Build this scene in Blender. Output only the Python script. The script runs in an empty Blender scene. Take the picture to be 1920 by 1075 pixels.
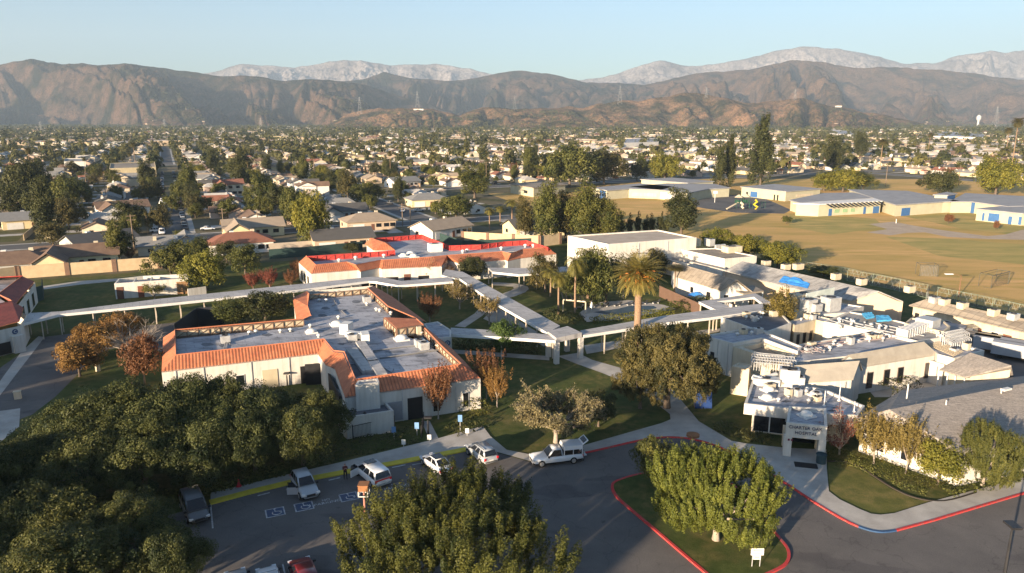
import bpy, bmesh, math, random
import numpy as np
from mathutils import Vector, Matrix
R = math.radians
C = bpy.context.scene.collection
SC = bpy.context.scene
F = 1371.0; CX = 960.0; CY = 537.5; HORIZ = 225.0; CAMH = 36.0; S = 36 / 28
TH = math.atan((CY - HORIZ) / F)
cT, sT = math.cos(TH), math.sin(TH)
SUN_EL = R(10.0); SUN_AZ = R(38.0)          # light travels towards +x*sin(az), +y*cos(az)
GA = R(25.0)                                # street grid of the town
def ray(px, py):
    u = (px - CX) / F; v = (CY - py) / F
    return u, cT + v * sT, -sT + v * cT
def P(px, py, z=0.0):
    """point of the place seen at a photo pixel, on the level plane z"""
    a, b, c = ray(px, py)
    t = (z - CAMH) / c
    return Vector((a * t, b * t, z))
def PD(px, py, y):
    a, b, c = ray(px, py); t = y / b
    return Vector((a * t, y, CAMH + c * t))
def depth(p):
    return p[1] * cT + (CAMH - p[2]) * sT
def hgt(base, py):                          # height of something standing at base whose top is at row py
    return PD(CX, py, base[1]).z - base[2]
def EN(e, n, z=0.0):
    return Vector((e * math.cos(GA) - n * math.sin(GA), e * math.sin(GA) + n * math.cos(GA), z))
def ES(e, n, z=0.0): return EN(e * S, n * S, z)      # block plan was measured at a smaller scale
def toEN(p):
    return p[0] * math.cos(GA) + p[1] * math.sin(GA), -p[0] * math.sin(GA) + p[1] * math.cos(GA)
def proj(p):
    zc = depth(p); yc = -p[1] * sT * -1
    up = p[1] * sT + (p[2] - CAMH) * cT
    return CX + p[0] / zc * F, CY - up / zc * F

# ---------------------------------------------------------------- materials
MATS = {}
def _nt(name):
    m = bpy.data.materials.new(name); m.use_nodes = True
    nt = m.node_tree; bs = nt.nodes['Principled BSDF']
    return m, nt, bs
def N(nt, typ, **kw):
    n = nt.nodes.new(typ)
    for k, v in kw.items():
        if k.startswith('i_'):
            key = k[2:]; n.inputs[int(key) if key.isdigit() else key].default_value = v
        else: setattr(n, k, v)
    return n
def L(nt, a, b): nt.links.new(a, b)
def c4(c): return (c[0], c[1], c[2], 1.0)
def ramp(nt, fac, c0, c1, p0=0.35, p1=0.65):
    r = N(nt, 'ShaderNodeValToRGB'); e = r.color_ramp.elements
    e[0].position = p0; e[0].color = c4(c0); e[1].position = p1; e[1].color = c4(c1)
    L(nt, fac, r.inputs[0]); return r.outputs[0]
def noise(nt, vec, scale, detail=4, rough=.55, dist=0.0):
    n = N(nt, 'ShaderNodeTexNoise'); n.inputs['Scale'].default_value = scale
    n.inputs['Detail'].default_value = detail; n.inputs['Roughness'].default_value = rough
    n.inputs['Distortion'].default_value = dist
    if vec is not None: L(nt, vec, n.inputs['Vector'])
    return n.outputs[0]
def mixc(nt, fac, a, b, mode='MIX'):
    m = N(nt, 'ShaderNodeMix', data_type='RGBA', blend_type=mode)
    if hasattr(fac, 'links'): L(nt, fac, m.inputs[0])
    else: m.inputs[0].default_value = fac
    for s, i in ((a, 6), (b, 7)):
        if hasattr(s, 'links'): L(nt, s, m.inputs[i])
        else: m.inputs[i].default_value = c4(s)
    return m.outputs[2]
def wpos(nt): return N(nt, 'ShaderNodeNewGeometry').outputs['Position']
def scaled(nt, vec, s, rot=0.0):
    m = N(nt, 'ShaderNodeMapping'); m.inputs['Scale'].default_value = s; m.inputs['Rotation'].default_value = (0, 0, rot)
    L(nt, vec, m.inputs[0]); return m.outputs[0]
def mat(name, base, col2=None, scale=0.6, rough=.85, p=(.35, .65), fine=0.0, metal=0.0, rand=0.0, spec=.3, bump=0.0, bscale=8):
    """plain surface: two tones mixed by world-space noise, optional fine grain and bump"""
    if name in MATS: return MATS[name]
    m, nt, bs = _nt(name)
    pos = wpos(nt)
    col = None
    c2 = col2 if col2 is not None else tuple(x * .86 for x in base)
    col = ramp(nt, noise(nt, pos, scale, 5, .6), c2, base, *p)
    if fine:
        g = ramp(nt, noise(nt, pos, 14, 3), (1 - fine,) * 3, (1 + fine,) * 3, .3, .7)
        col = mixc(nt, 1.0, col, g, 'MULTIPLY')
    if rand:
        oi = N(nt, 'ShaderNodeObjectInfo')
        g = ramp(nt, oi.outputs['Random'], (1 - rand,) * 3, (1 + rand,) * 3, 0, 1)
        col = mixc(nt, 1.0, col, g, 'MULTIPLY')
    L(nt, col, bs.inputs['Base Color'])
    bs.inputs['Roughness'].default_value = rough; bs.inputs['Metallic'].default_value = metal
    bs.inputs['Specular IOR Level'].default_value = spec
    if bump:
        b = N(nt, 'ShaderNodeBump'); b.inputs['Strength'].default_value = bump; b.inputs['Distance'].default_value = .05
        L(nt, noise(nt, pos, bscale, 4), b.inputs['Height']); L(nt, b.outputs[0], bs.inputs['Normal'])
    MATS[name] = m
    return m
def leafmat(name, dark, light, warm=None, trans=.25):
    if name in MATS: return MATS[name]
    m, nt, bs = _nt(name)
    at = N(nt, 'ShaderNodeAttribute', attribute_name='tint')
    col = ramp(nt, at.outputs['Fac'], dark, light, .0, 1.0)
    oi = N(nt, 'ShaderNodeObjectInfo')
    w = warm if warm else tuple(min(1, x * y) for x, y in zip(light, (1.25, 1.05, .8)))
    f = N(nt, 'ShaderNodeMath', operation='MULTIPLY'); f.inputs[1].default_value = .55
    L(nt, oi.outputs['Random'], f.inputs[0])
    col = mixc(nt, f.outputs[0], col, mixc(nt, at.outputs['Fac'], dark, w))
    L(nt, col, bs.inputs['Base Color'])
    bs.inputs['Roughness'].default_value = .6; bs.inputs['Specular IOR Level'].default_value = .25
    tr = N(nt, 'ShaderNodeBsdfTranslucent'); L(nt, col, tr.inputs[0])
    mx = N(nt, 'ShaderNodeMixShader'); mx.inputs[0].default_value = trans
    L(nt, bs.outputs[0], mx.inputs[1]); L(nt, tr.outputs[0], mx.inputs[2])
    L(nt, mx.outputs[0], nt.nodes['Material Output'].inputs[0])
    MATS[name] = m
    return m

# ---------------------------------------------------------------- mesh building
class MB:
    def __init__(s): s.v = []; s.f = []; s.m = []
    def quad(s, a, b, c, d, m=0):
        i = len(s.v); s.v += [tuple(a), tuple(b), tuple(c), tuple(d)]; s.f.append((i, i + 1, i + 2, i + 3)); s.m.append(m)
    def poly(s, pts, m=0):
        i = len(s.v); s.v += [tuple(p) for p in pts]; s.f.append(tuple(range(i, i + len(pts)))); s.m.append(m)
    def hexa(s, b, t, m=0):
        """solid between bottom loop b and top loop t (same length)"""
        n = len(b); i = len(s.v)
        s.v += [tuple(p) for p in b] + [tuple(p) for p in t]
        s.f.append(tuple(range(i + n - 1, i - 1, -1))); s.m.append(m)
        s.f.append(tuple(range(i + n, i + 2 * n))); s.m.append(m)
        for k in range(n):
            j = (k + 1) % n
            s.f.append((i + k, i + j, i + n + j, i + n + k)); s.m.append(m)
    def box(s, c, size, rz=0.0, m=0):
        cx, cy, cz = c; sx, sy, sz = size[0] / 2, size[1] / 2, size[2] / 2
        co, si = math.cos(rz), math.sin(rz)
        f = lambda x, y, z: (cx + x * co - y * si, cy + x * si + y * co, cz + z)
        s.hexa([f(-sx, -sy, -sz), f(sx, -sy, -sz), f(sx, sy, -sz), f(-sx, sy, -sz)],
               [f(-sx, -sy, sz), f(sx, -sy, sz), f(sx, sy, sz), f(-sx, sy, sz)], m)
    def tube(s, pts, rad, n=6, m=0, cap=True):
        pts = [Vector(p) for p in pts]
        if not hasattr(rad, '__len__'): rad = [rad] * len(pts)
        i0 = len(s.v)
        for k, p in enumerate(pts):
            d = (pts[min(k + 1, len(pts) - 1)] - pts[max(k - 1, 0)])
            if d.length < 1e-6: d = Vector((0, 0, 1))
            d.normalize()
            a = d.cross(Vector((0, 0, 1)) if abs(d.z) < .95 else Vector((1, 0, 0))).normalized(); b = d.cross(a)
            for q in range(n):
                w = 2 * math.pi * q / n
                s.v.append(tuple(p + (a * math.cos(w) + b * math.sin(w)) * rad[k]))
        for k in range(len(pts) - 1):
            for q in range(n):
                r = (q + 1) % n
                s.f.append((i0 + k * n + q, i0 + k * n + r, i0 + (k + 1) * n + r, i0 + (k + 1) * n + q)); s.m.append(m)
        if cap:
            s.f.append(tuple(i0 + q for q in range(n))); s.m.append(m)
            s.f.append(tuple(i0 + (len(pts) - 1) * n + q for q in range(n - 1, -1, -1))); s.m.append(m)
    def lathe(s, c, prof, n=12, m=0):
        i0 = len(s.v)
        for r, z in prof:
            for q in range(n):
                w = 2 * math.pi * q / n
                s.v.append((c[0] + r * math.cos(w), c[1] + r * math.sin(w), c[2] + z))
        for k in range(len(prof) - 1):
            for q in range(n):
                r = (q + 1) % n
                s.f.append((i0 + k * n + q, i0 + k * n + r, i0 + (k + 1) * n + r, i0 + (k + 1) * n + q)); s.m.append(m)
        s.f.append(tuple(i0 + q for q in range(n - 1, -1, -1))); s.m.append(m)
        s.f.append(tuple(i0 + (len(prof) - 1) * n + q for q in range(n))); s.m.append(m)
    def mesh(s, name, mats, smooth=False):
        me = bpy.data.meshes.new(name); me.from_pydata(s.v, [], s.f); 
        if not isinstance(mats, (list, tuple)): mats = [mats]
        for q in mats: me.materials.append(q)
        if len(mats) > 1: me.polygons.foreach_set('material_index', s.m)
        if smooth: me.polygons.foreach_set('use_smooth', [True] * len(s.f))
        me.update(); return me
    def build(s, name, mats, parent=None, smooth=False, world=True):
        me = s.mesh(name, mats, smooth)
        bm = bmesh.new(); bm.from_mesh(me); bmesh.ops.remove_doubles(bm, verts=bm.verts, dist=.0004)
        bmesh.ops.recalc_face_normals(bm, faces=bm.faces); bm.to_mesh(me); bm.free()
        o = bpy.data.objects.new(name, me); C.objects.link(o)
        if parent:
            o.parent = parent
            if world: o.matrix_parent_inverse = parent.matrix_basis.inverted()
        return o
def npmesh(name, v, f, mats, tint=None, midx=None):
    """big mesh from numpy arrays, f is (n,3) or (n,4)"""
    me = bpy.data.meshes.new(name); k = f.shape[1]
    me.vertices.add(len(v)); me.vertices.foreach_set('co', np.asarray(v, np.float32).ravel())
    me.loops.add(f.size); me.loops.foreach_set('vertex_index', f.astype(np.int32).ravel())
    me.polygons.add(len(f)); me.polygons.foreach_set('loop_start', np.arange(0, f.size, k, dtype=np.int32))
    me.polygons.foreach_set('loop_total', np.full(len(f), k, np.int32))
    if not isinstance(mats, (list, tuple)): mats = [mats]
    for m in mats: me.materials.append(m)
    if midx is not None: me.polygons.foreach_set('material_index', np.asarray(midx, np.int32))
    if tint is not None:
        a = me.attributes.new('tint', 'FLOAT', 'FACE'); a.data.foreach_set('value', np.asarray(tint, np.float32))
    me.update(calc_edges=True); return me
def tag(o, label=None, cat=None, group=None, kind=None):
    if label: o['label'] = label
    if cat: o['category'] = cat
    if group: o['group'] = group
    if kind: o['kind'] = kind
    return o
def empty(name, loc, rz=0.0, label=None, cat=None, group=None):
    o = bpy.data.objects.new(name, None); o.empty_display_size = .2; C.objects.link(o)
    o.location = loc; o.rotation_euler = (0, 0, rz)
    return tag(o, label, cat, group)
def put(name, me, parent):
    o = bpy.data.objects.new(name, me); C.objects.link(o)
    if parent: o.parent = parent
    return o
def copy_tree(o, parent=None):
    c = o.copy(); C.objects.link(c)
    if parent: c.parent = parent
    for ch in o.children: copy_tree(ch, c)
    return c
def struct(name, mb, m, smooth=False):
    o = mb.build(name, m, smooth=smooth); o['kind'] = 'structure'; return o
WORDS = 'first second third fourth fifth sixth seventh eighth ninth tenth eleventh twelfth thirteenth fourteenth fifteenth sixteenth seventeenth eighteenth nineteenth twentieth'.split()
def ordw(i):
    if i >= 99: return 'hundredth' if i == 99 else 'hundred-and-' + ordw(i - 100)
    if i < 20: return WORDS[i]
    q = (i + 1) // 10 - 2; u = (i + 1) % 10
    return (('twenty', 'thirty', 'forty', 'fifty', 'sixty', 'seventy', 'eighty', 'ninety')[q] + '-' + WORDS[u - 1]) if u else ('twentieth', 'thirtieth', 'fortieth', 'fiftieth', 'sixtieth', 'seventieth', 'eightieth', 'ninetieth')[q]
def inside(pt, poly):
    x, y = pt[0], pt[1]; r = False; n = len(poly)
    for i in range(n):
        x1, y1 = poly[i][0], poly[i][1]; x2, y2 = poly[(i + 1) % n][0], poly[(i + 1) % n][1]
        if (y1 > y) != (y2 > y) and x < (x2 - x1) * (y - y1) / (y2 - y1) + x1: r = not r
    return r

# ---------------------------------------------------------------- foliage
def leafcards(c, nrm, L_, W_, rng):
    """diamond leaf faces: centres c, normals nrm"""
    n = len(c)
    nrm = nrm / (np.linalg.norm(nrm, axis=1, keepdims=True) + 1e-9)
    r = rng.normal(size=(n, 3)); a = np.cross(nrm, r); a /= np.linalg.norm(a, axis=1, keepdims=True) + 1e-9
    b = np.cross(nrm, a)
    s = rng.uniform(.65, 1.3, (n, 1))
    a = a * L_ * s; b = b * W_ * s
    v = np.stack([c - a, c + b * .9 - a * .1, c + a, c - b * .9 - a * .1], 1).reshape(-1, 3)
    f = np.arange(4 * n).reshape(n, 4)
    return v, f
def clump_crown(seed, size, n_cl, n_lf, leaf, rc, shape='round', sprig=0.0, tintvar=.35, lower=.35, z0=0.3, aspect=.5, shell=.45, jit=.6):
    """crown in a unit frame: size=(rx,ry,rz) about (0,0,zc); leaf clumps spread through the volume"""
    rng = np.random.default_rng(seed)
    rx, ry, rz = size
    d = rng.normal(size=(n_cl, 3)); d /= np.linalg.norm(d, axis=1, keepdims=True)
    d[:, 2] = np.where(d[:, 2] < -lower, -d[:, 2] * rng.uniform(0, 1, n_cl), d[:, 2])
    rr = shell + (1 - shell) * rng.uniform(0, 1, n_cl) ** .6
    lump = 1 + .16 * np.sin(d[:, 0] * 4 + seed) + .14 * np.sin(d[:, 1] * 5 + seed * 2) + .12 * np.sin(d[:, 2] * 6 + seed * 3 + d[:, 0] * 3)
    cc = d * (rr * lump)[:, None] * np.array([rx, ry, rz])
    if shape == 'cone':
        t = (cc[:, 2] / rz + 1) / 2; k = np.clip(1.15 - t, .05, 1); cc[:, :2] *= k[:, None] * 1.1
    if shape == 'vase':
        t = (cc[:, 2] / rz + 1) / 2; k = np.clip(.45 + .75 * t, .3, 1.15); cc[:, :2] *= k[:, None]
    nl = rng.poisson(n_lf, n_cl) + 1
    idx = np.repeat(np.arange(n_cl), nl); n = len(idx)
    o = rng.normal(size=(n, 3)); o /= np.linalg.norm(o, axis=1, keepdims=True)
    orad = rng.uniform(.35, 1, (n, 1)) ** .5
    rcl = (rc * rng.uniform(.6, 1.35, n_cl))[idx][:, None]
    off = o * orad * rcl
    if sprig:
        ax = d * .35 + np.array([0, 0, 1.0]); ax /= np.linalg.norm(ax, axis=1, keepdims=True); ax = ax[idx]
        al = (off * ax).sum(1, keepdims=True); off = off * .62 + ax * al * sprig
    c = cc[idx] + off
    nr = o * .8 + rng.normal(size=(n, 3)) * jit + np.array([0, 0, .35]) + d[idx] * .35
    v, f = leafcards(c, nr, leaf, leaf * aspect, rng)
    tint = np.clip(.5 + tintvar * rng.normal(size=n_cl)[idx] * .7 + .3 * (rng.uniform(0, 1, n) - .5), 0, 1)
    return v, f, tint, cc
def limbs(mb, rng, top, targets, r0, n=5):
    for t in targets:
        t = Vector(t); a = Vector(top)
        mid = a.lerp(t, .5) + Vector((rng.uniform(-.1, .1), rng.uniform(-.1, .1), rng.uniform(0, .12))) * (t - a).length
        mb.tube([a, a.lerp(mid, .5) + Vector((0, 0, .03)), mid, t], [r0, r0 * .75, r0 * .5, r0 * .16], n)
LIB = {}
def tree_kind(key, leafm, barkm, seed, h, trunk_h, size, zc, n_cl, n_lf, leaf, rc, r0, nlimb=9, lean=0, **kw):
    """library tree: trunk mesh + crown mesh in metres, origin at the foot"""
    v, f, t, cc = clump_crown(seed, size, n_cl, n_lf, leaf, rc, **kw)
    v = v + np.array([0, 0, zc]); v[:, 2] = np.maximum(v[:, 2], .08)
    rng = random.Random(seed); mb = MB()
    top = (rng.uniform(-.1, .1), rng.uniform(-.1, .1), trunk_h)
    mb.tube([(0, 0, -.15), (0, 0, trunk_h * .3), (top[0] * .6, top[1] * .6, trunk_h * .7), top], [r0 * 1.5, r0 * 1.05, r0 * .9, r0 * .8], 8)
    tg = [c + np.array([0, 0, zc]) for c in cc[rng.sample(range(len(cc)), min(nlimb, len(cc)))]]
    limbs(mb, rng, top, [Vector(x) for x in tg], r0 * .55)
    LIB[key] = (mb.mesh(key + '_trunk', barkm, True), npmesh(key + '_crown', v, f, leafm, t), h, max(size[0], size[1]) * 2.1)
def bare_kind(key, barkm, leafm, seed, h, trunk_h, spread, n_main, n_sub, n_twig, r0, leaf_n=0, leaf=.1, up=.8, twig_r=.008, jit=.5):
    """open-branched tree: limbs, sub-limbs, twigs, leaves only at the twig ends"""
    rng = random.Random(seed); mb = MB(); tips = []
    mb.tube([(0, 0, -.15), (0.03, 0, trunk_h * .5), (0, .02, trunk_h)], [r0 * 1.3, r0, r0 * .9], 7)
    base = Vector((0, 0, trunk_h))
    for i in range(n_main):
        az = 2 * math.pi * (i + rng.random() * .6) / n_main; el = rng.uniform(.35, 1.2) * up
        d = Vector((math.cos(az) * math.cos(el), math.sin(az) * math.cos(el), math.sin(el)))
        ln = (h - trunk_h) * rng.uniform(.55, .75)
        e = base + Vector((d.x * spread, d.y * spread, d.z)) * ln
        m = base.lerp(e, .5) + Vector((d.x, d.y, 0)) * ln * .1
        mb.tube([base, m, e], [r0 * .6, r0 * .4, r0 * .2], 5)
        for j in range(n_sub):
            s = (base.lerp(m, .6)).lerp(e, rng.uniform(.1, 1)); az2 = az + rng.uniform(-1.2, 1.2); el2 = rng.uniform(.1, 1.2) * up
            d2 = Vector((math.cos(az2) * math.cos(el2) * spread, math.sin(az2) * math.cos(el2) * spread, math.sin(el2)))
            e2 = s + d2 * (h - trunk_h) * rng.uniform(.25, .42)
            mb.tube([s, s.lerp(e2, .5) + Vector((0, 0, .04)), e2], [r0 * .2, r0 * .13, r0 * .06], 4, cap=False)
            for k in range(n_twig):
                s3 = s.lerp(e2, rng.uniform(.2, 1)); d3 = (d2.normalized() + Vector((rng.uniform(-1, 1), rng.uniform(-1, 1), rng.uniform(-.3, .9))) * .8).normalized()
                e3 = s3 + d3 * (h - trunk_h) * rng.uniform(.08, .2)
                mb.tube([s3, e3], [max(r0 * .06, twig_r), twig_r], 3, cap=False); tips.append((s3, e3))
    tm = mb.mesh(key + '_trunk', barkm, True); cm = None
    if leaf_n:
        nr = np.random.default_rng(seed)
        k = nr.integers(0, len(tips), leaf_n); t = nr.uniform(.2, 1.1, (leaf_n, 1))
        a = np.array([tuple(x[0]) for x in tips])[k]; b = np.array([tuple(x[1]) for x in tips])[k]
        c = a + (b - a) * t + nr.normal(size=(leaf_n, 3)) * leaf * 1.2
        nm = (b - a) / (np.linalg.norm(b - a, axis=1, keepdims=True) + 1e-6) * .3 + nr.normal(size=(leaf_n, 3)) * jit + np.array([0, 0, .3])
        v, f = leafcards(c, nm, leaf, leaf * .55, nr)
        ti = np.clip(.5 + .3 * nr.normal(size=len(tips))[k] + .2 * nr.normal(size=leaf_n), 0, 1)
        cm = npmesh(key + '_crown', v, f, leafm, ti)
    LIB[key] = (tm, cm, h, spread * (h - trunk_h) * 1.35)
def add_tree(key, base, h, w, rz=0.0, name='broadleaf_tree', label=None, group=None, cat='tree', mats=None, tilt=0.0):
    tm, cm, h0, w0 = LIB[key]
    o = empty(name, base, rz, label, cat, group)
    o.scale = (w / w0, w / w0, h / h0); o.rotation_euler = (tilt, 0, rz)
    if tm: put('trunk', tm, o)
    if cm:
        c = put('crown', cm, o)
        if mats: c.material_slots[0].link = 'OBJECT'; c.material_slots[0].material = mats
    return o
def T(key, bx, by, ty, wpx, label, name='broadleaf_tree', group=None, cat='tree', mats=None, rz=None, dz=0.0):
    """tree standing at photo pixel (bx,by), crown top at row ty, wpx wide"""
    b = P(bx, by, dz); h = hgt(b, ty); w = wpx * depth(b) / F
    return add_tree(key, b, h, w, (bx * 1.7 + by) % 6.28 if rz is None else rz, name, label, group, cat, mats)
# ---------------------------------------------------------------- palette
def asphalt(name, c0, c1):
    m, nt, bs = _nt(name); pos = wpos(nt)
    col = ramp(nt, noise(nt, pos, .16, 6, .65), c1, c0, .35, .65)
    patch = ramp(nt, noise(nt, scaled(nt, pos, (.25, .6, 1), GA), .35, 2), (1, 1, 1), (.80, .80, .82), .60, .63); col = mixc(nt, 1, col, patch, 'MULTIPLY')
    oil = ramp(nt, noise(nt, pos, .8, 3, .5), (1, 1, 1), (.62, .62, .63), .66, .76); col = mixc(nt, 1, col, oil, 'MULTIPLY')
    g = ramp(nt, noise(nt, pos, 12, 4), (.84,) * 3, (1.16,) * 3, .3, .7); col = mixc(nt, 1, col, g, 'MULTIPLY')
    vo = N(nt, 'ShaderNodeTexVoronoi', feature='DISTANCE_TO_EDGE'); vo.inputs['Scale'].default_value = .13; dv = N(nt, 'ShaderNodeVectorMath', operation='ADD'); L(nt, pos, dv.inputs[0])
    nz = N(nt, 'ShaderNodeTexNoise'); nz.inputs['Scale'].default_value = .5; nz.inputs['Detail'].default_value = 5; L(nt, pos, nz.inputs['Vector']); sc = N(nt, 'ShaderNodeVectorMath', operation='SCALE'); sc.inputs['Scale'].default_value = 3.5; L(nt, nz.outputs['Color'], sc.inputs[0]); L(nt, sc.outputs[0], dv.inputs[1]); L(nt, dv.outputs[0], vo.inputs['Vector'])
    cr = ramp(nt, vo.outputs['Distance'], (.80,) * 3, (1, 1, 1), .002, .009); col = mixc(nt, 1, col, cr, 'MULTIPLY')
    L(nt, col, bs.inputs['Base Color']); bs.inputs['Roughness'].default_value = .92; bs.inputs['Specular IOR Level'].default_value = .2
    MATS[name] = m; return m
ASPH = asphalt('asphalt', (.150, .137, .127), (.108, .10, .095))
ASPH2 = mat('street_asphalt', (.125, .12, .118), (.085, .083, .082), .1, .9)
CONC = mat('concrete', (.46, .43, .385), (.34, .315, .28), .4, .9, fine=.06)
STUC = mat('white_stucco', (.61, .58, .525), (.53, .50, .45), .35, .9, fine=.02)
CREAM = mat('cream_stucco', (.58, .50, .375), (.50, .43, .315), .4, .9)
SCHOOLW = mat('pale_green_block', (.46, .435, .315), (.40, .375, .27), .3, .9)
WROOF = mat('white_roof_coating', (.43, .43, .45), (.27, .28, .31), .22, .75, fine=.06, p=(.3, .65))
DROOF = mat('dark_roof_felt', (.16, .16, .17), (.09, .09, .10), .5, .9)
TANROOF = mat('tan_gravel_roof', (.31, .265, .21), (.25, .21, .165), .5, .95, fine=.08)
GREYROOF = mat('grey_gravel_roof', (.36, .35, .33), (.28, .27, .26), .5, .95, fine=.08)
WALKR = mat('walkway_roofing', (.46, .44, .425), (.37, .36, .345), .25, .8, fine=.03)
WHITE = mat('white_paint', (.68, .67, .64), (.60, .59, .56), .8, .6)
METAL = mat('galvanised_metal', (.55, .55, .54), (.42, .42, .42), 1.5, .5, metal=.3)
DARKM = mat('dark_metal', (.03, .03, .032), (.02, .02, .022), 1, .5)
def stucco_runs(m):
    nt = m.node_tree; bs = nt.nodes['Principled BSDF']; src = bs.inputs['Base Color'].links[0].from_socket
    g = ramp(nt, noise(nt, scaled(nt, wpos(nt), (1.6, 1.6, .12)), 1.0, 5, .7), (.80, .78, .74), (1.04,) * 3, .30, .55)
    L(nt, mixc(nt, .8, src, mixc(nt, 1, src, g, 'MULTIPLY')), bs.inputs['Base Color'])
for q_ in (STUC, CREAM): stucco_runs(q_)
def roof_wear(m, dark):
    nt = m.node_tree; bs = nt.nodes['Principled BSDF']; src = bs.inputs['Base Color'].links[0].from_socket; pos = wpos(nt)
    g = ramp(nt, noise(nt, scaled(nt, pos, (.5, 1.2, 1), GA), .55, 6, .7), (dark,) * 3, (1.06,) * 3, .36, .52)
    se = N(nt, 'ShaderNodeTexBrick'); se.inputs['Scale'].default_value = .22; se.inputs['Mortar Size'].default_value = .012; se.inputs['Color1'].default_value = (1, 1, 1, 1); se.inputs['Color2'].default_value = (.93, .93, .94, 1); se.inputs['Mortar'].default_value = (.66, .66, .68, 1); L(nt, scaled(nt, pos, (1, 1, 1), -GA), se.inputs[0])
    L(nt, mixc(nt, 1, mixc(nt, 1, src, g, 'MULTIPLY'), se.outputs[0], 'MULTIPLY'), bs.inputs['Base Color'])
roof_wear(WROOF, .55); roof_wear(WALKR, .82); roof_wear(TANROOF, .8); roof_wear(GREYROOF, .72)
DUSK = mat('dark_opening', (.018, .018, .02), (.012, .012, .014), 1, .6)
BROWN = mat('brown_door', (.16, .07, .045), (.12, .055, .035), 1, .7)
WOOD = mat('weathered_timber', (.52, .44, .31), (.38, .31, .22), 2, .85)
BLUE = mat('blue_paint', (.05, .13, .30), (.04, .11, .26), 1, .6)
TARP = mat('blue_tarp', (.05, .25, .62), (.03, .17, .48), 1.2, .5)
TARP2 = mat('light_blue_tarp', (.10, .42, .66), (.05, .28, .52), 1.5, .5)
REDC = mat('red_kerb_paint', (.50, .045, .045), (.30, .10, .09), 2.6, .8, p=(.36, .5), fine=.12)
BLUEC = mat('blue_kerb_paint', (.035, .085, .19), (.03, .07, .15), 1.5, .7)
YELC = mat('yellow_kerb_paint', (.62, .50, .05), (.48, .38, .05), 1.2, .8)
LINE = mat('road_line_paint', (.50, .50, .49), (.24, .24, .24), 2.5, .85)
BLOCK = mat('tan_block_wall', (.52, .40, .25), (.44, .33, .20), .7, .95, fine=.05)
PILB = mat('brown_pilaster', (.20, .12, .08), (.16, .10, .07), 1, .9)
GLASS, _nt0, _b = _nt('dark_glass'); _b.inputs['Base Color'].default_value = (.012, .014, .018, 1); _b.inputs['Roughness'].default_value = .12; _b.inputs['Specular IOR Level'].default_value = .6
BARK = mat('bark', (.15, .115, .085), (.09, .07, .055), 3, .95)
PALEBARK = mat('pale_bark', (.36, .30, .24), (.25, .21, .17), 3, .95)
PALMBARK = mat('palm_trunk', (.30, .20, .13), (.20, .13, .085), 4, .95)
def soil(name, cols, s1, s2, rough=.95, stretch=(1, 1, 1), rot=0.0):
    m, nt, bs = _nt(name); pos = scaled(nt, wpos(nt), stretch, rot)
    a = ramp(nt, noise(nt, pos, s1, 6, .65), cols[0], cols[1], .36, .64)
    b = ramp(nt, noise(nt, pos, s2, 5, .6), cols[2], cols[3], .38, .62)
    f = ramp(nt, noise(nt, pos, s1 * .37, 3), (0, 0, 0), (1, 1, 1), .42, .58)
    col = mixc(nt, f, a, b)
    g = ramp(nt, noise(nt, wpos(nt), 9, 4), (.78,) * 3, (1.2,) * 3, .3, .7)
    col = mixc(nt, 1.0, col, g, 'MULTIPLY')
    L(nt, col, bs.inputs['Base Color']); bs.inputs['Roughness'].default_value = rough; bs.inputs['Specular IOR Level'].default_value = .15
    bp = N(nt, 'ShaderNodeBump'); bp.inputs['Strength'].default_value = .35; bp.inputs['Distance'].default_value = .06
    L(nt, noise(nt, wpos(nt), 5, 5), bp.inputs['Height']); L(nt, bp.outputs[0], bs.inputs['Normal'])
    return m
LAWN = soil('lawn_grass', [(.040, .058, .014), (.080, .096, .025), (.060, .074, .018), (.135, .115, .040)], .5, .9)
FIELD = soil('dry_field_grass', [(.60, .36, .135), (.33, .255, .07), (.64, .385, .155), (.44, .30, .09)], .045, .2, stretch=(.35, 1.4, 1), rot=R(8))
GREENF = soil('watered_field_grass', [(.30, .26, .08), (.42, .315, .105), (.27, .245, .075), (.50, .345, .125)], .10, .2, stretch=(.4, 1.3, 1), rot=R(8))
TOWN = soil('town_ground', [(.09, .085, .04), (.19, .15, .10), (.06, .065, .028), (.15, .125, .08)], .05, .09)
# clay tile roofing: ribs run up the slope (uses the tile meshes' own coordinates through the UV map)
def tilemat(name, c0, c1, freq=2.4):
    m, nt, bs = _nt(name)
    uv = N(nt, 'ShaderNodeUVMap').outputs[0]
    sx = N(nt, 'ShaderNodeSeparateXYZ'); L(nt, uv, sx.inputs[0])
    w = N(nt, 'ShaderNodeMath', operation='MULTIPLY'); w.inputs[1].default_value = freq * 6.283; L(nt, sx.outputs[0], w.inputs[0])
    s = N(nt, 'ShaderNodeMath', operation='SINE'); L(nt, w.outputs[0], s.inputs[0])
    base = ramp(nt, noise(nt, wpos(nt), .7, 5), c0, c1)
    h_ = N(nt, 'ShaderNodeMath', operation='MULTIPLY_ADD'); h_.inputs[1].default_value = .5; h_.inputs[2].default_value = .5; L(nt, s.outputs[0], h_.inputs[0])
    g = ramp(nt, h_.outputs[0], (.50,) * 3, (1.05,) * 3, .02, .20)
    g = mixc(nt, 1, g, ramp(nt, noise(nt, wpos(nt), 2.2, 5, .7), (.78, .76, .74), (1.12, 1.08, 1.02), .3, .7), 'MULTIPLY')
    L(nt, mixc(nt, 1.0, base, g, 'MULTIPLY'), bs.inputs['Base Color']); bs.inputs['Roughness'].default_value = .8
    bp = N(nt, 'ShaderNodeBump'); bp.inputs['Strength'].default_value = .35; bp.inputs['Distance'].default_value = .06
    L(nt, s.outputs[0], bp.inputs['Height']); L(nt, bp.outputs[0], bs.inputs['Normal'])
    return m
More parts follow.
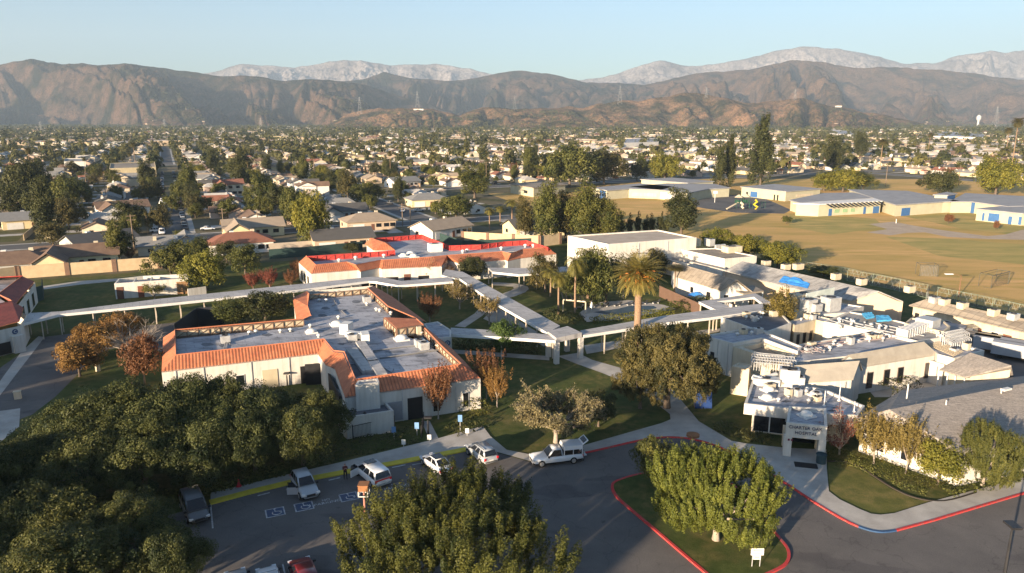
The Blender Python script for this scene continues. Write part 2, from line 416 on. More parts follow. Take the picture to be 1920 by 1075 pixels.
TILE = tilemat('terracotta_tile', (.42, .135, .062), (.55, .20, .095))
REDTILE = tilemat('red_tile_back', (.40, .04, .032), (.50, .06, .045), 3)
def shingle(name, c0, c1):
    m, nt, bs = _nt(name)
    pos = wpos(nt)
    st = scaled(nt, pos, (.5, 3.0, 1), GA + R(-62))
    col = ramp(nt, noise(nt, st, 1.6, 5, .7), c0, c1, .3, .7)
    g = ramp(nt, noise(nt, pos, 5, 3), (.8,) * 3, (1.15,) * 3)
    L(nt, mixc(nt, 1, col, g, 'MULTIPLY'), bs.inputs['Base Color']); bs.inputs['Roughness'].default_value = .95
    return m
SHING = shingle('wood_shingle', (.18, .158, .14), (.345, .305, .265))

# ---------------------------------------------------------------- tree library
OAKL = leafmat('oak_leaves', (.022, .034, .010), (.108, .118, .034))
OLIVL = leafmat('olive_brown_leaves', (.038, .040, .014), (.13, .112, .038))
GREENL = leafmat('green_leaves', (.034, .046, .010), (.135, .138, .034))
YELL = leafmat('yellow_green_leaves', (.07, .08, .012), (.20, .19, .03))
DARKL = leafmat('dark_evergreen_leaves', (.022, .029, .010), (.082, .088, .028))
BRIGHTL = leafmat('bright_green_leaves', (.022, .05, .012), (.08, .125, .03))
ORANGEL = leafmat('orange_autumn_leaves', (.13, .065, .018), (.30, .165, .045), (.30, .18, .05))
RUSTL = leafmat('rust_autumn_leaves', (.11, .048, .022), (.23, .105, .045), (.25, .12, .05))
REDL = leafmat('red_autumn_leaves', (.13, .035, .025), (.25, .08, .05))
GOLDL = leafmat('golden_autumn_leaves', (.10, .078, .02), (.235, .18, .055))
DRYL = leafmat('dry_grey_leaves', (.10, .088, .042), (.25, .215, .11))
PALML = leafmat('palm_fronds', (.05, .055, .014), (.16, .15, .045), (.19, .16, .05))
PALMD = leafmat('dead_palm_fronds', (.22, .10, .03), (.38, .18, .05))
FINEL = leafmat('foreground_leaves', (.026, .036, .007), (.112, .118, .024))
ISLEL = leafmat('island_tree_leaves', (.048, .066, .010), (.17, .185, .032))

tree_kind('oak', OAKL, BARK, 3, 6.6, 2.2, (4.6, 4.6, 2.7), 3.9, 300, 220, .10, .70, .28, 14, tintvar=.42, lower=.7, shell=.5)
tree_kind('oak_b', OAKL, BARK, 8, 6.4, 2.0, (4.6, 4.6, 2.6), 3.7, 230, 280, .10, .80, .28, 14, tintvar=.44, lower=.7, shell=.5)
tree_kind('front', FINEL, BARK, 12, 8, 3, (7, 7, 3.3), 4.6, 600, 330, .085, .60, .3, 16, tintvar=.34, lower=.5, shell=.6, sprig=1.35)
tree_kind('island', ISLEL, PALEBARK, 21, 7.2, 1.8, (4.5, 4.5, 2.75), 4.25, 760, 150, .082, .34, .26, 12, tintvar=.28, lower=1, shell=.78, sprig=1.6)
tree_kind('bigoak', OLIVL, BARK, 31, 9, 3, (6, 6, 3.8), 5.2, 400, 150, .13, .66, .4, 14, tintvar=.6, lower=.6, shell=.5)
tree_kind('round', GREENL, BARK, 41, 6, 1.6, (3, 3, 2.3), 3.6, 90, 90, .17, .75, .18, 8, tintvar=.3, lower=.8, shell=.5)
tree_kind('round_b', GREENL, BARK, 42, 7, 1.5, (3.2, 3.0, 3.1), 3.8, 85, 80, .2, .9, .2, 8, tintvar=.4, lower=.85, shell=.35)
tree_kind('spread', GREENL, BARK, 44, 8, 1.8, (4.4, 4.2, 3.5), 4.3, 120, 80, .24, 1.1, .25, 10, tintvar=.45, lower=.85, shell=.3)
tree_kind('tall', GREENL, BARK, 47, 14, 2.2, (3.0, 3.0, 6.4), 7.4, 130, 80, .26, 1.2, .28, 12, tintvar=.4, lower=.9, shell=.35)
tree_kind('conifer', DARKL, BARK, 52, 20, 2.5, (3.2, 3.2, 9.3), 10.6, 150, 80, .28, 1.2, .3, 12, tintvar=.35, lower=1, shell=.3, shape='cone', sprig=1.4)
tree_kind('cypress', DARKL, BARK, 54, 9, .8, (1.1, 1.1, 4.2), 4.8, 60, 60, .2, .55, .14, 4, tintvar=.3, lower=1, shell=.3, sprig=1.6)
tree_kind('bush', GREENL, BARK, 57, 2.2, .4, (1.6, 1.6, 1.05), 1.1, 50, 60, .12, .5, .08, 5, tintvar=.35, lower=.9, shell=.45)
tree_kind('vase', RUSTL, PALEBARK, 61, 6, 1.6, (2.5, 2.5, 2.2), 3.8, 120, 60, .11, .42, .10, 16, tintvar=.35, lower=.9, shell=.35, shape='vase', sprig=2.0)
tree_kind('column', GOLDL, BARK, 63, 9, 2.0, (2.3, 2.3, 3.6), 5.3, 120, 70, .13, .6, .16, 12, tintvar=.45, lower=1, shell=.3, sprig=1.4)
tree_kind('multi', GOLDL, PALEBARK, 66, 5, 1.0, (2.7, 2.6, 1.7), 3.2, 130, 70, .11, .42, .10, 14, tintvar=.35, lower=.7, shell=.4, sprig=2.0)
bare_kind('bare', PALEBARK, None, 71, 5.5, 1.0, 1.0, 9, 7, 9, .13)
bare_kind('dry', PALEBARK, DRYL, 73, 6, 1.3, 1.1, 12, 11, 9, .22, 26000, .105, twig_r=.012)
bare_kind('thinred', PALEBARK, REDL, 75, 4.5, .6, .62, 7, 7, 7, .10, 1800, .085, up=1.25)
bare_kind('thingold', PALEBARK, GOLDL, 77, 6, 1.2, .7, 8, 7, 8, .12, 3600, .12, up=1.1)
def palm_kind(key, h, n_fr, fr_len, droop, tr, leafm, seed, skirt=0, feather=True, wid=.42, fan=False):
    rg = np.random.default_rng(seed); mb = MB()
    mb.tube([(0, 0, -.2), (0, 0, .4), (.05, 0, h * .5), (0, .03, h)], [tr * 1.35, tr * 1.05, tr * .95, tr], 9)
    V = []; Fq = []; Ti = []; k = 0
    for i in range(n_fr + skirt):
        dead = i >= n_fr
        az = i * 2.39996 + rg.uniform(-.15, .15); q = (i / n_fr) if not dead else 1.1
        el = (1.40 - 1.75 * q + rg.uniform(-.12, .12)) if not dead else rg.uniform(-1.45, -.9)
        ln = fr_len * rg.uniform(.85, 1.08) * (.75 if dead else 1)
        p = np.array([0, 0, h + .1]); seg = 12; pts = [p.copy()]; e = el
        for s_ in range(seg):
            p = p + np.array([math.cos(az) * math.cos(e), math.sin(az) * math.cos(e), math.sin(e)]) * ln / seg
            e -= droop / seg * (1.2 if e > -1.2 else 0); pts.append(p.copy())
        pts = np.array(pts); side = np.array([-math.sin(az), math.cos(az), 0])
        tint = np.clip(.5 + .25 * rg.normal(), 0, 1)
        for s_ in range(1, seg + 1):
            t = s_ / seg; d = pts[s_] - pts[s_ - 1]; d /= np.linalg.norm(d)
            up = np.cross(side, d) ; 
            wl = wid * fr_len * .5 * (math.sin(math.pi * min(1, t * .85 + .12)) ** .7)
            for sg in (-1, 1):
                for sub in (0, .5):
                    o = pts[s_ - 1] + (pts[s_] - pts[s_ - 1]) * sub
                    tip = o + (side * sg * .85 + d * .75 - np.array([0, 0, .25])) * wl * rg.uniform(.8, 1.1)
                    w = d * ln / seg * .30
                    V += [o - w * .5, o + w * .5, tip + w * .15, tip - w * .15]; Fq.append((k, k + 1, k + 2, k + 3)); k += 4
                    Ti.append(np.clip(tint + .15 * rg.normal(), 0, 1))
            V += [pts[s_ - 1] - side * .03, pts[s_ - 1] + side * .03, pts[s_] + side * .02, pts[s_] - side * .02]; Fq.append((k, k + 1, k + 2, k + 3)); k += 4; Ti.append(.9)
    me = npmesh(key + '_crown', np.array(V), np.array(Fq), leafm, Ti)
    LIB[key] = (mb.mesh(key + '_trunk', PALMBARK, True), me, h + fr_len * .5, fr_len * 1.6)
palm_kind('datepalm', 9.6, 170, 3.6, .85, .42, leafmat('date_palm_fronds', (.085, .08, .016), (.27, .225, .06), (.32, .23, .07)), 81, 20, wid=.3)
palm_kind('queenpalm', 8, 26, 2.9, 1.9, .17, leafmat('queen_palm_fronds', (.05, .06, .012), (.19, .17, .04)), 83, 5, wid=.55)
palm_kind('fanpalm', 15, 46, 2.3, 1.3, .13, leafmat('fan_palm_fronds', (.05, .05, .018), (.14, .12, .045)), 85, 20, wid=.9)

# ---------------------------------------------------------------- ground
def grid_ground():
    xs = np.unique(np.concatenate([-np.geomspace(40, 14000, 40), [0], np.geomspace(40, 14000, 40), np.arange(-200, 201, 20)]))
    ys = np.unique(np.concatenate([np.arange(-300, 260, 20), np.geomspace(260, 13500, 40)]))
    X, Y = np.meshgrid(xs, ys); v = np.stack([X.ravel(), Y.ravel(), np.zeros(X.size)], 1)
    nx = len(xs); i = np.arange(len(ys) - 1)[:, None] * nx + np.arange(nx - 1)[None]
    f = np.stack([i, i + 1, i + 1 + nx, i + nx], -1).reshape(-1, 4)
    o = put('ground', npmesh('ground', v, f, TOWN), None); o['kind'] = 'structure'
grid_ground()
def sheet(name, pts, z, m, raw=False, cuts=0):
    mb = MB(); mb.poly([(p[0], p[1], z) for p in (pts if raw else [P(*q) for q in pts])])
    me = mb.mesh(name, m); bm = bmesh.new(); bm.from_mesh(me)
    bmesh.ops.triangulate(bm, faces=bm.faces)
    bmesh.ops.recalc_face_normals(bm, faces=bm.faces)
    for f in bm.faces:
        if f.normal.z < 0: f.normal_flip()
    bm.to_mesh(me); bm.free()
    o = put(name, me, None); o['kind'] = 'structure'; return o
def smooth(px, n=4, closed=False):
    """Catmull-Rom through photo points"""
    out = []; k = len(px)
    for i in range(k if closed else k - 1):
        p0 = px[(i - 1) % k] if closed or i > 0 else px[0]; p1 = px[i]; p2 = px[(i + 1) % k]; p3 = px[(i + 2) % k] if closed or i + 2 < k else px[-1]
        for j in range(n):
            t = j / n
            out.append(tuple(.5 * (2 * b + (-a + c) * t + (2 * a - 5 * b + 4 * c - d) * t * t + (-a + 3 * b - 3 * c + d) * t ** 3) for a, b, c, d in zip(p0, p1, p2, p3)))
    if not closed: out.append(px[-1])
    return out
def kerb(name, px, m, w=.16, h=.13, raw=False, off=0.0, z0=0.0):
    pts = [Vector(p) for p in px] if raw else [P(*q) for q in px]
    mb = MB(); n = len(pts); left = []; right = []
    for i, p in enumerate(pts):
        d = (pts[min(i + 1, n - 1)] - pts[max(i - 1, 0)]); d.z = 0; d.normalize(); s = Vector((-d.y, d.x, 0))
        left.append(p + s * (off + w / 2)); right.append(p + s * (off - w / 2))
    for i in range(n - 1):
        a, b, c, d = right[i], right[i + 1], left[i + 1], left[i]
        zz = lambda q, z: (q.x, q.y, z)
        mb.hexa([zz(a, z0 - .1), zz(b, z0 - .1), zz(c, z0 - .1), zz(d, z0 - .1)], [zz(a, z0 + h), zz(b, z0 + h), zz(c, z0 + h), zz(d, z0 + h)])
    return struct(name, mb, m)
# campus lawn, one big sheet under everything of the campus
sheet('campus_lawn', [ES(-75, 30), ES(-80, 152), ES(96, 152), ES(108, 118), ES(112, 30), ES(104, -20), ES(20, -60), ES(-60, -40)], .004, LAWN, True)
sheet('sports_field', [ES(98, 152), ES(112, 262), ES(230, 290), ES(330, 240), ES(420, 100), ES(380, -20), ES(113, -20), ES(112, 108), ES(106, 122)], .004, FIELD, True)
sheet('watered_grass', [(1690, 405), (1800, 428), (1960, 448), (1960, 400), (1780, 396)], .008, GREENF)
sheet('watered_grass', [(1480, 402), (1640, 410), (1660, 426), (1560, 440), (1480, 425)], .008, GREENF)
sheet('watered_grass', [(1660, 444), (1780, 448), (1960, 462), (1960, 500), (1760, 480)], .008, GREENF)
sheet('field_path', [(1630, 420.5), (1675, 416), (1717, 424), (1767, 432), (1851, 443), (1885, 440), (1940, 425), (1990, 452), (1920, 450), (1851, 448.5), (1776, 444.5), (1734, 436), (1700, 437), (1670, 441.5), (1625, 436), (1664, 430)], .012, mat('pale_dirt', (.46, .36, .26), (.38, .29, .21), .3))
sheet('playground_asphalt', [(1262, 378), (1330, 366), (1420, 366), (1484, 394), (1470, 401), (1380, 399), (1320, 391)], .008, ASPH2)
# parking lot, drive and left lot
CURB = [(395, 946), (470, 926), (545, 908), (640, 890), (760, 868), (885, 844)]
CURB2 = smooth([(1085, 853), (1130, 843), (1200, 827), (1250, 821), (1300, 825), (1350, 840), (1400, 865), (1460, 899), (1530, 945), (1575, 972)], 4)
CURB3 = smooth([(1610, 989), (1632, 996), (1655, 999), (1680, 996)], 4)
CURB4 = [(1680, 996), (1750, 977), (1830, 953), (1920, 926), (2060, 884)]
sheet('parking_lot', [(-700, 1290), (60, 1035), (240, 985)] + CURB + [(935, 850), (1000, 868)] + CURB2 + CURB3 + CURB4[1:] + [(2700, 1100), (2700, 2300), (960, 3000), (-700, 2300)], .008, ASPH)
sheet('sidewalk', [(395, 946), (470, 926), (545, 908), (640, 890), (760, 868), (885, 844), (935, 850), (1000, 868)] + CURB2 + CURB3 + CURB4[1:] +
      [(2060, 858), (1920, 896), (1740, 944), (1677, 964), (1651, 967), (1633, 965), (1611, 956), (1574, 938), (1554, 923), (1550, 880), (1550, 845), (1470, 841), (1397, 833), (1371, 828), (1331, 804), (1301, 786), (1272, 765),
       (1236, 762), (1256, 778), (1257, 788), (1240, 795), (1180, 812), (1110, 832), (1060, 846), (1000, 855), (950, 845), (920, 820), (905, 800), (885, 806), (820, 824), (640, 868), (545, 890), (395, 926)], .10, CONC)
sheet('front_lawn', [(1553, 868), (1592, 871), (1630, 891), (1672, 918), (1715, 937), (1770, 944), (1830, 928), (1925, 892), (1920, 894), (1740, 942), (1677, 962), (1651, 965), (1633, 963), (1611, 954), (1574, 936), (1555, 921)], .014, soil('sunlight_tinted_lawn_grass', [(.085, .095, .024), (.135, .13, .036), (.10, .105, .028), (.19, .155, .052)], .4, .8))  # same lawn again, brighter and yellower: low sunlight put into the grass colour
kerb('kerb_yellow', CURB, YELC, .9, .125, off=.3)
kerb('kerb_red', CURB2, REDC, .22, .14); kerb('kerb', CURB2[-1:] + [(1592, 981), (1610, 989)], REDC, .22, .14)
kerb('kerb_blue', CURB3, BLUEC, .22, .14); kerb('kerb_red', CURB4, REDC, .22, .14)
ISL = smooth([(1148, 915), (1156, 904), (1198, 891), (1260, 882), (1330, 890), (1400, 930), (1440, 985), (1462, 1012), (1478, 1035), (1474, 1058), (1445, 1075), (1400, 1092), (1350, 1092), (1320, 1073), (1220, 988), (1176, 951), (1156, 932)], 4, True)
sheet('island_lawn', ISL, .12, LAWN); kerb('kerb_red', ISL + [ISL[0]], REDC, .26, .15)
sheet('left_lot', [(84, 632), (154, 623), (300, 608), (372, 600), (362, 632), (308, 662), (262, 645), (205, 655), (172, 672), (142, 706), (104, 744), (60, 778), (0, 800), (-160, 900), (-160, 790), (0, 690)], .008, ASPH)
sheet('left_walk', [(72, 631), (84, 632), (0, 742), (-160, 950), (-200, 930), (0, 715), (40, 660)], .016, CONC)
sheet('lane', [(-160, 800), (0, 771), (38, 766), (36, 800), (0, 830), (-160, 900)], .016, CONC)
sheet('path', [(80, 537), (150, 527), (245, 521), (245, 525), (150, 534), (82, 543)], .012, CONC)
sheet('path', [(1045, 668), (1084, 662), (1110, 675), (1180, 695), (1260, 730), (1310, 790), (1262, 768), (1190, 725), (1130, 700), (1080, 682)], .012, CONC)
sheet('path', [(852, 612), (890, 588), (905, 572), (918, 578), (905, 592), (872, 614)], .012, CONC)
sheet('path', [(838, 655), (1030, 668), (1030, 676), (838, 662)], .012, CONC)
sheet('path', [(906, 598), (1000, 640), (1020, 650), (1035, 640), (930, 575)], .012, CONC)
sheet('path', smooth([(925, 530), (965, 532), (990, 538), (985, 548), (950, 560), (940, 552), (958, 545), (962, 538), (925, 535)], 2, True), .012, CONC)
sheet('path', [(1095, 648), (1180, 636), (1290, 622), (1350, 616), (1350, 622), (1290, 632), (1180, 650), (1100, 664)], .012, CONC)
sheet('path', [(790, 790), (806, 790), (822, 822), (806, 826)], .012, CONC)
sheet('pool_deck', [(1085, 588), (1112, 568), (1180, 563), (1245, 572), (1268, 580), (1160, 600), (1100, 604)], .012, CONC)
sheet('service_yard', [(1625, 665), (1720, 588), (1800, 610), (1920, 665), (2050, 720), (1900, 730), (1780, 690)], .012, ASPH2)
sheet('patio', [(1600, 700), (1750, 690), (1830, 702), (1720, 745), (1640, 745)], .012, CONC)
# town streets
def street(e0, n0, e1, n1, w=9.5):
    a = ES(e0, n0); b = ES(e1, n1); d = (b - a).normalized(); s = Vector((-d.y, d.x, 0))
    k = max(1, int((b - a).length / 120))
    for nm, ww, z, m in (('sidewalk', w + 3.4, .008, CONC), ('street', w, .014, ASPH2)):
        mb = MB()
        for i in range(k):
            p = a.lerp(b, i / k); q = a.lerp(b, (i + 1) / k); o = Vector((0, 0, z))
            mb.quad(p - s * ww / 2 + o, q - s * ww / 2 + o, q + s * ww / 2 + o, p + s * ww / 2 + o)
        struct(nm, mb, m)
street(-420, 195, 92, 195)
for k in range(-7, 2): street(65 * k, 201, 65 * k, 262 if k == 0 else 520)
street(-15, 268, -15, 350)
for k in range(2, 9): street(65 * k, 300 if k < 6 else 160, 65 * k, 520)
street(92, 290, 560, 290); street(-560, 520, 700, 520); street(-700, 860, 900, 860); street(345, 20, 345, 290)
for k in range(-10, 12): street(65 * k, 525, 65 * k, 855)

def patches(name, lots_, m, w, d, z, prob, off, seed):
    rg = random.Random(seed); mb = MB()
    for e, n, r_, sd, k in lots_:
        if rg.random() > prob or not town_free(e, n): continue
        p = ES(e, n)
        if abs(p.x) > .8 * p.y + 40 or p.y > 800: continue
        sx = -1 if sd == 'R' else 1
        if sd == 'row': cx, cy, ww, dd = e + off[1] * .6, n + 11, d, w
        else: cx, cy, ww, dd = e + sx * off[0], n + off[1], w, d
        ww *= rg.uniform(.8, 1.2); dd *= rg.uniform(.8, 1.2)
        mb.poly([ES(cx - ww / 2, cy - dd / 2, z), ES(cx + ww / 2, cy - dd / 2, z), ES(cx + ww / 2, cy + dd / 2, z), ES(cx - ww / 2, cy + dd / 2, z)])
    struct(name, mb, m)
# ---------------------------------------------------------------- campus buildings
def centroid(pts): 
    return Vector((sum(p[0] for p in pts) / len(pts), sum(p[1] for p in pts) / len(pts), 0))
def inset(pts, d):
    n = len(pts); ar = sum(pts[i][0] * pts[(i + 1) % n][1] - pts[(i + 1) % n][0] * pts[i][1] for i in range(n))
    sg = 1 if ar > 0 else -1; out = []
    for i in range(n):
        a, b, c = Vector(pts[i - 1][:2]), Vector(pts[i][:2]), Vector(pts[(i + 1) % n][:2])
        d1 = (b - a).normalized(); d2 = (c - b).normalized()
        n1 = Vector((-d1.y, d1.x)) * sg; n2 = Vector((-d2.y, d2.x)) * sg
        m = n1 + n2; out.append(b + m * (2 * d / max(m.length_squared, .3)))
    return out
def ring(mb, pts, zt, z0, par, th=.25, m=0):
    """outer walls with a parapet of thickness th"""
    i2 = inset(pts, th); n = len(pts)
    for k in range(n):
        j = (k + 1) % n
        a, b = pts[k], pts[j]; c, d = i2[j], i2[k]
        mb.quad((a[0], a[1], z0), (b[0], b[1], z0), (b[0], b[1], zt), (a[0], a[1], zt), m)
        mb.quad((a[0], a[1], zt), (b[0], b[1], zt), (c[0], c[1], zt), (d[0], d[1], zt), m)
        mb.quad((d[0], d[1], zt), (c[0], c[1], zt), (c[0], c[1], zt - par - .06), (d[0], d[1], zt - par - .06), m)
    return i2
def flatroof(name, pts, z, m, parent):
    mb = MB(); mb.hexa([(p[0], p[1], z - .2) for p in pts], [(p[0], p[1], z) for p in pts])
    return mb.build(name, m, parent)
def flatb(name, px, zt, label, cat='building', wall=STUC, roof=WROOF, par=.35, z0=0.0, th=.25, group=None, raw=False):
    pts = px if raw else [P(x, y, zt) for x, y in px]
    r = empty(name, centroid(pts), 0, label, cat, group)
    mb = MB(); i2 = ring(mb, pts, zt, z0, par, th); mb.build('wall', wall, r)
    flatroof('roof', i2, zt - par, roof, r)
    return r, pts
def facing(a, b):
    d = (b - a); d.z = 0; d.normalize(); nn = Vector((-d.y, d.x, 0))
    if nn.dot(Vector((0, 0, 0)) - a) < 0: nn = -nn
    return d, nn
def opening(root, name, a, b, u0, u1, z0, z1, m, out=.04, frame=None, label=None):
    """door or window on the wall a-b, u measured as a share of the wall"""
    a = Vector((a[0], a[1], 0)); b = Vector((b[0], b[1], 0)); d, nn = facing(a, b); ln = (b - a).length
    c = a + d * ln * (u0 + u1) / 2; w = abs(u1 - u0) * ln
    rz = math.atan2(d.y, d.x)
    mb = MB()
    if frame is not None:
        mb.box((c.x + nn.x * out * .5, c.y + nn.y * out * .5, (z0 + z1) / 2), (w + .16, .1 + out, z1 - z0 + .16), rz)
        o = mb.build(name, frame, root)
        mb = MB(); mb.box((c.x + nn.x * (out + .03), c.y + nn.y * (out + .03), (z0 + z1) / 2), (w, .09, z1 - z0), rz)
        mb.build('pane', m, o)
    else:
        mb.box((c.x + nn.x * out * .5, c.y + nn.y * out * .5, (z0 + z1) / 2), (w, .1 + out, z1 - z0), rz)
        o = mb.build(name, m, root)
    if label: o['label'] = label
    return o
def uvquad(me, quads):
    """u along the eave in metres, v up the slope"""
    uv = me.uv_layers.new(name='UVMap')
    for p in me.polygons:
        vs = [me.vertices[i].co for i in p.vertices]
        a, b = vs[0], vs[1]; d = (b - a); d.z = 0
        if d.length < 1e-5: d = Vector((1, 0, 0))
        d.normalize()
        for li, vi in zip(p.loop_indices, p.vertices):
            q = me.vertices[vi].co; uv.data[li].uv = (q.x * d.x + q.y * d.y, q.z)
def tiles(root, strips, m=TILE, name='tile_roof'):
    """strips: list of (eave points, ridge points) in the place; outer tiled slopes with a 12 cm edge"""
    mb = MB()
    for ev, rd in strips:
        for i in range(len(ev) - 1):
            mb.quad(ev[i], ev[i + 1], rd[i + 1], rd[i])
    me = mb.mesh(name, m); uvquad(me, None)
    o = put(name, me, root); o.matrix_parent_inverse = root.matrix_basis.inverted()
    mb = MB()
    for ev, rd in strips:                   # fascia board under the tile edge and the ridge cap
        for i in range(len(ev) - 1):
            dn = Vector((0, 0, -.16)); mb.quad(ev[i], ev[i + 1], ev[i + 1] + dn, ev[i] + dn)
            mb.tube([rd[i] + Vector((0, 0, .02)), rd[i + 1] + Vector((0, 0, .02))], .09, 5)
    mb.build('ridge_cap', m if m is REDTILE else MATS.setdefault('cap', mat('ridge_tile', (.50, .19, .10), (.42, .15, .08), 1)), root)
    return o
def screen(root, pts, z0, z1, m=WOOD, studs=True, inner=None, name='timber_screen', sp=1.5):
    """back of a mansard seen from the roof: boarded panel with studs"""
    mb = MB(); mc = MB()
    for a, b in zip(pts[:-1], pts[1:]):
        a = Vector((a[0], a[1], 0)); b = Vector((b[0], b[1], 0)); d, nn = facing(a, b); ln = (b - a).length; rz = math.atan2(d.y, d.x); c = (a + b) / 2
        mb.box((c.x, c.y, (z0 + z1) / 2), (ln, .08, z1 - z0), rz)
        for zz in (z0 + .12, z1 - .06): mc.box((c.x + nn.x * .1, c.y + nn.y * .1, zz), (ln, .1, .12), rz)
        k = max(1, int(ln / sp))
        for i in range(k + 1):
            q = a + d * ln * i / k + nn * .12; mc.box((q.x, q.y, (z0 + z1) / 2), (.12, .16, z1 - z0 + .01), rz)
            if i < k: 
                e = a + d * ln * (i + .92) / k + nn * .1; s_ = a + d * ln * (i + .08) / k + nn * .1
                mc.tube([(s_.x, s_.y, z0 + .1), (e.x, e.y, z1 - .1)], .045, 4)
    o = mb.build(name, m, root)
    if studs: mc.build('stud', PILB if m is not REDTILE else REDC, o)
    return o
def PP(px, z): return [P(x, y, z) for x, y in px]
EZ, RZ, FZ = 4.1, 5.4, 4.45
# ---- near building with the terracotta mansards
near = empty('hospital_wing', P(600, 700), 0, 'white L-shaped building with terracotta mansard roofs and grey flat roof wells, nearest', 'building')
foot = PP([(303, 697), (596, 663), (610, 683), (628, 691), (647, 745), (901, 709), (853, 659), (800, 610), (735, 556), (700, 536), (575, 546), (550, 558), (556, 604), (306, 633)], EZ)
mb = MB(); n = len(foot)
for i in range(n):
    a, b = foot[i], foot[(i + 1) % n]; mb.quad((a.x, a.y, 0), (b.x, b.y, 0), b, a)
mb.build('wall', STUC, near)
well = PP([(331, 669), (329, 636), (569, 613), (562, 577), (574, 562), (590, 560), (690, 553), (729, 586), (745, 626), (790, 641), (813, 655), (860, 690), (667, 716), (655, 690), (640, 666), (608, 641)], FZ)
flatroof('flat_roof', well, FZ, WROOF, near)
ev = PP([(306, 633), (303, 697), (596, 663), (610, 683)], EZ); rd = PP([(328, 619), (330, 666), (608, 636), (626, 658)], RZ)
ev2 = PP([(610, 683), (628, 691), (647, 745), (901, 709), (853, 659)], EZ); rd2 = PP([(626, 658), (646, 660), (667, 712), (865, 683), (831, 652)], RZ)
tiles(near, [(ev, rd), (ev2, rd2)])
tiles(near, [(PP([(853, 659), (806, 618)], EZ), PP([(831, 652), (793, 612)], RZ)), (PP([(556, 604), (306, 633)], EZ), PP([(569, 598), (328, 619)], RZ)),
             (PP([(549, 559), (556, 604)], EZ), PP([(577, 574), (583, 592)], RZ)), (PP([(575, 546), (549, 559)], EZ), PP([(580, 551), (577, 574)], RZ)), (PP([(735, 556), (700, 536)], EZ), PP([(728, 575), (689, 540)], RZ)),
             (PP([(800, 604), (735, 556)], EZ), PP([(782, 598), (728, 575)], RZ))])
screen(near, PP([(329, 621), (569, 599)], RZ), FZ - .1, RZ - .04)
screen(near, PP([(580, 552), (689, 541), (728, 577)], RZ), FZ - .1, RZ - .04)
screen(near, PP([(793, 613), (831, 653), (864, 684)], RZ), FZ - .1, RZ - .04)
mb = MB(); mb.hexa(PP([(608, 641), (626, 661), (646, 664), (667, 715), (664, 714), (640, 668), (622, 664), (606, 643)], FZ - .1), PP([(608, 637), (626, 659), (646, 661), (667, 713), (665, 712.4), (643, 662), (625, 660), (607, 638)], RZ - .05)); mb.build('parapet', DROOF, near)
# raised screened box on the roof with red sloping top
dz = 5.9
bx = PP([(721, 595), (781, 598), (793, 609), (744, 616)], dz)
tiles(near, [([bx[0], bx[3], bx[2], bx[1]][0:2], [bx[1], bx[2]])], name='dormer_roof')
screen(near, [bx[0], bx[3], bx[2]], FZ - .1, dz - .06, sp=1.2)
mb = MB(); a = bx[2].lerp(bx[3], .28); c = bx[2].lerp(bx[3], .12); d, nn = facing(bx[3], bx[2]); mb.box(((a + c) / 2 + nn * .3 - Vector((0, 0, .8)))[:], ((a - c).length, .5, 1.4), math.atan2(d.y, d.x)); mb.build('shaft', CREAM, near)
# openings
opening(near, 'door', foot[0], foot[1], .873, .908, 0, 2.5, DUSK); opening(near, 'door', foot[0], foot[1], .62, .72, 0, 2.6, mat('tan_panel', (.5, .43, .3)))
opening(near, 'window', foot[4], foot[5], .27, .40, .2, 2.6, mat('grey_shutter', (.30, .30, .31))); opening(near, 'door', foot[4], foot[5], .44, .55, 0, 2.8, DUSK)
opening(near, 'window', foot[4], foot[5], .63, .68, .6, 2.4, GLASS, frame=WHITE); opening(near, 'window', foot[4], foot[5], .86, .9, .6, 2.4, GLASS, frame=WHITE)
opening(near, 'window', foot[3], foot[4], .3, .42, .8, 2.3, GLASS, frame=WHITE); opening(near, 'window', foot[3], foot[4], .6, .72, .8, 2.3, GLASS, frame=WHITE)
for u in (.12, .3, .45): opening(near, 'window', foot[0], foot[1], u, u + .05, .9, 2.3, GLASS, frame=WHITE)
r, pts = flatb('chimney_block', [(666, 722), (671, 714), (708, 709), (711, 717)], 5.7, 'tall plain white block rising against the red slope of the near L-shaped building', 'building', par=.15, z0=0)
r.name = 'stair_tower'
r, pts = flatb('annex', [(649, 783), (622, 762), (655, 754), (724, 754), (738, 770)], 2.7, 'low white flat annex with dark roof in front of the near terracotta-roofed building', 'building', roof=DROOF, par=.3)
mb = MB(); mb.lathe((P(684, 777, 2.6)), [(.25, 0), (.25, .12), (.1, .3)], 8); mb.build('roof_vent', DARKM, r)
# garden walls beside the wing
def wallrun(name, pts, h, th, m, label, cat='wall', pil=None, pilm=None, group=None, pw=.5, cap=True):
    r = empty(name, (pts[0] + pts[-1]) / 2, 0, label, cat, group); mb = MB()
    for a, b in zip(pts[:-1], pts[1:]):
        d = b - a; rz = math.atan2(d.y, d.x); c = (a + b) / 2; mb.box((c.x, c.y, h / 2 - .05), (d.length, th, h + .1), rz)
    mb.build('panel', m, r)
    if pil:
        for a, b in zip(pts[:-1], pts[1:]):
            d = b - a; k = max(1, round(d.length / pil)); rz = math.atan2(d.y, d.x)
            for i in range(k + 1):
                q = a.lerp(b, i / k); mb = MB(); mb.box((q.x, q.y, h / 2 + .06), (pw, th + .3, h + .12), rz); mb.build('pilaster', pilm, r)
    return r
wallrun('garden_wall', [P(378, 733), P(490, 719)], 2.4, .2, mat('olive_panel', (.42, .37, .22)), 'tan boarded yard wall standing before the lit white face of the near wing')
wallrun('garden_wall', [P(491, 720), P(501, 722)], 3.0, .3, PILB, 'dark narrow gate panel at the right end of the tan yard wall')
wallrun('garden_wall', [P(574, 722), P(610, 720), P(640, 786)], 3.0, .2, DUSK, 'dark screen wall in the corner between the two parts of the near wing')
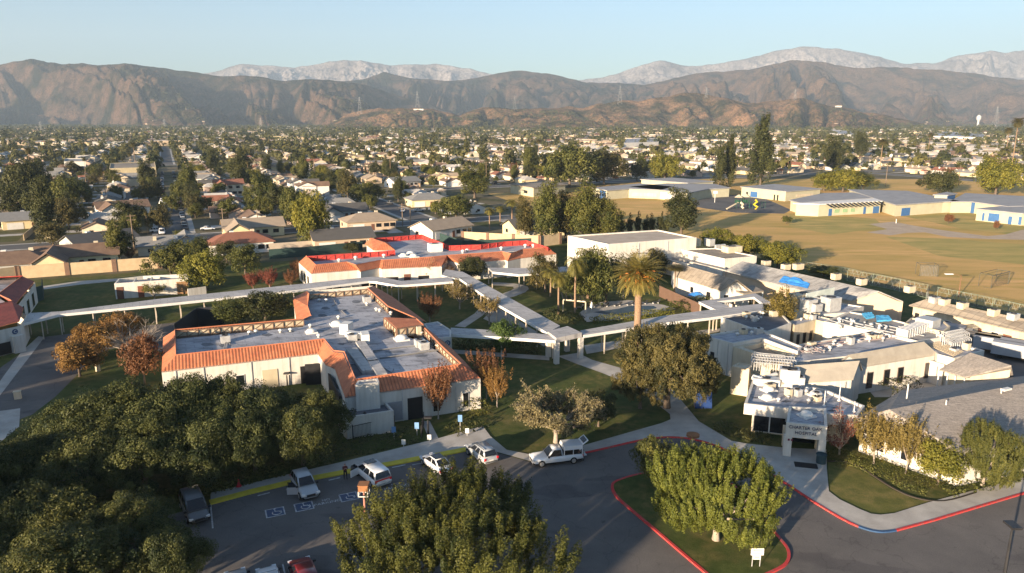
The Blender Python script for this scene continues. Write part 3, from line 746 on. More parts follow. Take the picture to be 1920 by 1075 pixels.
# ---- roof equipment of the near wing
def vent(px, py, z, r=.28, h=.6, m=WHITE, root=near, name='roof_vent'):
    b = P(px, py, z); mb = MB(); mb.lathe(b, [(r * .8, -.05), (r * .75, h * .5), (r * 1.25, h * .55), (r * 1.1, h * .8), (.05, h)], 10); return mb.build(name, m, root, True)
def acbox(px, py, z, w, d, h, rz=None, m=METAL, root=None, name='air_conditioner', label=None, group=None):
    rz = GA if rz is None else rz
    b = P(px, py, z); mb = MB(); mb.box((0, 0, h * .5 + .12), (w, d, h), 0); mb.box((0, 0, .05), (w * .9, d * .9, .16), 0)
    for i in range(5): mb.box((0, -d / 2 - .015, h * (.2 + .14 * i) + .12), (w * .84, .04, .04), 0)
    mb.box((0, 0, h + .14), (w + .06, d + .06, .05), 0)
    mf = MB(); mf.lathe((0, 0, h + .16), [(min(w, d) * .36, 0), (min(w, d) * .36, .1), (min(w, d) * .3, .1), (min(w, d) * .3, .03)], 14)
    if root: o = empty_part = mb.build(name, m, root, world=False); o.location = b - Vector(root.location); o.rotation_euler.z = rz; mf.build('fan_guard', DARKM, o, world=False); return o
    o = mb.build(name, m, None); o.location = b; o.rotation_euler.z = rz; tag(o, label, 'roof unit', group)
    mf.build('fan_guard', DARKM, o, world=False)
    return o
def skylight(px, py, z, r, root, k=.6):
    b = P(px, py, z); mb = MB(); mb.box((b.x, b.y, b.z + .08), (r * 2.1, r * 2.1, .22), GA); o = mb.build('skylight', WHITE, root)
    mb = MB(); mb.lathe((b.x, b.y, b.z + .18), [(r, 0), (r * .95, r * k * .4), (r * .7, r * k * .8), (r * .25, r * k)], 12); mb.build('dome', mat('acrylic_dome', (.75, .73, .68), rough=.35), o, True)
for px, py in ((468, 627), (480, 625), (526, 624), (545, 622), (582, 614), (598, 633), (706, 583), (712, 585), (688, 573), (733, 590), (635, 598), (598, 566), (612, 566), (790, 628), (820, 652)): vent(px, py, FZ)
for px, py, r_ in ((632, 610, .95), (753, 637, .95), (584, 624, .8)): skylight(px, py, FZ, r_, near)
for px, py in ((423, 642), (688, 567), (787, 650), (795, 655), (660, 640)): acbox(px, py, FZ, 1.3, 1.2, .9, root=near)
# white duct that climbs over the roof and the long grey ducts beside the sunk well
mb = MB()
def flatduct(mb, px, z, w, h):
    pts = PP(px, z)
    for a, b in zip(pts[:-1], pts[1:]):
        d = b - a; rz = math.atan2(d.y, d.x); c = (a + b) / 2; mb.box((c.x, c.y, z + h / 2), (d.length + w * .3, w, h), rz)
flatduct(mb, [(652, 632), (688, 636)], FZ + .15, 1.0, .9); flatduct(mb, [(646, 627), (654, 622)], FZ + .1, 1.4, 1.6); flatduct(mb, [(684, 638), (686, 645)], FZ, 1.1, 1.4)
mb.build('roof_duct', WHITE, near)
mb = MB(); flatduct(mb, [(676, 647), (700, 683), (716, 708)], FZ, 1.3, .55); flatduct(mb, [(660, 660), (690, 700)], FZ, 1.5, .5); mb.build('roof_duct', WALKR, near)
mb = MB(); flatduct(mb, [(682, 655), (713, 704)], FZ + .01, .5, .12); mb.hexa(PP([(655, 683), (672, 681), (688, 700), (668, 708)], FZ), PP([(655, 683), (672, 681), (688, 700), (668, 708)], FZ + .03)); mb.build('roof_gutter', DROOF, near)
pg_ = mat('pipe_grey', (.2, .2, .2))
for px in ([(420, 655), (424, 638), (432, 646)], [(625, 560), (630, 570), (622, 575)], [(640, 582), (648, 590)], [(720, 690), (735, 700), (738, 692)]):
    mb = MB(); mb.tube(PP(px, FZ + .12), .06, 5); mb.build('roof_pipe', pg_, near)
mb = MB(); mb.tube(PP([(700, 658), (760, 650), (815, 645)], FZ + .15), .1, 5); mb.build('roof_pipe', pg_, near); mb = MB(); mb.tube(PP([(712, 672), (770, 664), (830, 655)], FZ + .12), .12, 5); mb.build('roof_pipe', pg_, near)
b = P(838, 645, FZ)
# dark stains on the coated roof
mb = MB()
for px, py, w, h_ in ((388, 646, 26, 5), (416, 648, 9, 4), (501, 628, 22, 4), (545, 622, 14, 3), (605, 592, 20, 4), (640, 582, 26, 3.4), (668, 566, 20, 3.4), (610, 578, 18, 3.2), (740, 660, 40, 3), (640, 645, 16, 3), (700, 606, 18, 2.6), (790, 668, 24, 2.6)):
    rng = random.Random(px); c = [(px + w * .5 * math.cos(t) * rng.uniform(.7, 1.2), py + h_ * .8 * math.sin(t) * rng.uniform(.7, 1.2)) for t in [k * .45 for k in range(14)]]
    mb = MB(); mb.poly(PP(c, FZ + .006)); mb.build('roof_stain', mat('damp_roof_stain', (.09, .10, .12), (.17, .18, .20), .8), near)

# ---- rear building with red inner mansards
rear = empty('hospital_wing', P(800, 500), 0, 'far white building with orange tile eaves and bright red inner roof screens', 'building')
fe = PP([(560, 492), (583.5, 513), (671, 506), (676, 509), (711, 502), (716, 504), (828, 499), (840, 488), (862, 494), (947, 487), (952, 489), (976, 484), (1043, 476), (1030, 466), (988, 452), (945, 455), (902, 460), (842, 462), (792, 441), (690, 449), (740, 472), (574, 482)], EZ)
mb = MB(); n = len(fe)
for i in range(n):
    a, b = fe[i], fe[(i + 1) % n]; mb.quad((a.x, a.y, 0), (b.x, b.y, 0), b, a)
mb.build('wall', STUC, rear)
rr = PP([(574, 480), (592, 497), (650, 491.5), (667, 497), (714, 488), (719, 488), (812, 482), (838, 479), (855, 478), (941, 472), (958, 476), (979, 468), (1018, 465), (1024, 464)], RZ)
ee = fe[0:13] + [fe[13]]
tiles(rear, [(ee, rr)])
flatroof('flat_roof', PP([(580, 485), (595, 499), (665, 497), (815, 484), (850, 480), (1015, 467), (985, 456), (900, 466), (842, 468), (790, 448), (700, 455), (740, 478)], FZ), FZ, WROOF, rear)
for seg in ([(576, 481), (740, 470)], [(693, 448), (791, 440), (812, 449), (833, 457), (843, 461), (901, 459), (945, 453.5), (987, 451), (1028, 464)]):
    pts = PP(seg, RZ + .25); screen(rear, pts, FZ - .1, RZ + .3, REDTILE, True, name='red_screen', sp=2.0)
    mb = MB()
    for a, b in zip(pts[:-1], pts[1:]):
        d, nn = facing(a, b); o = Vector((0, 0, 1)); a2 = a - nn * 1.6; b2 = b - nn * 1.6
        mb.quad((a2.x, a2.y, EZ), (b2.x, b2.y, EZ), b, a)
    me = mb.mesh('red_slope', REDTILE); uvquad(me, None); o = put('red_slope', me, rear); o.matrix_parent_inverse = rear.matrix_basis.inverted()
hp = PP([(684, 458), (700, 470), (742, 470), (728, 455)], EZ + .3); pk = PP([(695, 446), (722, 455)], RZ + .6)
mb = MB(); mb.poly([hp[0], hp[1], pk[0]]); mb.quad(hp[1], hp[2], pk[1], pk[0]); mb.poly([hp[2], hp[3], pk[1]]); mb.quad(hp[3], hp[0], pk[0], pk[1])
me = mb.mesh('hip_roof', TILE); uvquad(me, None); o = put('hip_roof', me, rear); o.matrix_parent_inverse = rear.matrix_basis.inverted()
mb = MB()
for i in range(4):
    a, b = hp[i], hp[(i + 1) % 4]; c = (hp[0] + hp[2]) / 2; a = a.lerp(c, .12); b = b.lerp(c, .12); mb.quad((a.x, a.y, 0), (b.x, b.y, 0), (b.x, b.y, EZ + .3), (a.x, a.y, EZ + .3))
mb.build('upper_wall', STUC, rear)
for u0, u1, i in ((.1, .8, 3), (.2, .9, 3)): pass
opening(rear, 'window', fe[3], fe[4], .02, .95, .2, 2.0, DUSK); opening(rear, 'window', fe[5], fe[6], .06, .26, .2, 2.1, DUSK); opening(rear, 'door', fe[5], fe[6], .36, .47, 0, 2.6, BROWN)
opening(rear, 'window', fe[1], fe[2], .3, .62, .2, 1.5, DUSK); opening(rear, 'window', fe[5], fe[6], .6, .78, .2, 2.1, DUSK)
for u in (.2, .45, .7): opening(rear, 'window', fe[0], fe[1], u, u + .12, .6, 2.8, GLASS, frame=WHITE)
for px, py in ((636, 492), (667, 487), (720, 483), (876, 473), (940, 469), (985, 464), (1000, 464), (868, 475)): vent(px, py, FZ, .4, .9, root=rear)
acbox(816, 472, FZ, 3.2, 2.2, 1.9, root=rear, m=WHITE)
for px, py in ((770, 477), (757, 481), (776, 482)): skylight(px, py, FZ, 1.0, rear)

# ---- far-left building, letter C
lb = empty('hospital_wing', P(20, 600), 0, 'white building with dark red roof at the left picture edge, letter C on its corner', 'building')
w_ = PP([(-140, 650), (38, 611), (50, 590), (28, 580), (66, 530), (45, 521), (-60, 525), (-160, 560)], EZ)
mb = MB()
for i in range(len(w_)):
    a, b = w_[i], w_[(i + 1) % len(w_)]; mb.quad((a.x, a.y, 0), (b.x, b.y, 0), b, a)
mb.build('wall', STUC, lb)
tiles(lb, [(PP([(-140, 650), (36, 602), (44, 577), (27, 572), (64, 528)], EZ), PP([(-140, 600), (22, 565), (18, 562), (-4, 552), (42, 518)], RZ))], tilemat('dark_red_tile', (.22, .05, .04), (.30, .07, .05)))
tiles(lb, [(PP([(42, 519), (-120, 528)], EZ), PP([(42, 518), (-120, 527)], RZ + .4))], REDTILE, name='red_screen')
flatroof('flat_roof', PP([(-120, 600), (15, 570), (-6, 556), (36, 524), (-100, 530)], FZ), FZ, WROOF, lb)
mb = MB(); a, b = P(-140, 650, EZ), P(38, 611, EZ); mb2 = MB()
for i in range(3): opening(lb, 'window', w_[3], w_[4], .22 + .25 * i, .32 + .25 * i, .5, 3.0, GLASS, frame=WHITE)
opening(lb, 'window', w_[0], w_[1], .3, .86, .1, 2.0, DUSK)
def text_on(root, body, pos, d, size, m, name='lettering', up=Vector((0, 0, 1)), ext=.03):
    cu = bpy.data.curves.new(name, 'FONT'); cu.body = body; cu.size = size; cu.extrude = ext; cu.align_x = 'CENTER'; cu.align_y = 'CENTER'; cu.resolution_u = 3
    o = bpy.data.objects.new(name, cu); C.objects.link(o); cu.materials.append(m)
    d = Vector(d).normalized(); nn = d.cross(up)
    o.matrix_world = Matrix(((d.x, up.x, nn.x, pos[0]), (d.y, up.y, nn.y, pos[1]), (d.z, up.z, nn.z, pos[2]), (0, 0, 0, 1)))
    dg = bpy.context.evaluated_depsgraph_get(); me = bpy.data.meshes.new_from_object(o.evaluated_get(dg)); mw = o.matrix_world.copy()
    bpy.data.objects.remove(o); me.transform(mw); q = put(name, me, root)
    if root: q.matrix_parent_inverse = root.matrix_basis.inverted()
    return q
def disc(root, pos, nn, r, m, name='sign_disc'):
    mb = MB(); nn = Vector(nn).normalized(); pos = Vector(pos); mb.tube([pos - nn * .04, pos + nn * .03], r, 18); return mb.build(name, m, root)
d, nn = facing(w_[0], w_[1]); q = w_[1] - d * .9 - Vector((0, 0, .75)) + nn * .05
disc(lb, q, nn, .42, mat('navy_disc', (.05, .08, .16))); text_on(lb, 'C', q + nn * .05, d, .62, WHITE)
mb = MB(); mb.box((w_[1].x - d.x * .8 + nn.x * .2, w_[1].y - d.y * .8 + nn.y * .2, 1.4), (1.6, 1.2, 2.8), math.atan2(d.y, d.x)); mb.build('pier', STUC, lb)

# ---- low white store with walled bins
r, pts = flatb('storehouse', [(214, 532), (222, 523), (268, 517.5), (352, 513.5), (353, 522), (270, 528)], 3.3, 'low white flat-roofed storehouse with brown doors behind the long walkway', 'building', par=.7, th=.3)
opening(r, 'door', pts[0], pts[4], .02, .11, 0, 2.5, BROWN); opening(r, 'door', pts[0], pts[4], .30, .38, 0, 2.4, mat('red_brown_door', (.22, .08, .05))); opening(r, 'garage_door', pts[0], pts[4], .83, .99, 0, 2.7, mat('tan_garage', (.30, .17, .08)))
mb = MB()
for f_ in (.25, .48):
    a = pts[0].lerp(pts[4], f_); b = pts[1].lerp(pts[3], f_); c = (a + b) / 2; d_ = b - a; mb.box((c.x, c.y, 2.95), (d_.length - .7, .25, .7), math.atan2(d_.y, d_.x))
mb.build('bin_divider', STUC, r)
wallrun('garden_wall', [P(353, 556), P(387, 551)], 1.6, .25, STUC, 'low white yard wall running right from the storehouse')

# ---- gym, annex, cottages, long grey roof
gym, gp = flatb('gymnasium', [(1064.5, 442), (1141, 458), (1306, 445.5), (1234.5, 431)], 8.2, 'big plain white hall with flat tan roof beside the palm garden', 'building', roof=mat('hall_roof', (.46, .385, .305), (.39, .32, .25), .4), par=.3, th=.35)
opening(gym, 'door', gp[0], gp[1], .62, .72, 0, 2.4, BROWN); opening(gym, 'downpipe', gp[1], gp[2], .33, .34, 0, 7.9, METAL); opening(gym, 'downpipe', gp[1], gp[2], .66, .67, 0, 7.9, METAL)
for u in (.40, .62, .80): opening(near, 'downpipe', foot[4], foot[5], u, u + .006, 0, 4.0, METAL)
for u in (.08, .25, .55, .8): opening(near, 'downpipe', foot[0], foot[1], u, u + .006, 0, 4.0, METAL)
ann, ap = flatb('gymnasium_annex', [(1275, 467), (1359, 485.5), (1419, 480), (1342, 465)], 5.6, 'lower white hall with tan roof and big roof units, right of the tall white hall', 'building', roof=TANROOF, par=.25)
for px, py, w, d, h in ((1292, 462, 5.5, 2.2, 1.6), (1330, 461, 1.6, 2.2, 1.6), (1372, 473, 4.2, 2.4, 1.3), (1350, 466, 3.0, .5, .8)): acbox(px, py, 5.35, w, d, h, root=ann, m=CREAM if w > 3 else METAL)
def gable(name, e1, e2, r1, r2, ez, rz, label, wall=STUC, roof=TANROOF, both=True, cat='building', over=.0, thick=.18, group=None):
    """gabled house from its near eave e1-e2 and ridge r1-r2 seen in the photo; the far slope mirrors the near one"""
    E1, E2 = P(*e1, ez), P(*e2, ez); R1, R2 = P(*r1, rz), P(*r2, rz)
    m1 = Vector((2 * R1.x - E1.x, 2 * R1.y - E1.y, ez)); m2 = Vector((2 * R2.x - E2.x, 2 * R2.y - E2.y, ez))
    r = empty(name, (E1 + E2 + m1 + m2) / 4 * 1, 0, label, cat, group); r.location.z = 0
    mb = MB(); t = Vector((0, 0, thick))
    for a, b, c, d in ((E1, E2, R2, R1), (m2, m1, R1, R2)): mb.hexa([a, b, c, d], [a + t, b + t, c + t, d + t])
    mb.build('roof', roof, r)
    ctr = (E1 + E2 + m1 + m2) / 4
    sh = lambda q, k=.94: Vector((ctr.x + (q.x - ctr.x) * k, ctr.y + (q.y - ctr.y) * k, q.z))
    a, b, c, d = sh(E1), sh(E2), sh(m2), sh(m1); g1, g2 = sh(R1), sh(R2); mb = MB(); z = lambda q: Vector((q.x, q.y, 0)); lo = Vector((0, 0, -.04))
    mb.quad(z(a), z(b), b + lo, a + lo); mb.quad(z(c), z(d), d + lo, c + lo); mb.poly([z(b), z(c), c + lo, g2 + lo, b + lo]); mb.poly([z(d), z(a), a + lo, g1 + lo, d + lo])
    mb.build('wall', wall, r)
    return r, (a, b, c, d)
cot, cp = gable('cottage', (1266, 520), (1352, 546), (1262, 493), (1383, 527), 3.4, 5.6, 'white gabled cottage with tan roof between the long grey roof and the courtyard walkway')
opening(cot, 'window', cp[0], cp[1], .35, .42, 1.2, 2.4, GLASS, frame=WHITE); opening(cot, 'door', cp[0], cp[1], .72, .8, 0, 2.4, DUSK)
opening(cot, 'window', cp[1], cp[2], .15, .3, 1.0, 2.6, GLASS, frame=WHITE); opening(cot, 'door', cp[1], cp[2], .45, .55, 0, 2.4, DUSK)
def canopy(name, px, z, label, m=WALKR, fasc=WHITE, th=.3, posts=None, cat='canopy', pr=.1):
    pts = PP(px, z); r = empty(name, centroid(pts), 0, label, cat)
    mb = MB(); mb.hexa([p - Vector((0, 0, th)) for p in pts], pts); mb.build('roof', m, r)
    for q in (posts if posts is not None else px):
        b = P(*q, z) if posts is None else Vector(q); b = b.lerp(centroid(pts) + Vector((0, 0, z)), .06) if posts is None else b
        mb = MB(); mb.box((b.x, b.y, (z - th) / 2), (pr * 2, pr * 2, z - th), GA); mb.build('post', fasc, r)
    return r
canopy('porch_canopy', [(1371, 541), (1394, 550.5), (1432, 545.5), (1412, 535)], 3.6, 'small flat tan porch canopy at the gable end of the white cottage', TANROOF)
lg = empty('ward_building', P(1480, 560), 0, 'long low building with sloping grey gravel roof along the field fence', 'building')
A, B, B2 = P(1360, 509, 3.8), P(1525, 552, 3.8), P(1597, 565, 3.8); Ra, Rb, Rc = P(1391, 491.5, 5.6), P(1604, 532, 5.6), P(1647, 548, 5.6)
Fa, Fb = Vector((2 * Ra.x - A.x, 2 * Ra.y - A.y, 3.8)), Vector((2 * Rc.x - B2.x, 2 * Rc.y - B2.y, 3.8)); t = Vector((0, 0, .2))
mb = MB(); mid = Ra.lerp(Rc, .62)
mb.hexa([A, B, mid, Ra], [A + t, B + t, mid + t, Ra + t]); mb.hexa([B, B2, Rc, mid], [B + t, B2 + t, Rc + t, mid + t]); mb.hexa([Ra, Rc, Fb, Fa], [Ra + t, Rc + t, Fb + t, Fa + t]); mb.build('roof', GREYROOF, lg)
mb = MB(); z = lambda q: Vector((q.x, q.y, 0)); s_ = Vector((.1, .35, -.05)); mb.quad(z(A) + Vector((.1, .4, 0)), z(B2) + Vector((.1, .4, 0)), B2 + Vector((.1, .4, -.05)), A + Vector((.1, .4, -.05)))
b3, r3, f3 = B2 + Vector((-.3, .5, -.05)), Rc + Vector((-.3, .5, -.05)), Fb + Vector((-.3, .5, -.05)); mb.poly([z(b3), z(f3), f3, r3, b3]); mb.quad(z(Fa), z(Fb), Fb, Fa); mb.poly([z(A), z(Fa), Fa, Ra, A]); mb.build('wall', mat('peach_stucco', (.62, .47, .33), (.55, .42, .30)), lg)
mb = MB(); flatduct(mb, [(1262, 486), (1356, 509), (1440, 531), (1525, 553)], 3.55, .5, .45); mb.build('gutter', CONC, lg)
flatb('link_roof', [(1240, 484), (1355, 509), (1364, 498), (1290, 480)], 3.7, 'flat brown link roof at the foot of the white hall and its annex', 'building', roof=GREYROOF, par=.1)
for i, (px, py) in enumerate(((1436, 499), (1473, 506), (1496, 505), (1567, 524), (1615, 534), (1705, 548))):
    acbox(px, py, 5.0, 1.7 if i != 2 else 2.2, 1.2, 1.0, m=CREAM, label='pale boxy cooler on the back of the long grey roof, %s from the left' % ordw(i), group='coolers along the long grey roof')
def tarp(name, px, z, label, m, seed, bump=.35, root=None):
    pts = PP(px, z); rg = random.Random(seed); mb = MB(); n = 9
    g = [[pts[0].lerp(pts[1], i / n).lerp(pts[3].lerp(pts[2], i / n), j / n) + Vector((0, 0, rg.uniform(0, bump))) for i in range(n + 1)] for j in range(n + 1)]
    for j in range(n):
        for i in range(n): mb.quad(g[j][i], g[j][i + 1], g[j + 1][i + 1], g[j + 1][i])
    for i in range(n):
        for a, b in ((g[0][i], g[0][i + 1]), (g[n][i], g[n][i + 1]), (g[i][0], g[i + 1][0]), (g[i][n], g[i + 1][n])): mb.quad(a, b, b - Vector((0, 0, .25)), a - Vector((0, 0, .25)))
    o = mb.build(name, m, root); tag(o, label, 'tarp'); return o
a0, a1, b0, b1 = A.lerp(B, .62), A.lerp(B, .93), Ra.lerp(mid, .62), Ra.lerp(mid, .92)
q = [a0.lerp(b0, .12), a1.lerp(b1, .14), a1.lerp(b1, .50), a0.lerp(b0, .62)]
rg = random.Random(4); mb = MB(); n = 8
g = [[q[0].lerp(q[1], i / n).lerp(q[3].lerp(q[2], i / n), j / n) + Vector((0, 0, .26 + rg.uniform(0, .12) + (.3 if 2 < i < 6 and j > 4 else 0))) for i in range(n + 1)] for j in range(n + 1)]
for j in range(n):
    for i in range(n): mb.quad(g[j][i], g[j][i + 1], g[j + 1][i + 1], g[j + 1][i])
tag(mb.build('roof_tarp', TARP), 'bright blue tarp spread over the long grey gravel roof', 'tarp')

# ---- main hospital block, flat coated roofs
mA, pA = flatb('hospital_block', [(1318, 629), (1415, 614), (1440, 624), (1505, 650), (1496, 659), (1428, 634), (1374, 644)], 5.0, 'flat white block with blank shaded side wall right of the big oak', 'building', par=.25, z0=0)
opening(mA, 'window', pA[0], pA[6], .30, .42, .6, 2.9, DUSK); opening(mA, 'downpipe', pA[0], pA[6], .52, .53, 0, 4.8, METAL); opening(mA, 'downpipe', pA[0], pA[6], .86, .875, 0, 4.8, METAL)
mA2, pA2 = flatb('hospital_block', [(1375, 650), (1428, 638), (1500, 664), (1474, 683)], 4.5, 'beige rimmed flat block with sunken roof strip behind the white cube', 'building', wall=CREAM, roof=TANROOF, par=.7, th=.9)
mB, pB = flatb('hospital_block', [(1352, 595), (1434, 582), (1468, 590), (1484, 606), (1440, 622), (1405, 614)], 4.8, 'flat block with dark felt roof where the walkway meets the hospital', 'building', roof=DROOF, par=.2)
mM, pM = flatb('hospital_block', [(1474, 681), (1498, 646), (1640, 622), (1702, 632), (1736, 641), (1622, 664)], 4.6, 'long flat grey-white roof with a row of small skylights and pipes', 'building', par=.2)
mU, pU = flatb('hospital_block', [(1545, 603), (1592, 584), (1662, 596), (1702, 606), (1796, 628), (1722, 640), (1640, 621)], 4.8, 'cluttered flat roof crossed by pipes below the light blue tarps', 'building', par=.2, roof=GREYROOF)
mC, pC = flatb('hospital_block', [(1480, 602), (1524, 590), (1568, 600), (1556, 606), (1530, 600), (1490, 611)], 4.4, 'cream courtyard wing lit by the sun behind the bushy courtyard tree', 'building', par=.15, wall=CREAM)
mD, pD = flatb('hospital_block', [(1490, 574), (1560, 566), (1620, 575), (1590, 586), (1530, 590)], 4.4, 'low flat roof with heavy white ventilation units near the leaning screen', 'building', par=.2)
mE, pE = flatb('hospital_block', [(1696, 606), (1708, 596), (1768, 600), (1782, 612), (1770, 622)], 5.2, 'small cream block beside the parked trucks at the right yard', 'building', par=.2, wall=CREAM)
mF, pF = flatb('hospital_block', [(1736, 641), (1796, 628), (1822, 650), (1846, 657), (1790, 672), (1758, 664)], 4.3, 'pale flat roof corner with pipe runs and a white slatted rack', 'building', par=.15)
cube, pc = flatb('hospital_block', [(1372, 687), (1386, 680), (1409, 684), (1405, 692)], 3.9, 'bright cream windowless cube at the corner next to the big oak', 'building', wall=CREAM, roof=CREAM, par=.1)
for b_, q_, us in ((mC, pC, (.2, .5, .8)), (mE, pE, (.3, .7)), (mB, pB, (.4, .75))):
    for i_ in range(len(q_)):
        for u in us:
            if (q_[i_] - q_[(i_ + 1) % len(q_)]).length > 4: opening(b_, 'window', q_[i_], q_[(i_ + 1) % len(q_)], u - .05, u + .05, 1.2, 2.7, GLASS, frame=mat('brown_frame', (.12, .09, .07)))
rg = random.Random(11)
for px, py, w, d, h in ((1505, 574, 5.5, 2.2, 2.2), (1540, 577, 3.0, 2.4, 1.8), (1515, 584, 2.0, 2.0, 2.0), (1556, 582, 2.6, 2.2, 2.2), (1528, 586, 1.6, 1.6, 1.4)): acbox(px, py, 4.25, w, d, h, root=mD, m=METAL if w < 5 else CREAM)
mb = MB(); q = PP([(1508, 572), (1563, 556), (1563, 574), (1512, 584)], 4.6)
a, b = P(1510, 578, 4.4), P(1562, 570, 4.4); d_, nn_ = facing(a, b)
mb.hexa([a, b, b - nn_ * .15, a - nn_ * .15], [a + Vector((0, 0, 2.6)) , b + Vector((0, 0, 3.0)), b + Vector((0, 0, 3.0)) - nn_ * .15, a + Vector((0, 0, 2.6)) - nn_ * .15]); mb.build('roof_screen', mat('pale_glazed_panel', (.50, .55, .52), (.35, .40, .38), .6, .4), mD)
for k in range(8): skylight(1535 + k * 18.5, 655 - k * 3.7, 4.42, .38, mM, .3)
for i in range(26):                          # pipes, curbs and vents scattered on the roofs
    f_ = rg.random(); g_ = rg.random(); px = 1555 + 210 * f_; py = 603 + 22 * f_ + (g_ - .4) * 18
    vent(px, py, 4.6, rg.uniform(.12, .3), rg.uniform(.3, .9), METAL if i % 3 else WHITE, mU)
mb = MB()
for k in range(9):
    o = rg.uniform(-6, 6); mb.tube(PP([(1556 + k * 16, 600 + k * 2 + o), (1600 + k * 19, 612 + k * 2 + o)], 4.75 + rg.uniform(0, .2)), rg.uniform(.05, .11), 5)
mb.build('roof_pipe', METAL, mU)
mb = MB()
for o in (0, 5, 9): mb.tube(PP([(1502, 650 + o), (1600, 632 + o), (1700, 617 + o * 1.6)], 4.62), .09, 5)
for k in range(14): mb.tube(PP([(1498 + k * 2.2 + rg.uniform(-5, 5), 646 + k * .5 + rg.uniform(-3, 12)), (1506 + k * 3, 652 + rg.uniform(-3, 12))], 4.7 + rg.uniform(0, .4)), .06, 4)
mb.build('roof_pipe', mat('rusty_pipe', (.35, .22, .2), (.3, .3, .3), 1), mM)
mb = MB()
for k in range(7): mb.tube(PP([(1736 + k * 4, 645 - k * .6), (1788 + k * 3, 668 - k * 1.4)], 4.4), .07, 5)
for k in range(10): mb.tube(PP([(1744 + k * 5, 650 + k * 1.8), (1760 + k * 5, 645 + k * 1.6)], 4.45), .05, 4)
mb.build('roof_pipe', WOOD, mF)
def rack(root, px, z, h, n, m=METAL):
    a, b = P(*px[0], z), P(*px[1], z); mb = MB(); d_ = (b - a).normalized(); s_ = Vector((-d_.y, d_.x, 0)) * 1.2
    for i in range(n + 1):
        q = a.lerp(b, i / n)
        for o in (0, 1): mb.tube([q + s_ * o, q + s_ * o + Vector((0, 0, h * (1 if o else .75)))], .05, 4)
        mb.tube([q + Vector((0, 0, h * .75)), q + s_ + Vector((0, 0, h))], .05, 4)
    for o in (0, .5, 1): mb.tube([a + s_ * o + Vector((0, 0, h * (.75 + .25 * o))), b + s_ * o + Vector((0, 0, h * (.75 + .25 * o)))], .06, 4)
    return mb.build('pipe_rack', m, root)
rack(mF, [(1778, 648), (1816, 640)], 4.15, 1.6, 10); rack(mF, [(1782, 656), (1820, 646)], 4.15, 1.2, 9)
rack(mA2, [(1408, 694), (1492, 702)], 3.4, 1.5, 16); rack(mA2, [(1410, 688), (1490, 694)], 3.6, 1.4, 14); rack(mA2, [(1412, 682), (1470, 688)], 3.8, 1.2, 9)
mb = MB(); a, b = P(1685, 636, 4.5), P(1738, 618, 4.5); d_ = b - a; rz_ = math.atan2(d_.y, d_.x); c = (a + b) / 2
mb.box((c.x, c.y, 5.2), (d_.length * .8, 1.6, 1.3), rz_); mb.box((b.x, b.y, 5.4), (2.6, 2.6, 1.8), rz_)
for i in range(9): q = a.lerp(b, .1 + .085 * i); mb.box((q.x, q.y, 5.2), (.12, 1.75, 1.4), rz_)
mb.build('roof_unit', METAL, mM)
for i, px in enumerate(([(1616, 588), (1634, 586), (1640, 594), (1624, 597)], [(1642, 592), (1666, 592), (1672, 600), (1644, 602)])):
    tarp('roof_tarp', px, 5.4, ('light blue tarp bundled over roof gear, left one of the light blue pair', 'light blue tarp draped over roof gear, right one of the light blue pair')[i], TARP2, 9 + i, .14)
wallrun('garden_wall', [P(1330, 665), P(1368, 700)], 1.2, .25, CREAM, 'low curving cream wall below the blank shaded hospital side')

# ---- gabled wing and shingle wing
gw, gq = gable('hospital_gable_wing', (1622, 688), (1758, 666), (1590, 668), (1732, 643), 3.8, 5.6, 'white gabled wing with dark windows facing the little lawn court', roof=mat('pale_shingle', (.36, .325, .27), (.30, .27, .225), .8))
for u in (.03, .27, .47, .88): opening(gw, 'window', gq[0], gq[1], u, u + .07, .7, 2.8, GLASS, frame=mat('brown_frame', (.12, .09, .07)))
gw2, _ = gable('hospital_gable_wing', (1455, 722), (1600, 713), (1490, 688), (1612, 679), 3.8, 5.6, 'gabled pale roof with a large tree shadow behind the entrance roof', roof=mat('pale_shingle', (.46, .42, .36)))
flatb('porch_link', [(1730, 672), (1760, 664), (1792, 676), (1770, 684)], 3.2, 'flat grey porch roof joining the gabled wing to the tan hip roof', 'building', roof=GREYROOF, par=.1)
tn = empty('hospital_hip_wing', P(1830, 700), 0, 'tan shingled wing with white posts beside the parked trucks', 'building')
E1, E2, E3, R1, R2 = P(1761, 695, 3.7), P(1809, 709.5, 3.7), P(1900, 707, 3.7), P(1819, 663.5, 5.6), P(1896, 688, 5.6); t = Vector((0, 0, .18)); R3 = P(2010, 720, 5.6)
mb = MB(); mb.hexa([E1, E2, R2, R1], [E1 + t, E2 + t, R2 + t, R1 + t]); mb.hexa([E2, E3, R2], [E2 + t, E3 + t, R2 + t]); mb.build('roof', SHING, tn)
mb = MB(); bk = Vector((2 * R1.x - E1.x, 2 * R1.y - E1.y, 3.7)); bk2 = Vector((2 * R2.x - E3.x + 2, 2 * R2.y - E3.y + 3, 3.7)); mb.hexa([R1, R2, bk2, bk], [R1 + t, R2 + t, bk2 + t, bk + t]); mb.build('back_roof', SHING, tn)
mb = MB(); i1 = E1.lerp(R2, .15); i2_ = E2.lerp(R2, .15); mb.quad(z(i1), z(i2_), i2_, i1); mb.quad(z(i2_), z(R2), R2 - t * 2, i2_); mb.quad(z(i1), z(R1), R1 - t, i1); mb.build('wall', CREAM, tn)
for f_ in (0, .35, .65, 1): q = E1.lerp(E2, f_); mb = MB(); mb.tube([(q.x, q.y, 0), (q.x, q.y, 3.65)], .09, 6); mb.build('post', WHITE, tn)
sw = empty('hospital_shingle_wing', P(1760, 830), 0, 'broad grey shingle hip roof over white walls, front right behind the garden trees', 'building')
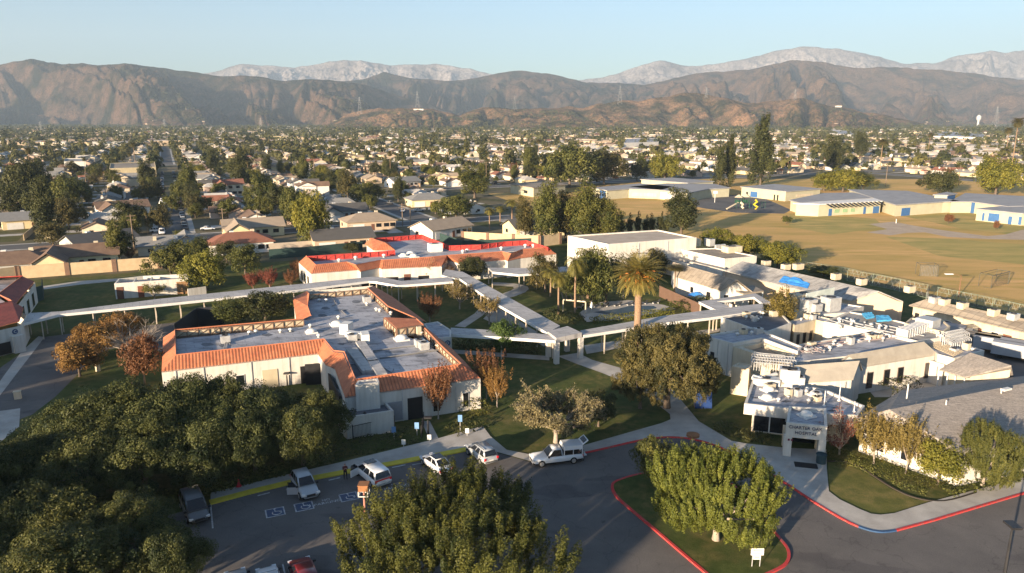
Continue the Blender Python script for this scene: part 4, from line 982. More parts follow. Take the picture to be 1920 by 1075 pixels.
A, B = P(1667, 771, 5.9), P(2000, 706, 5.9); Cc, D, E = P(1604, 788, 3.8), P(1800, 851, 3.8), P(2100, 800, 3.8); F1, F2 = P(1880, 712, 3.8), P(1690, 735, 3.8); G = P(2080, 690, 3.8)
mb = MB()
for tri in ((A, Cc, D), (A, D, B), (B, D, E), (A, B, F1), (A, F1, F2), (A, F2, Cc), (B, G, F1), (B, E, G)): mb.hexa(list(tri), [q + t for q in tri])
mb.build('roof', SHING, sw)
cen = (A + B) / 2; sh = lambda q: q.lerp(Vector((cen.x, cen.y, q.z)), .05)
wp = [sh(q) for q in (Cc, D, E, G, F1, F2)]; mb = MB()
for i in range(6): a, b = wp[i], wp[(i + 1) % 6]; mb.quad(z(a), z(b), b + Vector((0, 0, .05)), a + Vector((0, 0, .05)))
mb.build('wall', STUC, sw)
for u in (.2, .45, .7): opening(sw, 'window', wp[0], wp[1], u, u + .07, .9, 2.4, GLASS, frame=WHITE)
for px, y0, y1, lab in ((1699, 755, 721, 'white roof pole left of the three on the shaded shingle slope'), (1771, 779, 751, 'white roof pole in the middle of the shingle roof front slope'), (1874, 757, 730, 'white roof pole with a small lamp head near the right picture edge')):
    b = P(px, y0, 4.6); h_ = hgt(b, y1); mb = MB(); mb.tube([b - Vector((0, 0, .8)), b + Vector((0, 0, h_))], .07, 6)
    if px > 1800: mb.box((b.x + .5, b.y, b.z + h_), (1.3, .5, .2), GA)
    tag(mb.build('roof_pole', WHITE), lab, 'pole')

# ---- entrance
EH = 3.75
ent = empty('hospital_entrance', P(1510, 850), 0, 'white flat-roofed hospital entrance with lettered canopy and dark windows', 'building')
h1 = PP([(1395.5, 757), (1410, 714), (1506, 723), (1548, 730), (1622, 761), (1608, 779), (1552, 776), (1477, 766)], EH)
mb = MB(); i2 = ring(mb, h1, EH, 2.45, .3, .3); mb.build('fascia', STUC, ent); flatroof('roof', i2, EH - .3, WROOF, ent)
core = inset(h1, .9); mb = MB(); mb.hexa([(p[0], p[1], 0) for p in core], [(p[0], p[1], 2.6) for p in core]); mb.build('wall', CREAM, ent)
mb = MB(); mb.hexa([(p[0], p[1], 2.44) for p in inset(h1, .05)], [(p[0], p[1], 2.5) for p in inset(h1, .05)]); mb.build('soffit', WHITE, ent)
ca, cb = core[0], core[7]
for u0, u1 in ((.06, .5), (.54, .97)): opening(ent, 'window', ca, cb, u0, u1, .25, 2.35, GLASS, frame=WHITE)
f1, f2 = P(1474, 796.5, EH), P(1551, 804, EH); b1, b2 = P(1479, 766.5, EH), P(1549, 771, EH)
cnp = [f1, f2, b2 + (b2 - f2) * .05, b1 + (b1 - f1) * .05]
mb = MB(); i3 = ring(mb, cnp, EH + .25, 2.35, .3, .28); mb.build('canopy_fascia', STUC, ent); flatroof('canopy_roof', i3, EH - .05, WROOF, ent)
mb = MB(); mb.hexa([(p[0], p[1], 2.33) for p in inset(cnp, .02)], [(p[0], p[1], 2.42) for p in inset(cnp, .02)]); mb.build('soffit', CREAM, ent)
d, nn = facing(f1, f2); rz_ = math.atan2(d.y, d.x); ln = (f2 - f1).length
for u, w in ((.08, .8), (.92, .75)):
    q = f1 + d * ln * u - nn * .45; mb = MB(); mb.box((q.x, q.y, 1.18), (w, .9, 2.36), rz_); mb.build('pillar', STUC, ent)
    q = q - nn * 2.6; mb = MB(); mb.box((q.x, q.y, 1.18), (w * .6, .5, 2.36), rz_); mb.build('pillar', CREAM, ent)
q = (f1 + f2) / 2 - nn * 4.4; mb = MB(); mb.box((q.x, q.y, 1.15), (ln * .8, .15, 2.3), rz_); mb.build('lobby_glazing', GLASS, ent)
navy = mat('navy_lettering', (.03, .045, .10)); mid = (f1 + f2) / 2
text_on(ent, 'CHARTER OAK', mid + nn * .04 + Vector((0, 0, -.20)) + d * -.1, d, .50, navy); text_on(ent, 'HOSPITAL', mid + nn * .04 + Vector((0, 0, -.80)), d, .50, navy)
for o, m_ in ((-.02, REDC), (.30, REDC)): q = f1 + d * (.42 + o) + nn * .03; mb = MB(); mb.box((q.x, q.y, 2.05), (.2, .06, .22), rz_); mb.build('wall_plate', mat('maroon_plate', (.16, .03, .05)), ent)
for px, py, r_ in ((1441, 733, .72), (1438, 748, .66), (1530, 742, .78)): skylight(px, py, EH - .3, r_, ent)
skylight(1512, 781, EH - .05, .72, ent)
for px, py, w, d_, h_ in ((1471, 722, 1.4, 1.6, 2.1), (1485, 724, 1.4, 1.6, 2.1), (1497, 725, 1.2, 1.5, 1.2), (1436, 722, 3.2, 1.4, .8), (1420, 716, 1.0, 1.0, .6)): acbox(px, py, EH - .3, w, d_, h_, root=ent, rz=rz_)
mb = MB(); mb.tube(PP([(1412, 708), (1425, 712), (1455, 703)], EH + .4), .35, 8); mb.build('roof_duct', WHITE, ent)
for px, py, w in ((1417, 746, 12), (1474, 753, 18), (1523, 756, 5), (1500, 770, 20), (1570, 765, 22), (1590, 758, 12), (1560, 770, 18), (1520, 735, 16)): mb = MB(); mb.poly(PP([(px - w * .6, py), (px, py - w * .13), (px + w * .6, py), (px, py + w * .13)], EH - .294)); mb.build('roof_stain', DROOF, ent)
for px, y0, y1, lab in ((1545, 762, 733, 'thin white mast on the entrance roof above the lettering'), (1573, 752, 720, 'thin white mast behind the curved entrance parapet'), (1601, 773, 753, 'short white mast at the right end of the entrance roof')):
    b = P(px, y0, EH - .3); mb = MB(); mb.tube([b, b + Vector((0, 0, hgt(b, y1)))], .055, 6); mb.lathe(b, [(.2, 0), (.2, .12), (.06, .2)], 8); tag(mb.build('roof_mast', WHITE), lab, 'mast')
b = P(1511, 873, .1); mb = MB(); mb.box((b.x, b.y, .125), (2.3, 1.2, .03), rz_); tag(mb.build('door_mat', DARKM), 'large black door mat on the pavement before the entrance', 'mat')
b = P(1539, 868, .1); mb = MB(); mb.lathe((b.x, b.y, .1), [(.5, 0), (.52, .9), (.58, .95), (.55, 1.05), (.2, 1.1)], 10); o = mb.build('litter_bin', mat('teal_bin', (.03, .06, .075)), None); tag(o, 'dark teal litter bin by the right entrance pillar', 'bin')
mb = MB(); mb.lathe((b.x, b.y, .98), [(.3, .12), (.28, .2), (.1, .22)], 10); mb.build('lid', DARKM, o)

for root_, box_, zz_, n_ in ((mM, [(1500, 652), (1640, 630), (1700, 634), (1500, 676)], 4.4, 16), (mA, [(1340, 627), (1415, 618), (1440, 626), (1370, 636)], 4.75, 5), (mB, [(1372, 594), (1430, 586), (1456, 592), (1410, 608)], 4.6, 12), (mC, [(1492, 602), (1524, 593), (1556, 600), (1530, 600)], 4.25, 7), (mF, [(1748, 644), (1800, 634), (1830, 655), (1790, 666)], 4.15, 10), (ent, [(1412, 722), (1500, 728), (1590, 762), (1420, 752)], EH - .3, 14)):
    q_ = PP(box_, zz_)
    for i in range(n_):
        b_ = q_[0].lerp(q_[1], rg.random()).lerp(q_[3].lerp(q_[2], rg.random()), rg.random()); pq = proj(b_)
        if i % 3 == 0: acbox(pq[0], pq[1], zz_, rg.uniform(.5, 1.3), rg.uniform(.5, 1.0), rg.uniform(.35, .9), root=root_, m=METAL if i % 2 else CREAM)
        else: vent(pq[0], pq[1], zz_, rg.uniform(.12, .26), rg.uniform(.3, .8), METAL if i % 2 else WHITE, root_)
# ---- long tan-roofed ward at the right edge
rw = empty('ward_building', P(1850, 620), 0, 'long cream ward with tan roof, brown doors and coolers beside the field fence', 'building')
a, b = P(1704, 574, 3.6), P(2010, 646, 3.6); ra, rb = P(1736, 563, 4.9), P(2030, 622, 4.9); m1 = Vector((2 * ra.x - a.x, 2 * ra.y - a.y, 3.6)); m2 = Vector((2 * rb.x - b.x, 2 * rb.y - b.y, 3.6))
mb = MB(); mb.hexa([a, b, rb, ra], [q + t for q in (a, b, rb, ra)]); mb.hexa([m2, m1, ra, rb], [q + t for q in (m2, m1, ra, rb)]); mb.build('roof', TANROOF, rw)
d, nn = facing(a, b); wa, wb = a - nn * .7 + d * .4, b - nn * .7; wc, wd = m2 + nn * .6, m1 + nn * .6 + d * .4; mb = MB(); lo = Vector((0, 0, .03))
mb.quad(z(wa), z(wb), wb + lo, wa + lo); mb.quad(z(wc), z(wd), wd + lo, wc + lo); mb.poly([z(wd), z(wa), wa + lo, ra + d * .4 + lo, wd + lo]); mb.build('wall', CREAM, rw)
for u0, u1, m_ in ((.335, .36, BROWN), (.455, .477, BROWN), (.61, .66, BROWN), (.12, .145, DUSK), (.02, .05, DUSK)): opening(rw, 'door', wa, wb, u0, u1, 0, 2.5, m_)
for u0 in (.235, .54, .74, .86): opening(rw, 'window', wa, wb, u0, u0 + .04, 1.0, 2.4, GLASS, frame=WHITE)
for i, (px, py) in enumerate(((1751, 568), (1770, 572), (1804, 579), (1862, 592), (1899, 600))): acbox(px, py, 4.7, 1.5, 1.2, .9, m=METAL if i in (0, 4) else CREAM, label='pale rooftop cooler on the tan-roofed ward, %s from the left' % ordw(i), group='coolers on the tan ward roof')

# ---- covered walkways
def walkway(name, up, lo, z, label, posts=(), th=.35, pz=None, sp=None):
    """roof between far edge up and near edge lo (photo points), posts under the near edge"""
    U = PP(up, z); Lw = PP(lo, z); r = empty(name, centroid(U + Lw), 0, label, 'walkway'); dn = Vector((0, 0, -th))
    mb = MB()
    for i in range(len(U) - 1):
        q = [Lw[i], Lw[i + 1], U[i + 1], U[i]]; mb.hexa([p + dn for p in q], q)
    mb.build('roof', WALKR, r)
    mb = MB()
    for i in range(len(Lw) - 1):
        a, b = Lw[i], Lw[i + 1]; d, nn = facing(a, b); c = (a + b) / 2 + nn * .05; mb.box((c.x, c.y, z - th * .55), ((b - a).length, .08, th + .1), math.atan2(d.y, d.x))
    mb.build('fascia', WHITE, r)
    for i in range(len(Lw) - 1):
        a, b, c, d_ = Lw[i], Lw[i + 1], U[i + 1], U[i]; k = max(1, round((b - a).length / (sp or 4.2)))
        for j in range(k + (1 if i == len(Lw) - 2 else 0)):
            for s0, s1 in (((a, b), .12), ((d_, c), .12)):
                q = s0[0].lerp(s0[1], j / k); o = (d_ if s0[0] is a else a).lerp(c if s0[0] is a else b, j / k); q = q.lerp(o, s1)
                mb = MB(); mb.box((q.x, q.y, (z - th) / 2), (.16, .16, z - th), GA); mb.build('post', mat('post_paint', (.55, .47, .38)), r)
    return r
WZ = 3.7
walkway('covered_walkway', [(55, 587), (115, 584), (290, 561.5), (550, 534), (697, 519)], [(38, 608), (111, 589.5), (290, 572), (550, 545), (692, 527)], WZ, 'long straight white-roofed walkway crossing the lawn on the left')
walkway('covered_walkway', [(697, 519), (717, 520), (753, 527), (845, 519)], [(692, 527.5), (704, 528), (746, 535.5), (850, 528)], WZ, 'kinked walkway roof in front of the far red-roofed building')
walkway('covered_walkway', [(887, 520.5), (958, 560), (1050, 611)], [(860, 521), (927, 567), (1027, 624)], WZ, 'wide white walkway roof running diagonally down to the small pavilion')
walkway('covered_walkway', [(845, 614.5), (940, 620), (1036, 628)], [(846, 627), (940, 632), (1042, 639)], WZ, 'white walkway roof between the letter block and the small pavilion', sp=6)
walkway('covered_walkway', [(1088, 620), (1240, 593), (1340, 580), (1430, 569)], [(1094, 629), (1250, 605), (1330, 596), (1432, 582)], WZ, 'walkway roof running right from the small pavilion past the palm')
walkway('covered_walkway', [(915, 502), (984, 503), (1070, 500)], [(924, 510), (972, 515), (1070, 508)], WZ, 'far walkway roof in the shade beside the palm garden')
walkway('covered_walkway', [(836, 505), (868, 510), (887, 520)], [(828, 516), (845, 521), (858, 523)], WZ, 'short walkway roof stub at the corner of the far red-roofed building')
for seg, lab in ((([(1310, 565.5), (1416, 550)], [(1345, 565.5), (1414, 557)]), 'far side of the small courtyard walkway ring'), (([(1416, 550), (1446, 566)], [(1414, 557), (1430, 569)]), 'right side of the small courtyard walkway ring'), (([(1344, 565.5), (1368, 575)], [(1310, 565.5), (1342, 581)]), 'left side of the small courtyard walkway ring')):
    walkway('covered_walkway', seg[0], seg[1], WZ + .01, lab)
pv = canopy('pavilion', [(1027, 621.5), (1064, 611.5), (1091, 624), (1043, 634)], 4.1, 'small square white pavilion where three walkways meet', WALKR, STUC, .75, cat='pavilion', pr=.34)
blk, bp = flatb('letter_block', [(795, 607), (821, 603), (846, 619), (846, 632), (812, 634)], 4.6, 'plain white entrance block with a round letter sign at the end of a walkway', 'building', par=.1)
d, nn = facing(bp[3], bp[4]); q = bp[3].lerp(bp[4], .2) - Vector((0, 0, .9)) + nn * .05
dd = d if d.x > 0 else -d
disc(blk, q, nn, .42, mat('navy_disc', (.05, .08, .16))); text_on(blk, 'D', q + nn * .05, dd, .6, WHITE)
opening(blk, 'window', bp[3], bp[4], .6, .85, 1.2, 2.6, GLASS, frame=WHITE)
# dark glazed sides and hedge lines under the walkways
# ---------------------------------------------------------------- vehicles (x forward, origin on the ground)
def paint(name, c, rough=.3):
    m, nt, bs = _nt(name); bs.inputs['Base Color'].default_value = c4(c); bs.inputs['Roughness'].default_value = rough; bs.inputs['Coat Weight'].default_value = .4; bs.inputs['Metallic'].default_value = .15
    return m
WP = paint('white_car_paint', (.72, .73, .74)); SIL = paint('silver_car_paint', (.36, .38, .40)); REDP = paint('dark_red_car_paint', (.16, .015, .02)); GRP = paint('grey_car_paint', (.12, .125, .13)); BLP = paint('black_car_paint', (.02, .02, .024)); BLUP = paint('blue_car_paint', (.06, .10, .2))
TYRE = mat('tyre_rubber', (.018, .018, .018), (.012, .012, .012)); RIM = mat('wheel_rim', (.45, .45, .46), (.4, .4, .4), metal=.6, rough=.35); LAMPW = mat('headlight_glass', (.7, .7, .7), (.6, .6, .6), rough=.15); LAMPR = mat('taillight_red', (.55, .03, .04), (.45, .02, .03), rough=.25)
CARM = {}
def car_meshes(kind):
    """kind -> list of (name, mesh maker with body paint slot)"""
    if kind in CARM: return CARM[kind]
    # stations x, half width, hood/belt height ; cabin: belt corners and roof corners
    K = {'sedan': dict(L=4.7, W=1.82, belt=[(-2.35, .62, .62), (-2.2, .82, .92), (-1.3, .9, 1.0), (.2, .91, .96), (1.2, .89, .92), (2.0, .82, .78), (2.33, .62, .58)], cab=[(-1.85, .78, .98), (-.95, .62, 1.43), (.25, .62, 1.45), (1.15, .78, .93)], wb=(1.42, -1.38), wr=.33),
         'suv': dict(L=4.65, W=1.88, belt=[(-2.3, .74, .70), (-2.2, .88, 1.05), (-1.2, .94, 1.10), (.3, .94, 1.08), (1.1, .92, 1.05), (2.0, .86, .95), (2.3, .70, .70)], cab=[(-2.2, .84, 1.08), (-1.85, .70, 1.66), (.15, .70, 1.70), (1.05, .84, 1.06)], wb=(1.38, -1.38), wr=.37),
         'van': dict(L=5.1, W=1.98, belt=[(-2.52, .84, .72), (-2.45, .95, 1.10), (-1.2, .99, 1.12), (.6, .99, 1.10), (1.5, .96, 1.02), (2.25, .88, .88), (2.54, .70, .68)], cab=[(-2.48, .92, 1.08), (-2.2, .80, 1.74), (.55, .80, 1.76), (1.65, .90, 1.02)], wb=(1.55, -1.5), wr=.35),
         'pickup': dict(L=5.6, W=1.95, belt=[(-2.8, .92, .75), (-2.75, .97, 1.05), (-.5, .98, 1.06), (.3, .98, 1.06), (1.3, .97, 1.04), (2.5, .90, .98), (2.78, .74, .75)], cab=[(-.55, .90, 1.04), (-.42, .74, 1.74), (.55, .74, 1.76), (1.25, .90, 1.04)], wb=(1.85, -1.7), wr=.39)}[kind]
    mb = MB(); st = K['belt']; n = len(st); prof = []
    for x, w, h in st:
        zb = .24 if abs(x) < K['L'] * .46 else .36
        prof.append([(x, -w * .9, zb), (x, -w, zb + .2), (x, -w, h * .72), (x, -w * .93, h * .95), (x, -w * .72, h), (x, w * .72, h), (x, w * .93, h * .95), (x, w, h * .72), (x, w, zb + .2), (x, w * .9, zb)])
    for k in range(n - 1):
        a, b = prof[k], prof[k + 1]; m = len(a)
        for q in range(m): mb.quad(a[q], b[q], b[(q + 1) % m], a[(q + 1) % m])
    mb.poly(prof[0]); mb.poly(prof[-1][::-1])
    c = K['cab']; (x0, w0, z0), (x1, w1, z1), (x2, w2, z2), (x3, w3, z3) = c
    lo = [(x0, -w0, z0 - .05), (x3, -w3, z3 - .05), (x3, w3, z3 - .05), (x0, w0, z0 - .05)]; hi = [(x1, -w1, z1), (x2, -w2, z2), (x2, w2, z2), (x1, w1, z1)]
    mb.hexa(lo, hi)
    hx = [(x1 + .05, -w1 * .9, z1 - .02), (x2 - .05, -w2 * .9, z2 - .02), (x2 - .05, w2 * .9, z2 - .02), (x1 + .05, w1 * .9, z1 - .02)]
    mb.hexa(hx, [(p[0] * .97, p[1] * .94, p[2] + .05) for p in hx])
    def fin(mb, sm=True, bev=.075):
        me = mb.mesh(kind + '_part', [WP]); bm = bmesh.new(); bm.from_mesh(me); bmesh.ops.remove_doubles(bm, verts=bm.verts, dist=.001); bmesh.ops.recalc_face_normals(bm, faces=bm.faces)
        if bev: bmesh.ops.bevel(bm, geom=[e for e in bm.edges if len(e.link_faces) == 2 and e.calc_face_angle(0) > .35], offset=bev, segments=3, affect='EDGES', clamp_overlap=True)
        bm.to_mesh(me); bm.free(); me.polygons.foreach_set('use_smooth', [True] * len(me.polygons)); me.materials.append(mat('car_trim', (.02, .02, .022))); me.polygons.foreach_set('material_index', [1 if p.center.z < .44 else 0 for p in me.polygons]); return me
    parts = [('body', fin(mb), None)]
    def pane(a, b, c_, d, k=.86, out=.018):
        a, b, c_, d = map(Vector, (a, b, c_, d)); m = (a + b + c_ + d) / 4; nn = (b - a).cross(d - a).normalized(); 
        if nn.dot(m - Vector((0, 0, .8))) < 0: nn = -nn
        q = [m + (v - m) * k + nn * out for v in (a, b, c_, d)]; p = MB(); p.hexa([v - nn * .012 for v in q], q); return p
    lw = [Vector(p) + Vector((0, 0, .06)) for p in lo]; hw = [Vector(p) for p in hi]
    g = pane(lw[1], lw[2], hw[2], hw[1]); parts.append(('windscreen', g.mesh('pane', GLASS), None))
    g = pane(lw[3], lw[0], hw[0], hw[3]); parts.append(('rear_window', g.mesh('pane', GLASS), None))
    for sgn in (0, 1):
        l0, l1, h0, h1 = (lw[0], lw[1], hw[0], hw[1]) if sgn == 0 else (lw[3], lw[2], hw[3], hw[2])
        cuts = (.02, .34, .64, .98) if kind in ('van', 'suv') else ((.04, .5, .96) if kind == 'sedan' else (.05, .95))
        for u0, u1 in zip(cuts[:-1], cuts[1:]):
            g = pane(l0.lerp(l1, u0 + .015), l0.lerp(l1, u1 - .015), h0.lerp(h1, u1 - .015), h0.lerp(h1, u0 + .015), .9); parts.append(('side_window', g.mesh('pane', GLASS), None))
    for wx in K['wb']:
        for sy in (-1, 1):
            y = sy * (K['W'] / 2 - .1); t = MB(); t.tube([(wx, y - .12, K['wr']), (wx, y + .12, K['wr'])], K['wr'], 18)
            r_ = MB(); r_.tube([(wx, y + sy * .02, K['wr']), (wx, y + sy * .135, K['wr'])], K['wr'] * .62, 12); parts.append(('wheel', t.mesh('tyre', TYRE), ('rim', r_.mesh('rim', RIM))))
    xf, xr = st[-1][0], st[0][0]; zf, zr = st[-2][2] * .78, st[1][2] * .82
    for sy in (-1, 1):
        b = MB(); b.box((xf - .13, sy * st[-1][1] * 1.03, zf), (.22, .34, .16)); parts.append(('headlight', b.mesh('lamp', LAMPW), None))
        b = MB(); b.box((xr + .05, sy * st[1][1] * .86, zr), (.12, .22, .26)); parts.append(('taillight', b.mesh('lamp', LAMPR), None))
        b = MB(); b.box((x3 - .15, sy * (w3 + .14), z3 + .08), (.16, .24, .15)); parts.append(('mirror', b.mesh('mirror', DARKM), None))
    b = MB(); b.box((xf - .02, 0, zf - .12), (.08, st[-1][1] * 1.2, .22)); parts.append(('grille', b.mesh('grille', DARKM), None))
    b = MB(); b.box((xr + .01, 0, zr - .18), (.05, .5, .14)); parts.append(('number_plate', b.mesh('plate', WHITE), None))
    CARM[kind] = parts; return parts
def car(kind, loc, rz, pnt, label, group=None, simple=False, name=None):
    o = empty(name or {'pickup': 'pickup_truck', 'van': 'parked_minivan'}.get(kind, 'parked_car'), loc, rz, label, {'pickup': 'truck', 'van': 'minivan'}.get(kind, 'car'), group)
    for nm, me, sub in car_meshes(kind):
        if simple and nm in ('mirror', 'grille', 'number_plate', 'headlight', 'taillight'): continue
        p = put(nm, me, o)
        if nm == 'body': p.material_slots[0].link = 'OBJECT'; p.material_slots[0].material = pnt
        if sub and not simple: put(sub[0], sub[1], p)
    return o
def heading(p, q): d = P(*q) - P(*p); return math.atan2(d.y, d.x)
def carpx(kind, rear, front, pnt, label, **kw):
    a, b = P(*rear), P(*front); return car(kind, (a + b) / 2, math.atan2((b - a).y, (b - a).x), pnt, label, **kw)
PDIR = math.atan2((P(545, 908) - P(885, 844)).y, (P(545, 908) - P(885, 844)).x)      # along the kerb
ST = R(2) + math.atan2(-(P(397, 988) - P(392, 950)).y, -(P(397, 988) - P(392, 950)).x)  # into a stall
def doorleaf(root, kind, side, m, ang, x=.95, ln=1.05):
    """front door of a car standing open"""
    w = .93; h = (.35, 1.1, 1.62) if kind != 'sedan' else (.35, .95, 1.38); mb = MB(); hx = Vector((x, side * w, 0)); d = Vector((-math.cos(ang), side * math.sin(ang), 0))
    nn = Vector((-d.y, d.x, 0)) * .04; e = hx + d * ln
    zv = lambda q, zz: Vector((q.x, q.y, zz)); mb.hexa([zv(hx - nn, h[0]), zv(e - nn, h[0]), zv(e + nn, h[0]), zv(hx + nn, h[0])], [zv(hx - nn, h[1]), zv(e - nn, h[1]), zv(e + nn, h[1]), zv(hx + nn, h[1])])
    o = mb.build('door', m, root, world=False); o['label'] = 'open front door'
    mb = MB(); mb.tube([zv(e, h[1]), zv(e - d * .12, h[2]), zv(hx + d * .45, h[2]), zv(hx + d * .05, h[1])], .035, 5); mb.hexa([zv(e - nn * .3 - d * .08, h[1]), zv(e + nn * .3 - d * .08, h[1]), zv(hx + nn * .3 + d * .12, h[1]), zv(hx - nn * .3 + d * .12, h[1])], [zv(e - nn * .3 - d * .18, h[2]), zv(e + nn * .3 - d * .18, h[2]), zv(hx + nn * .3 + d * .5, h[2]), zv(hx - nn * .3 + d * .5, h[2])]); mb.build('window', GLASS, o, world=False)
c1 = carpx('suv', (562, 905), (583, 938), SIL, 'silver crossover nosed out of its stall with one front door open'); doorleaf(c1, 'suv', -1, SIL, R(62))
c2 = carpx('van', (716, 913), (681, 884), WP, 'white minivan with its driver door open beside a dark-clad person'); doorleaf(c2, 'van', 1, WP, R(72), 1.25)
b = MB(); b.box((-2.56, 0, 1.0), (.06, 1.7, .12)); b.build('light_bar', LAMPR, c2, world=False)
b = MB(); b.box((.3, 0, 1.835), (.9, 1.1, .02)); b.build('sunroof', GLASS, c2, world=False)
c3 = carpx('sedan', (832, 889), (804, 867), WP, 'white sedan with a dark glass roof nosed to the yellow kerb'); b = MB(); b.box((-.35, 0, 1.505), (1.2, 1.1, .02)); b.build('sunroof', GLASS, c3, world=False)
c4_ = carpx('suv', (919, 872), (886, 846), SIL, 'silver hatchback with roof rails nosed to the end of the yellow kerb')
for sy in (-.58, .58): b = MB(); b.tube([(-1.7, sy, 1.76), (0, sy, 1.80), (.1, sy, 1.74)], .025, 5); b.build('roof_rail', DARKM, c4_, world=False)
c5 = carpx('van', (358, 945), (374, 980), GRP, 'grey van half hidden under the oaks at the left of the car park')
for px, py, k, m_, lab in ((572, 1092, 'suv', REDP, 'dark red car cut off by the bottom picture edge'), (508, 1106, 'sedan', WP, 'white car at the bottom edge beside the dark red car'), (448, 1112, 'sedan', SIL, 'pale car leftmost of three along the bottom edge')):
    car(k, P(px, py), ST, m_, lab)
carpx('sedan', (150, 1012), (185, 1003), WP, 'white car glimpsed through gaps of the lower left oaks')
pk = carpx('pickup', (1086, 861), (998, 871), WP, 'white pickup with a raised camper shell and open tail hatch'); pk.name = 'pickup_truck'
b = MB(); b.hexa([(-2.72, -.9, 1.62), (-.6, -.9, 1.62), (-.6, .9, 1.62), (-2.72, .9, 1.62)], [(-2.72, -.82, 2.02), (-.72, -.82, 2.08), (-.72, .82, 2.08), (-2.72, .82, 2.02)])
for x, w in ((-2.68, .1), (-1.65, .08), (-.64, .1)):
    for sy in (-.9, .9): b.box((x, sy, 1.34), (w, .06, .6))
sh_ = b.build('camper_shell', WP, pk, world=False)
b = MB(); b.box((-1.66, 0, 1.1), (1.9, 1.72, .06)); b.box((-.62, 0, 1.35), (.05, 1.7, .55)); b.build('shell_interior', DUSK, sh_, world=False)
b = MB(); b.hexa([(-2.74, -.8, 1.98), (-2.74, .8, 1.98), (-2.76, .8, 2.04), (-2.76, -.8, 2.04)], [(-3.35, -.8, 2.42), (-3.35, .8, 2.42), (-3.38, .8, 2.48), (-3.38, -.8, 2.48)]); o = b.build('tail_hatch', WP, pk, world=False)
b = MB(); b.hexa([(-2.86, -.6, 2.13), (-2.86, .6, 2.13), (-2.9, .6, 2.16), (-2.9, -.6, 2.16)], [(-3.24, -.6, 2.41), (-3.24, .6, 2.41), (-3.28, .6, 2.44), (-3.28, -.6, 2.44)]); b.build('hatch_window', GLASS, o, world=False)
b = MB(); b.box((-2.95, 0, .78), (.55, 1.6, .06)); b.build('tailgate', WP, pk, world=False)
# trucks in the right service yard
for i, (px, py, l_, m_, lab) in enumerate(((1782, 636, 4, WP, 'white box trailer nearest the cream block in the service yard'), (1838, 656, 5, GRP, 'dark van between two white trucks in the service yard'), (1872, 664, 7, WP, 'white-roofed truck in the middle of the service yard'), (1908, 676, 7, WP, 'white-roofed truck cut by the right picture edge'))):
    o = empty('box_truck', P(px, py), GA + R(62), lab, 'truck', 'trucks in the service yard'); o.rotation_euler.z = GA - R(65)
    mb = MB(); mb.hexa([(-l_ / 2, -1.1, .7), (l_ / 2, -1.1, .7), (l_ / 2, 1.1, .7), (-l_ / 2, 1.1, .7)], [(-l_ / 2, -1.05, 2.6), (l_ / 2, -1.05, 2.6), (l_ / 2, 1.05, 2.6), (-l_ / 2, 1.05, 2.6)]); mb.build('box', m_ if m_ is GRP else mat('dull_truck_white', (.36, .37, .39)), o, world=False)
    mb = MB(); mb.hexa([(l_ / 2 + .05, -1, .5), (l_ / 2 + 1.7, -1, .5), (l_ / 2 + 1.7, 1, .5), (l_ / 2 + .05, 1, .5)], [(l_ / 2 + .05, -.9, 2.2), (l_ / 2 + .9, -.9, 2.2), (l_ / 2 + .9, .9, 2.2), (l_ / 2 + .05, .9, 2.2)]); mb.build('cab', m_, o, world=False)
    for wx in (l_ / 2 + .8, -l_ / 2 + 1.2):
        for sy in (-.95, .95): mb = MB(); mb.tube([(wx, sy - .12, .42), (wx, sy + .12, .42)], .42, 14); mb.build('wheel', TYRE, o, world=False)
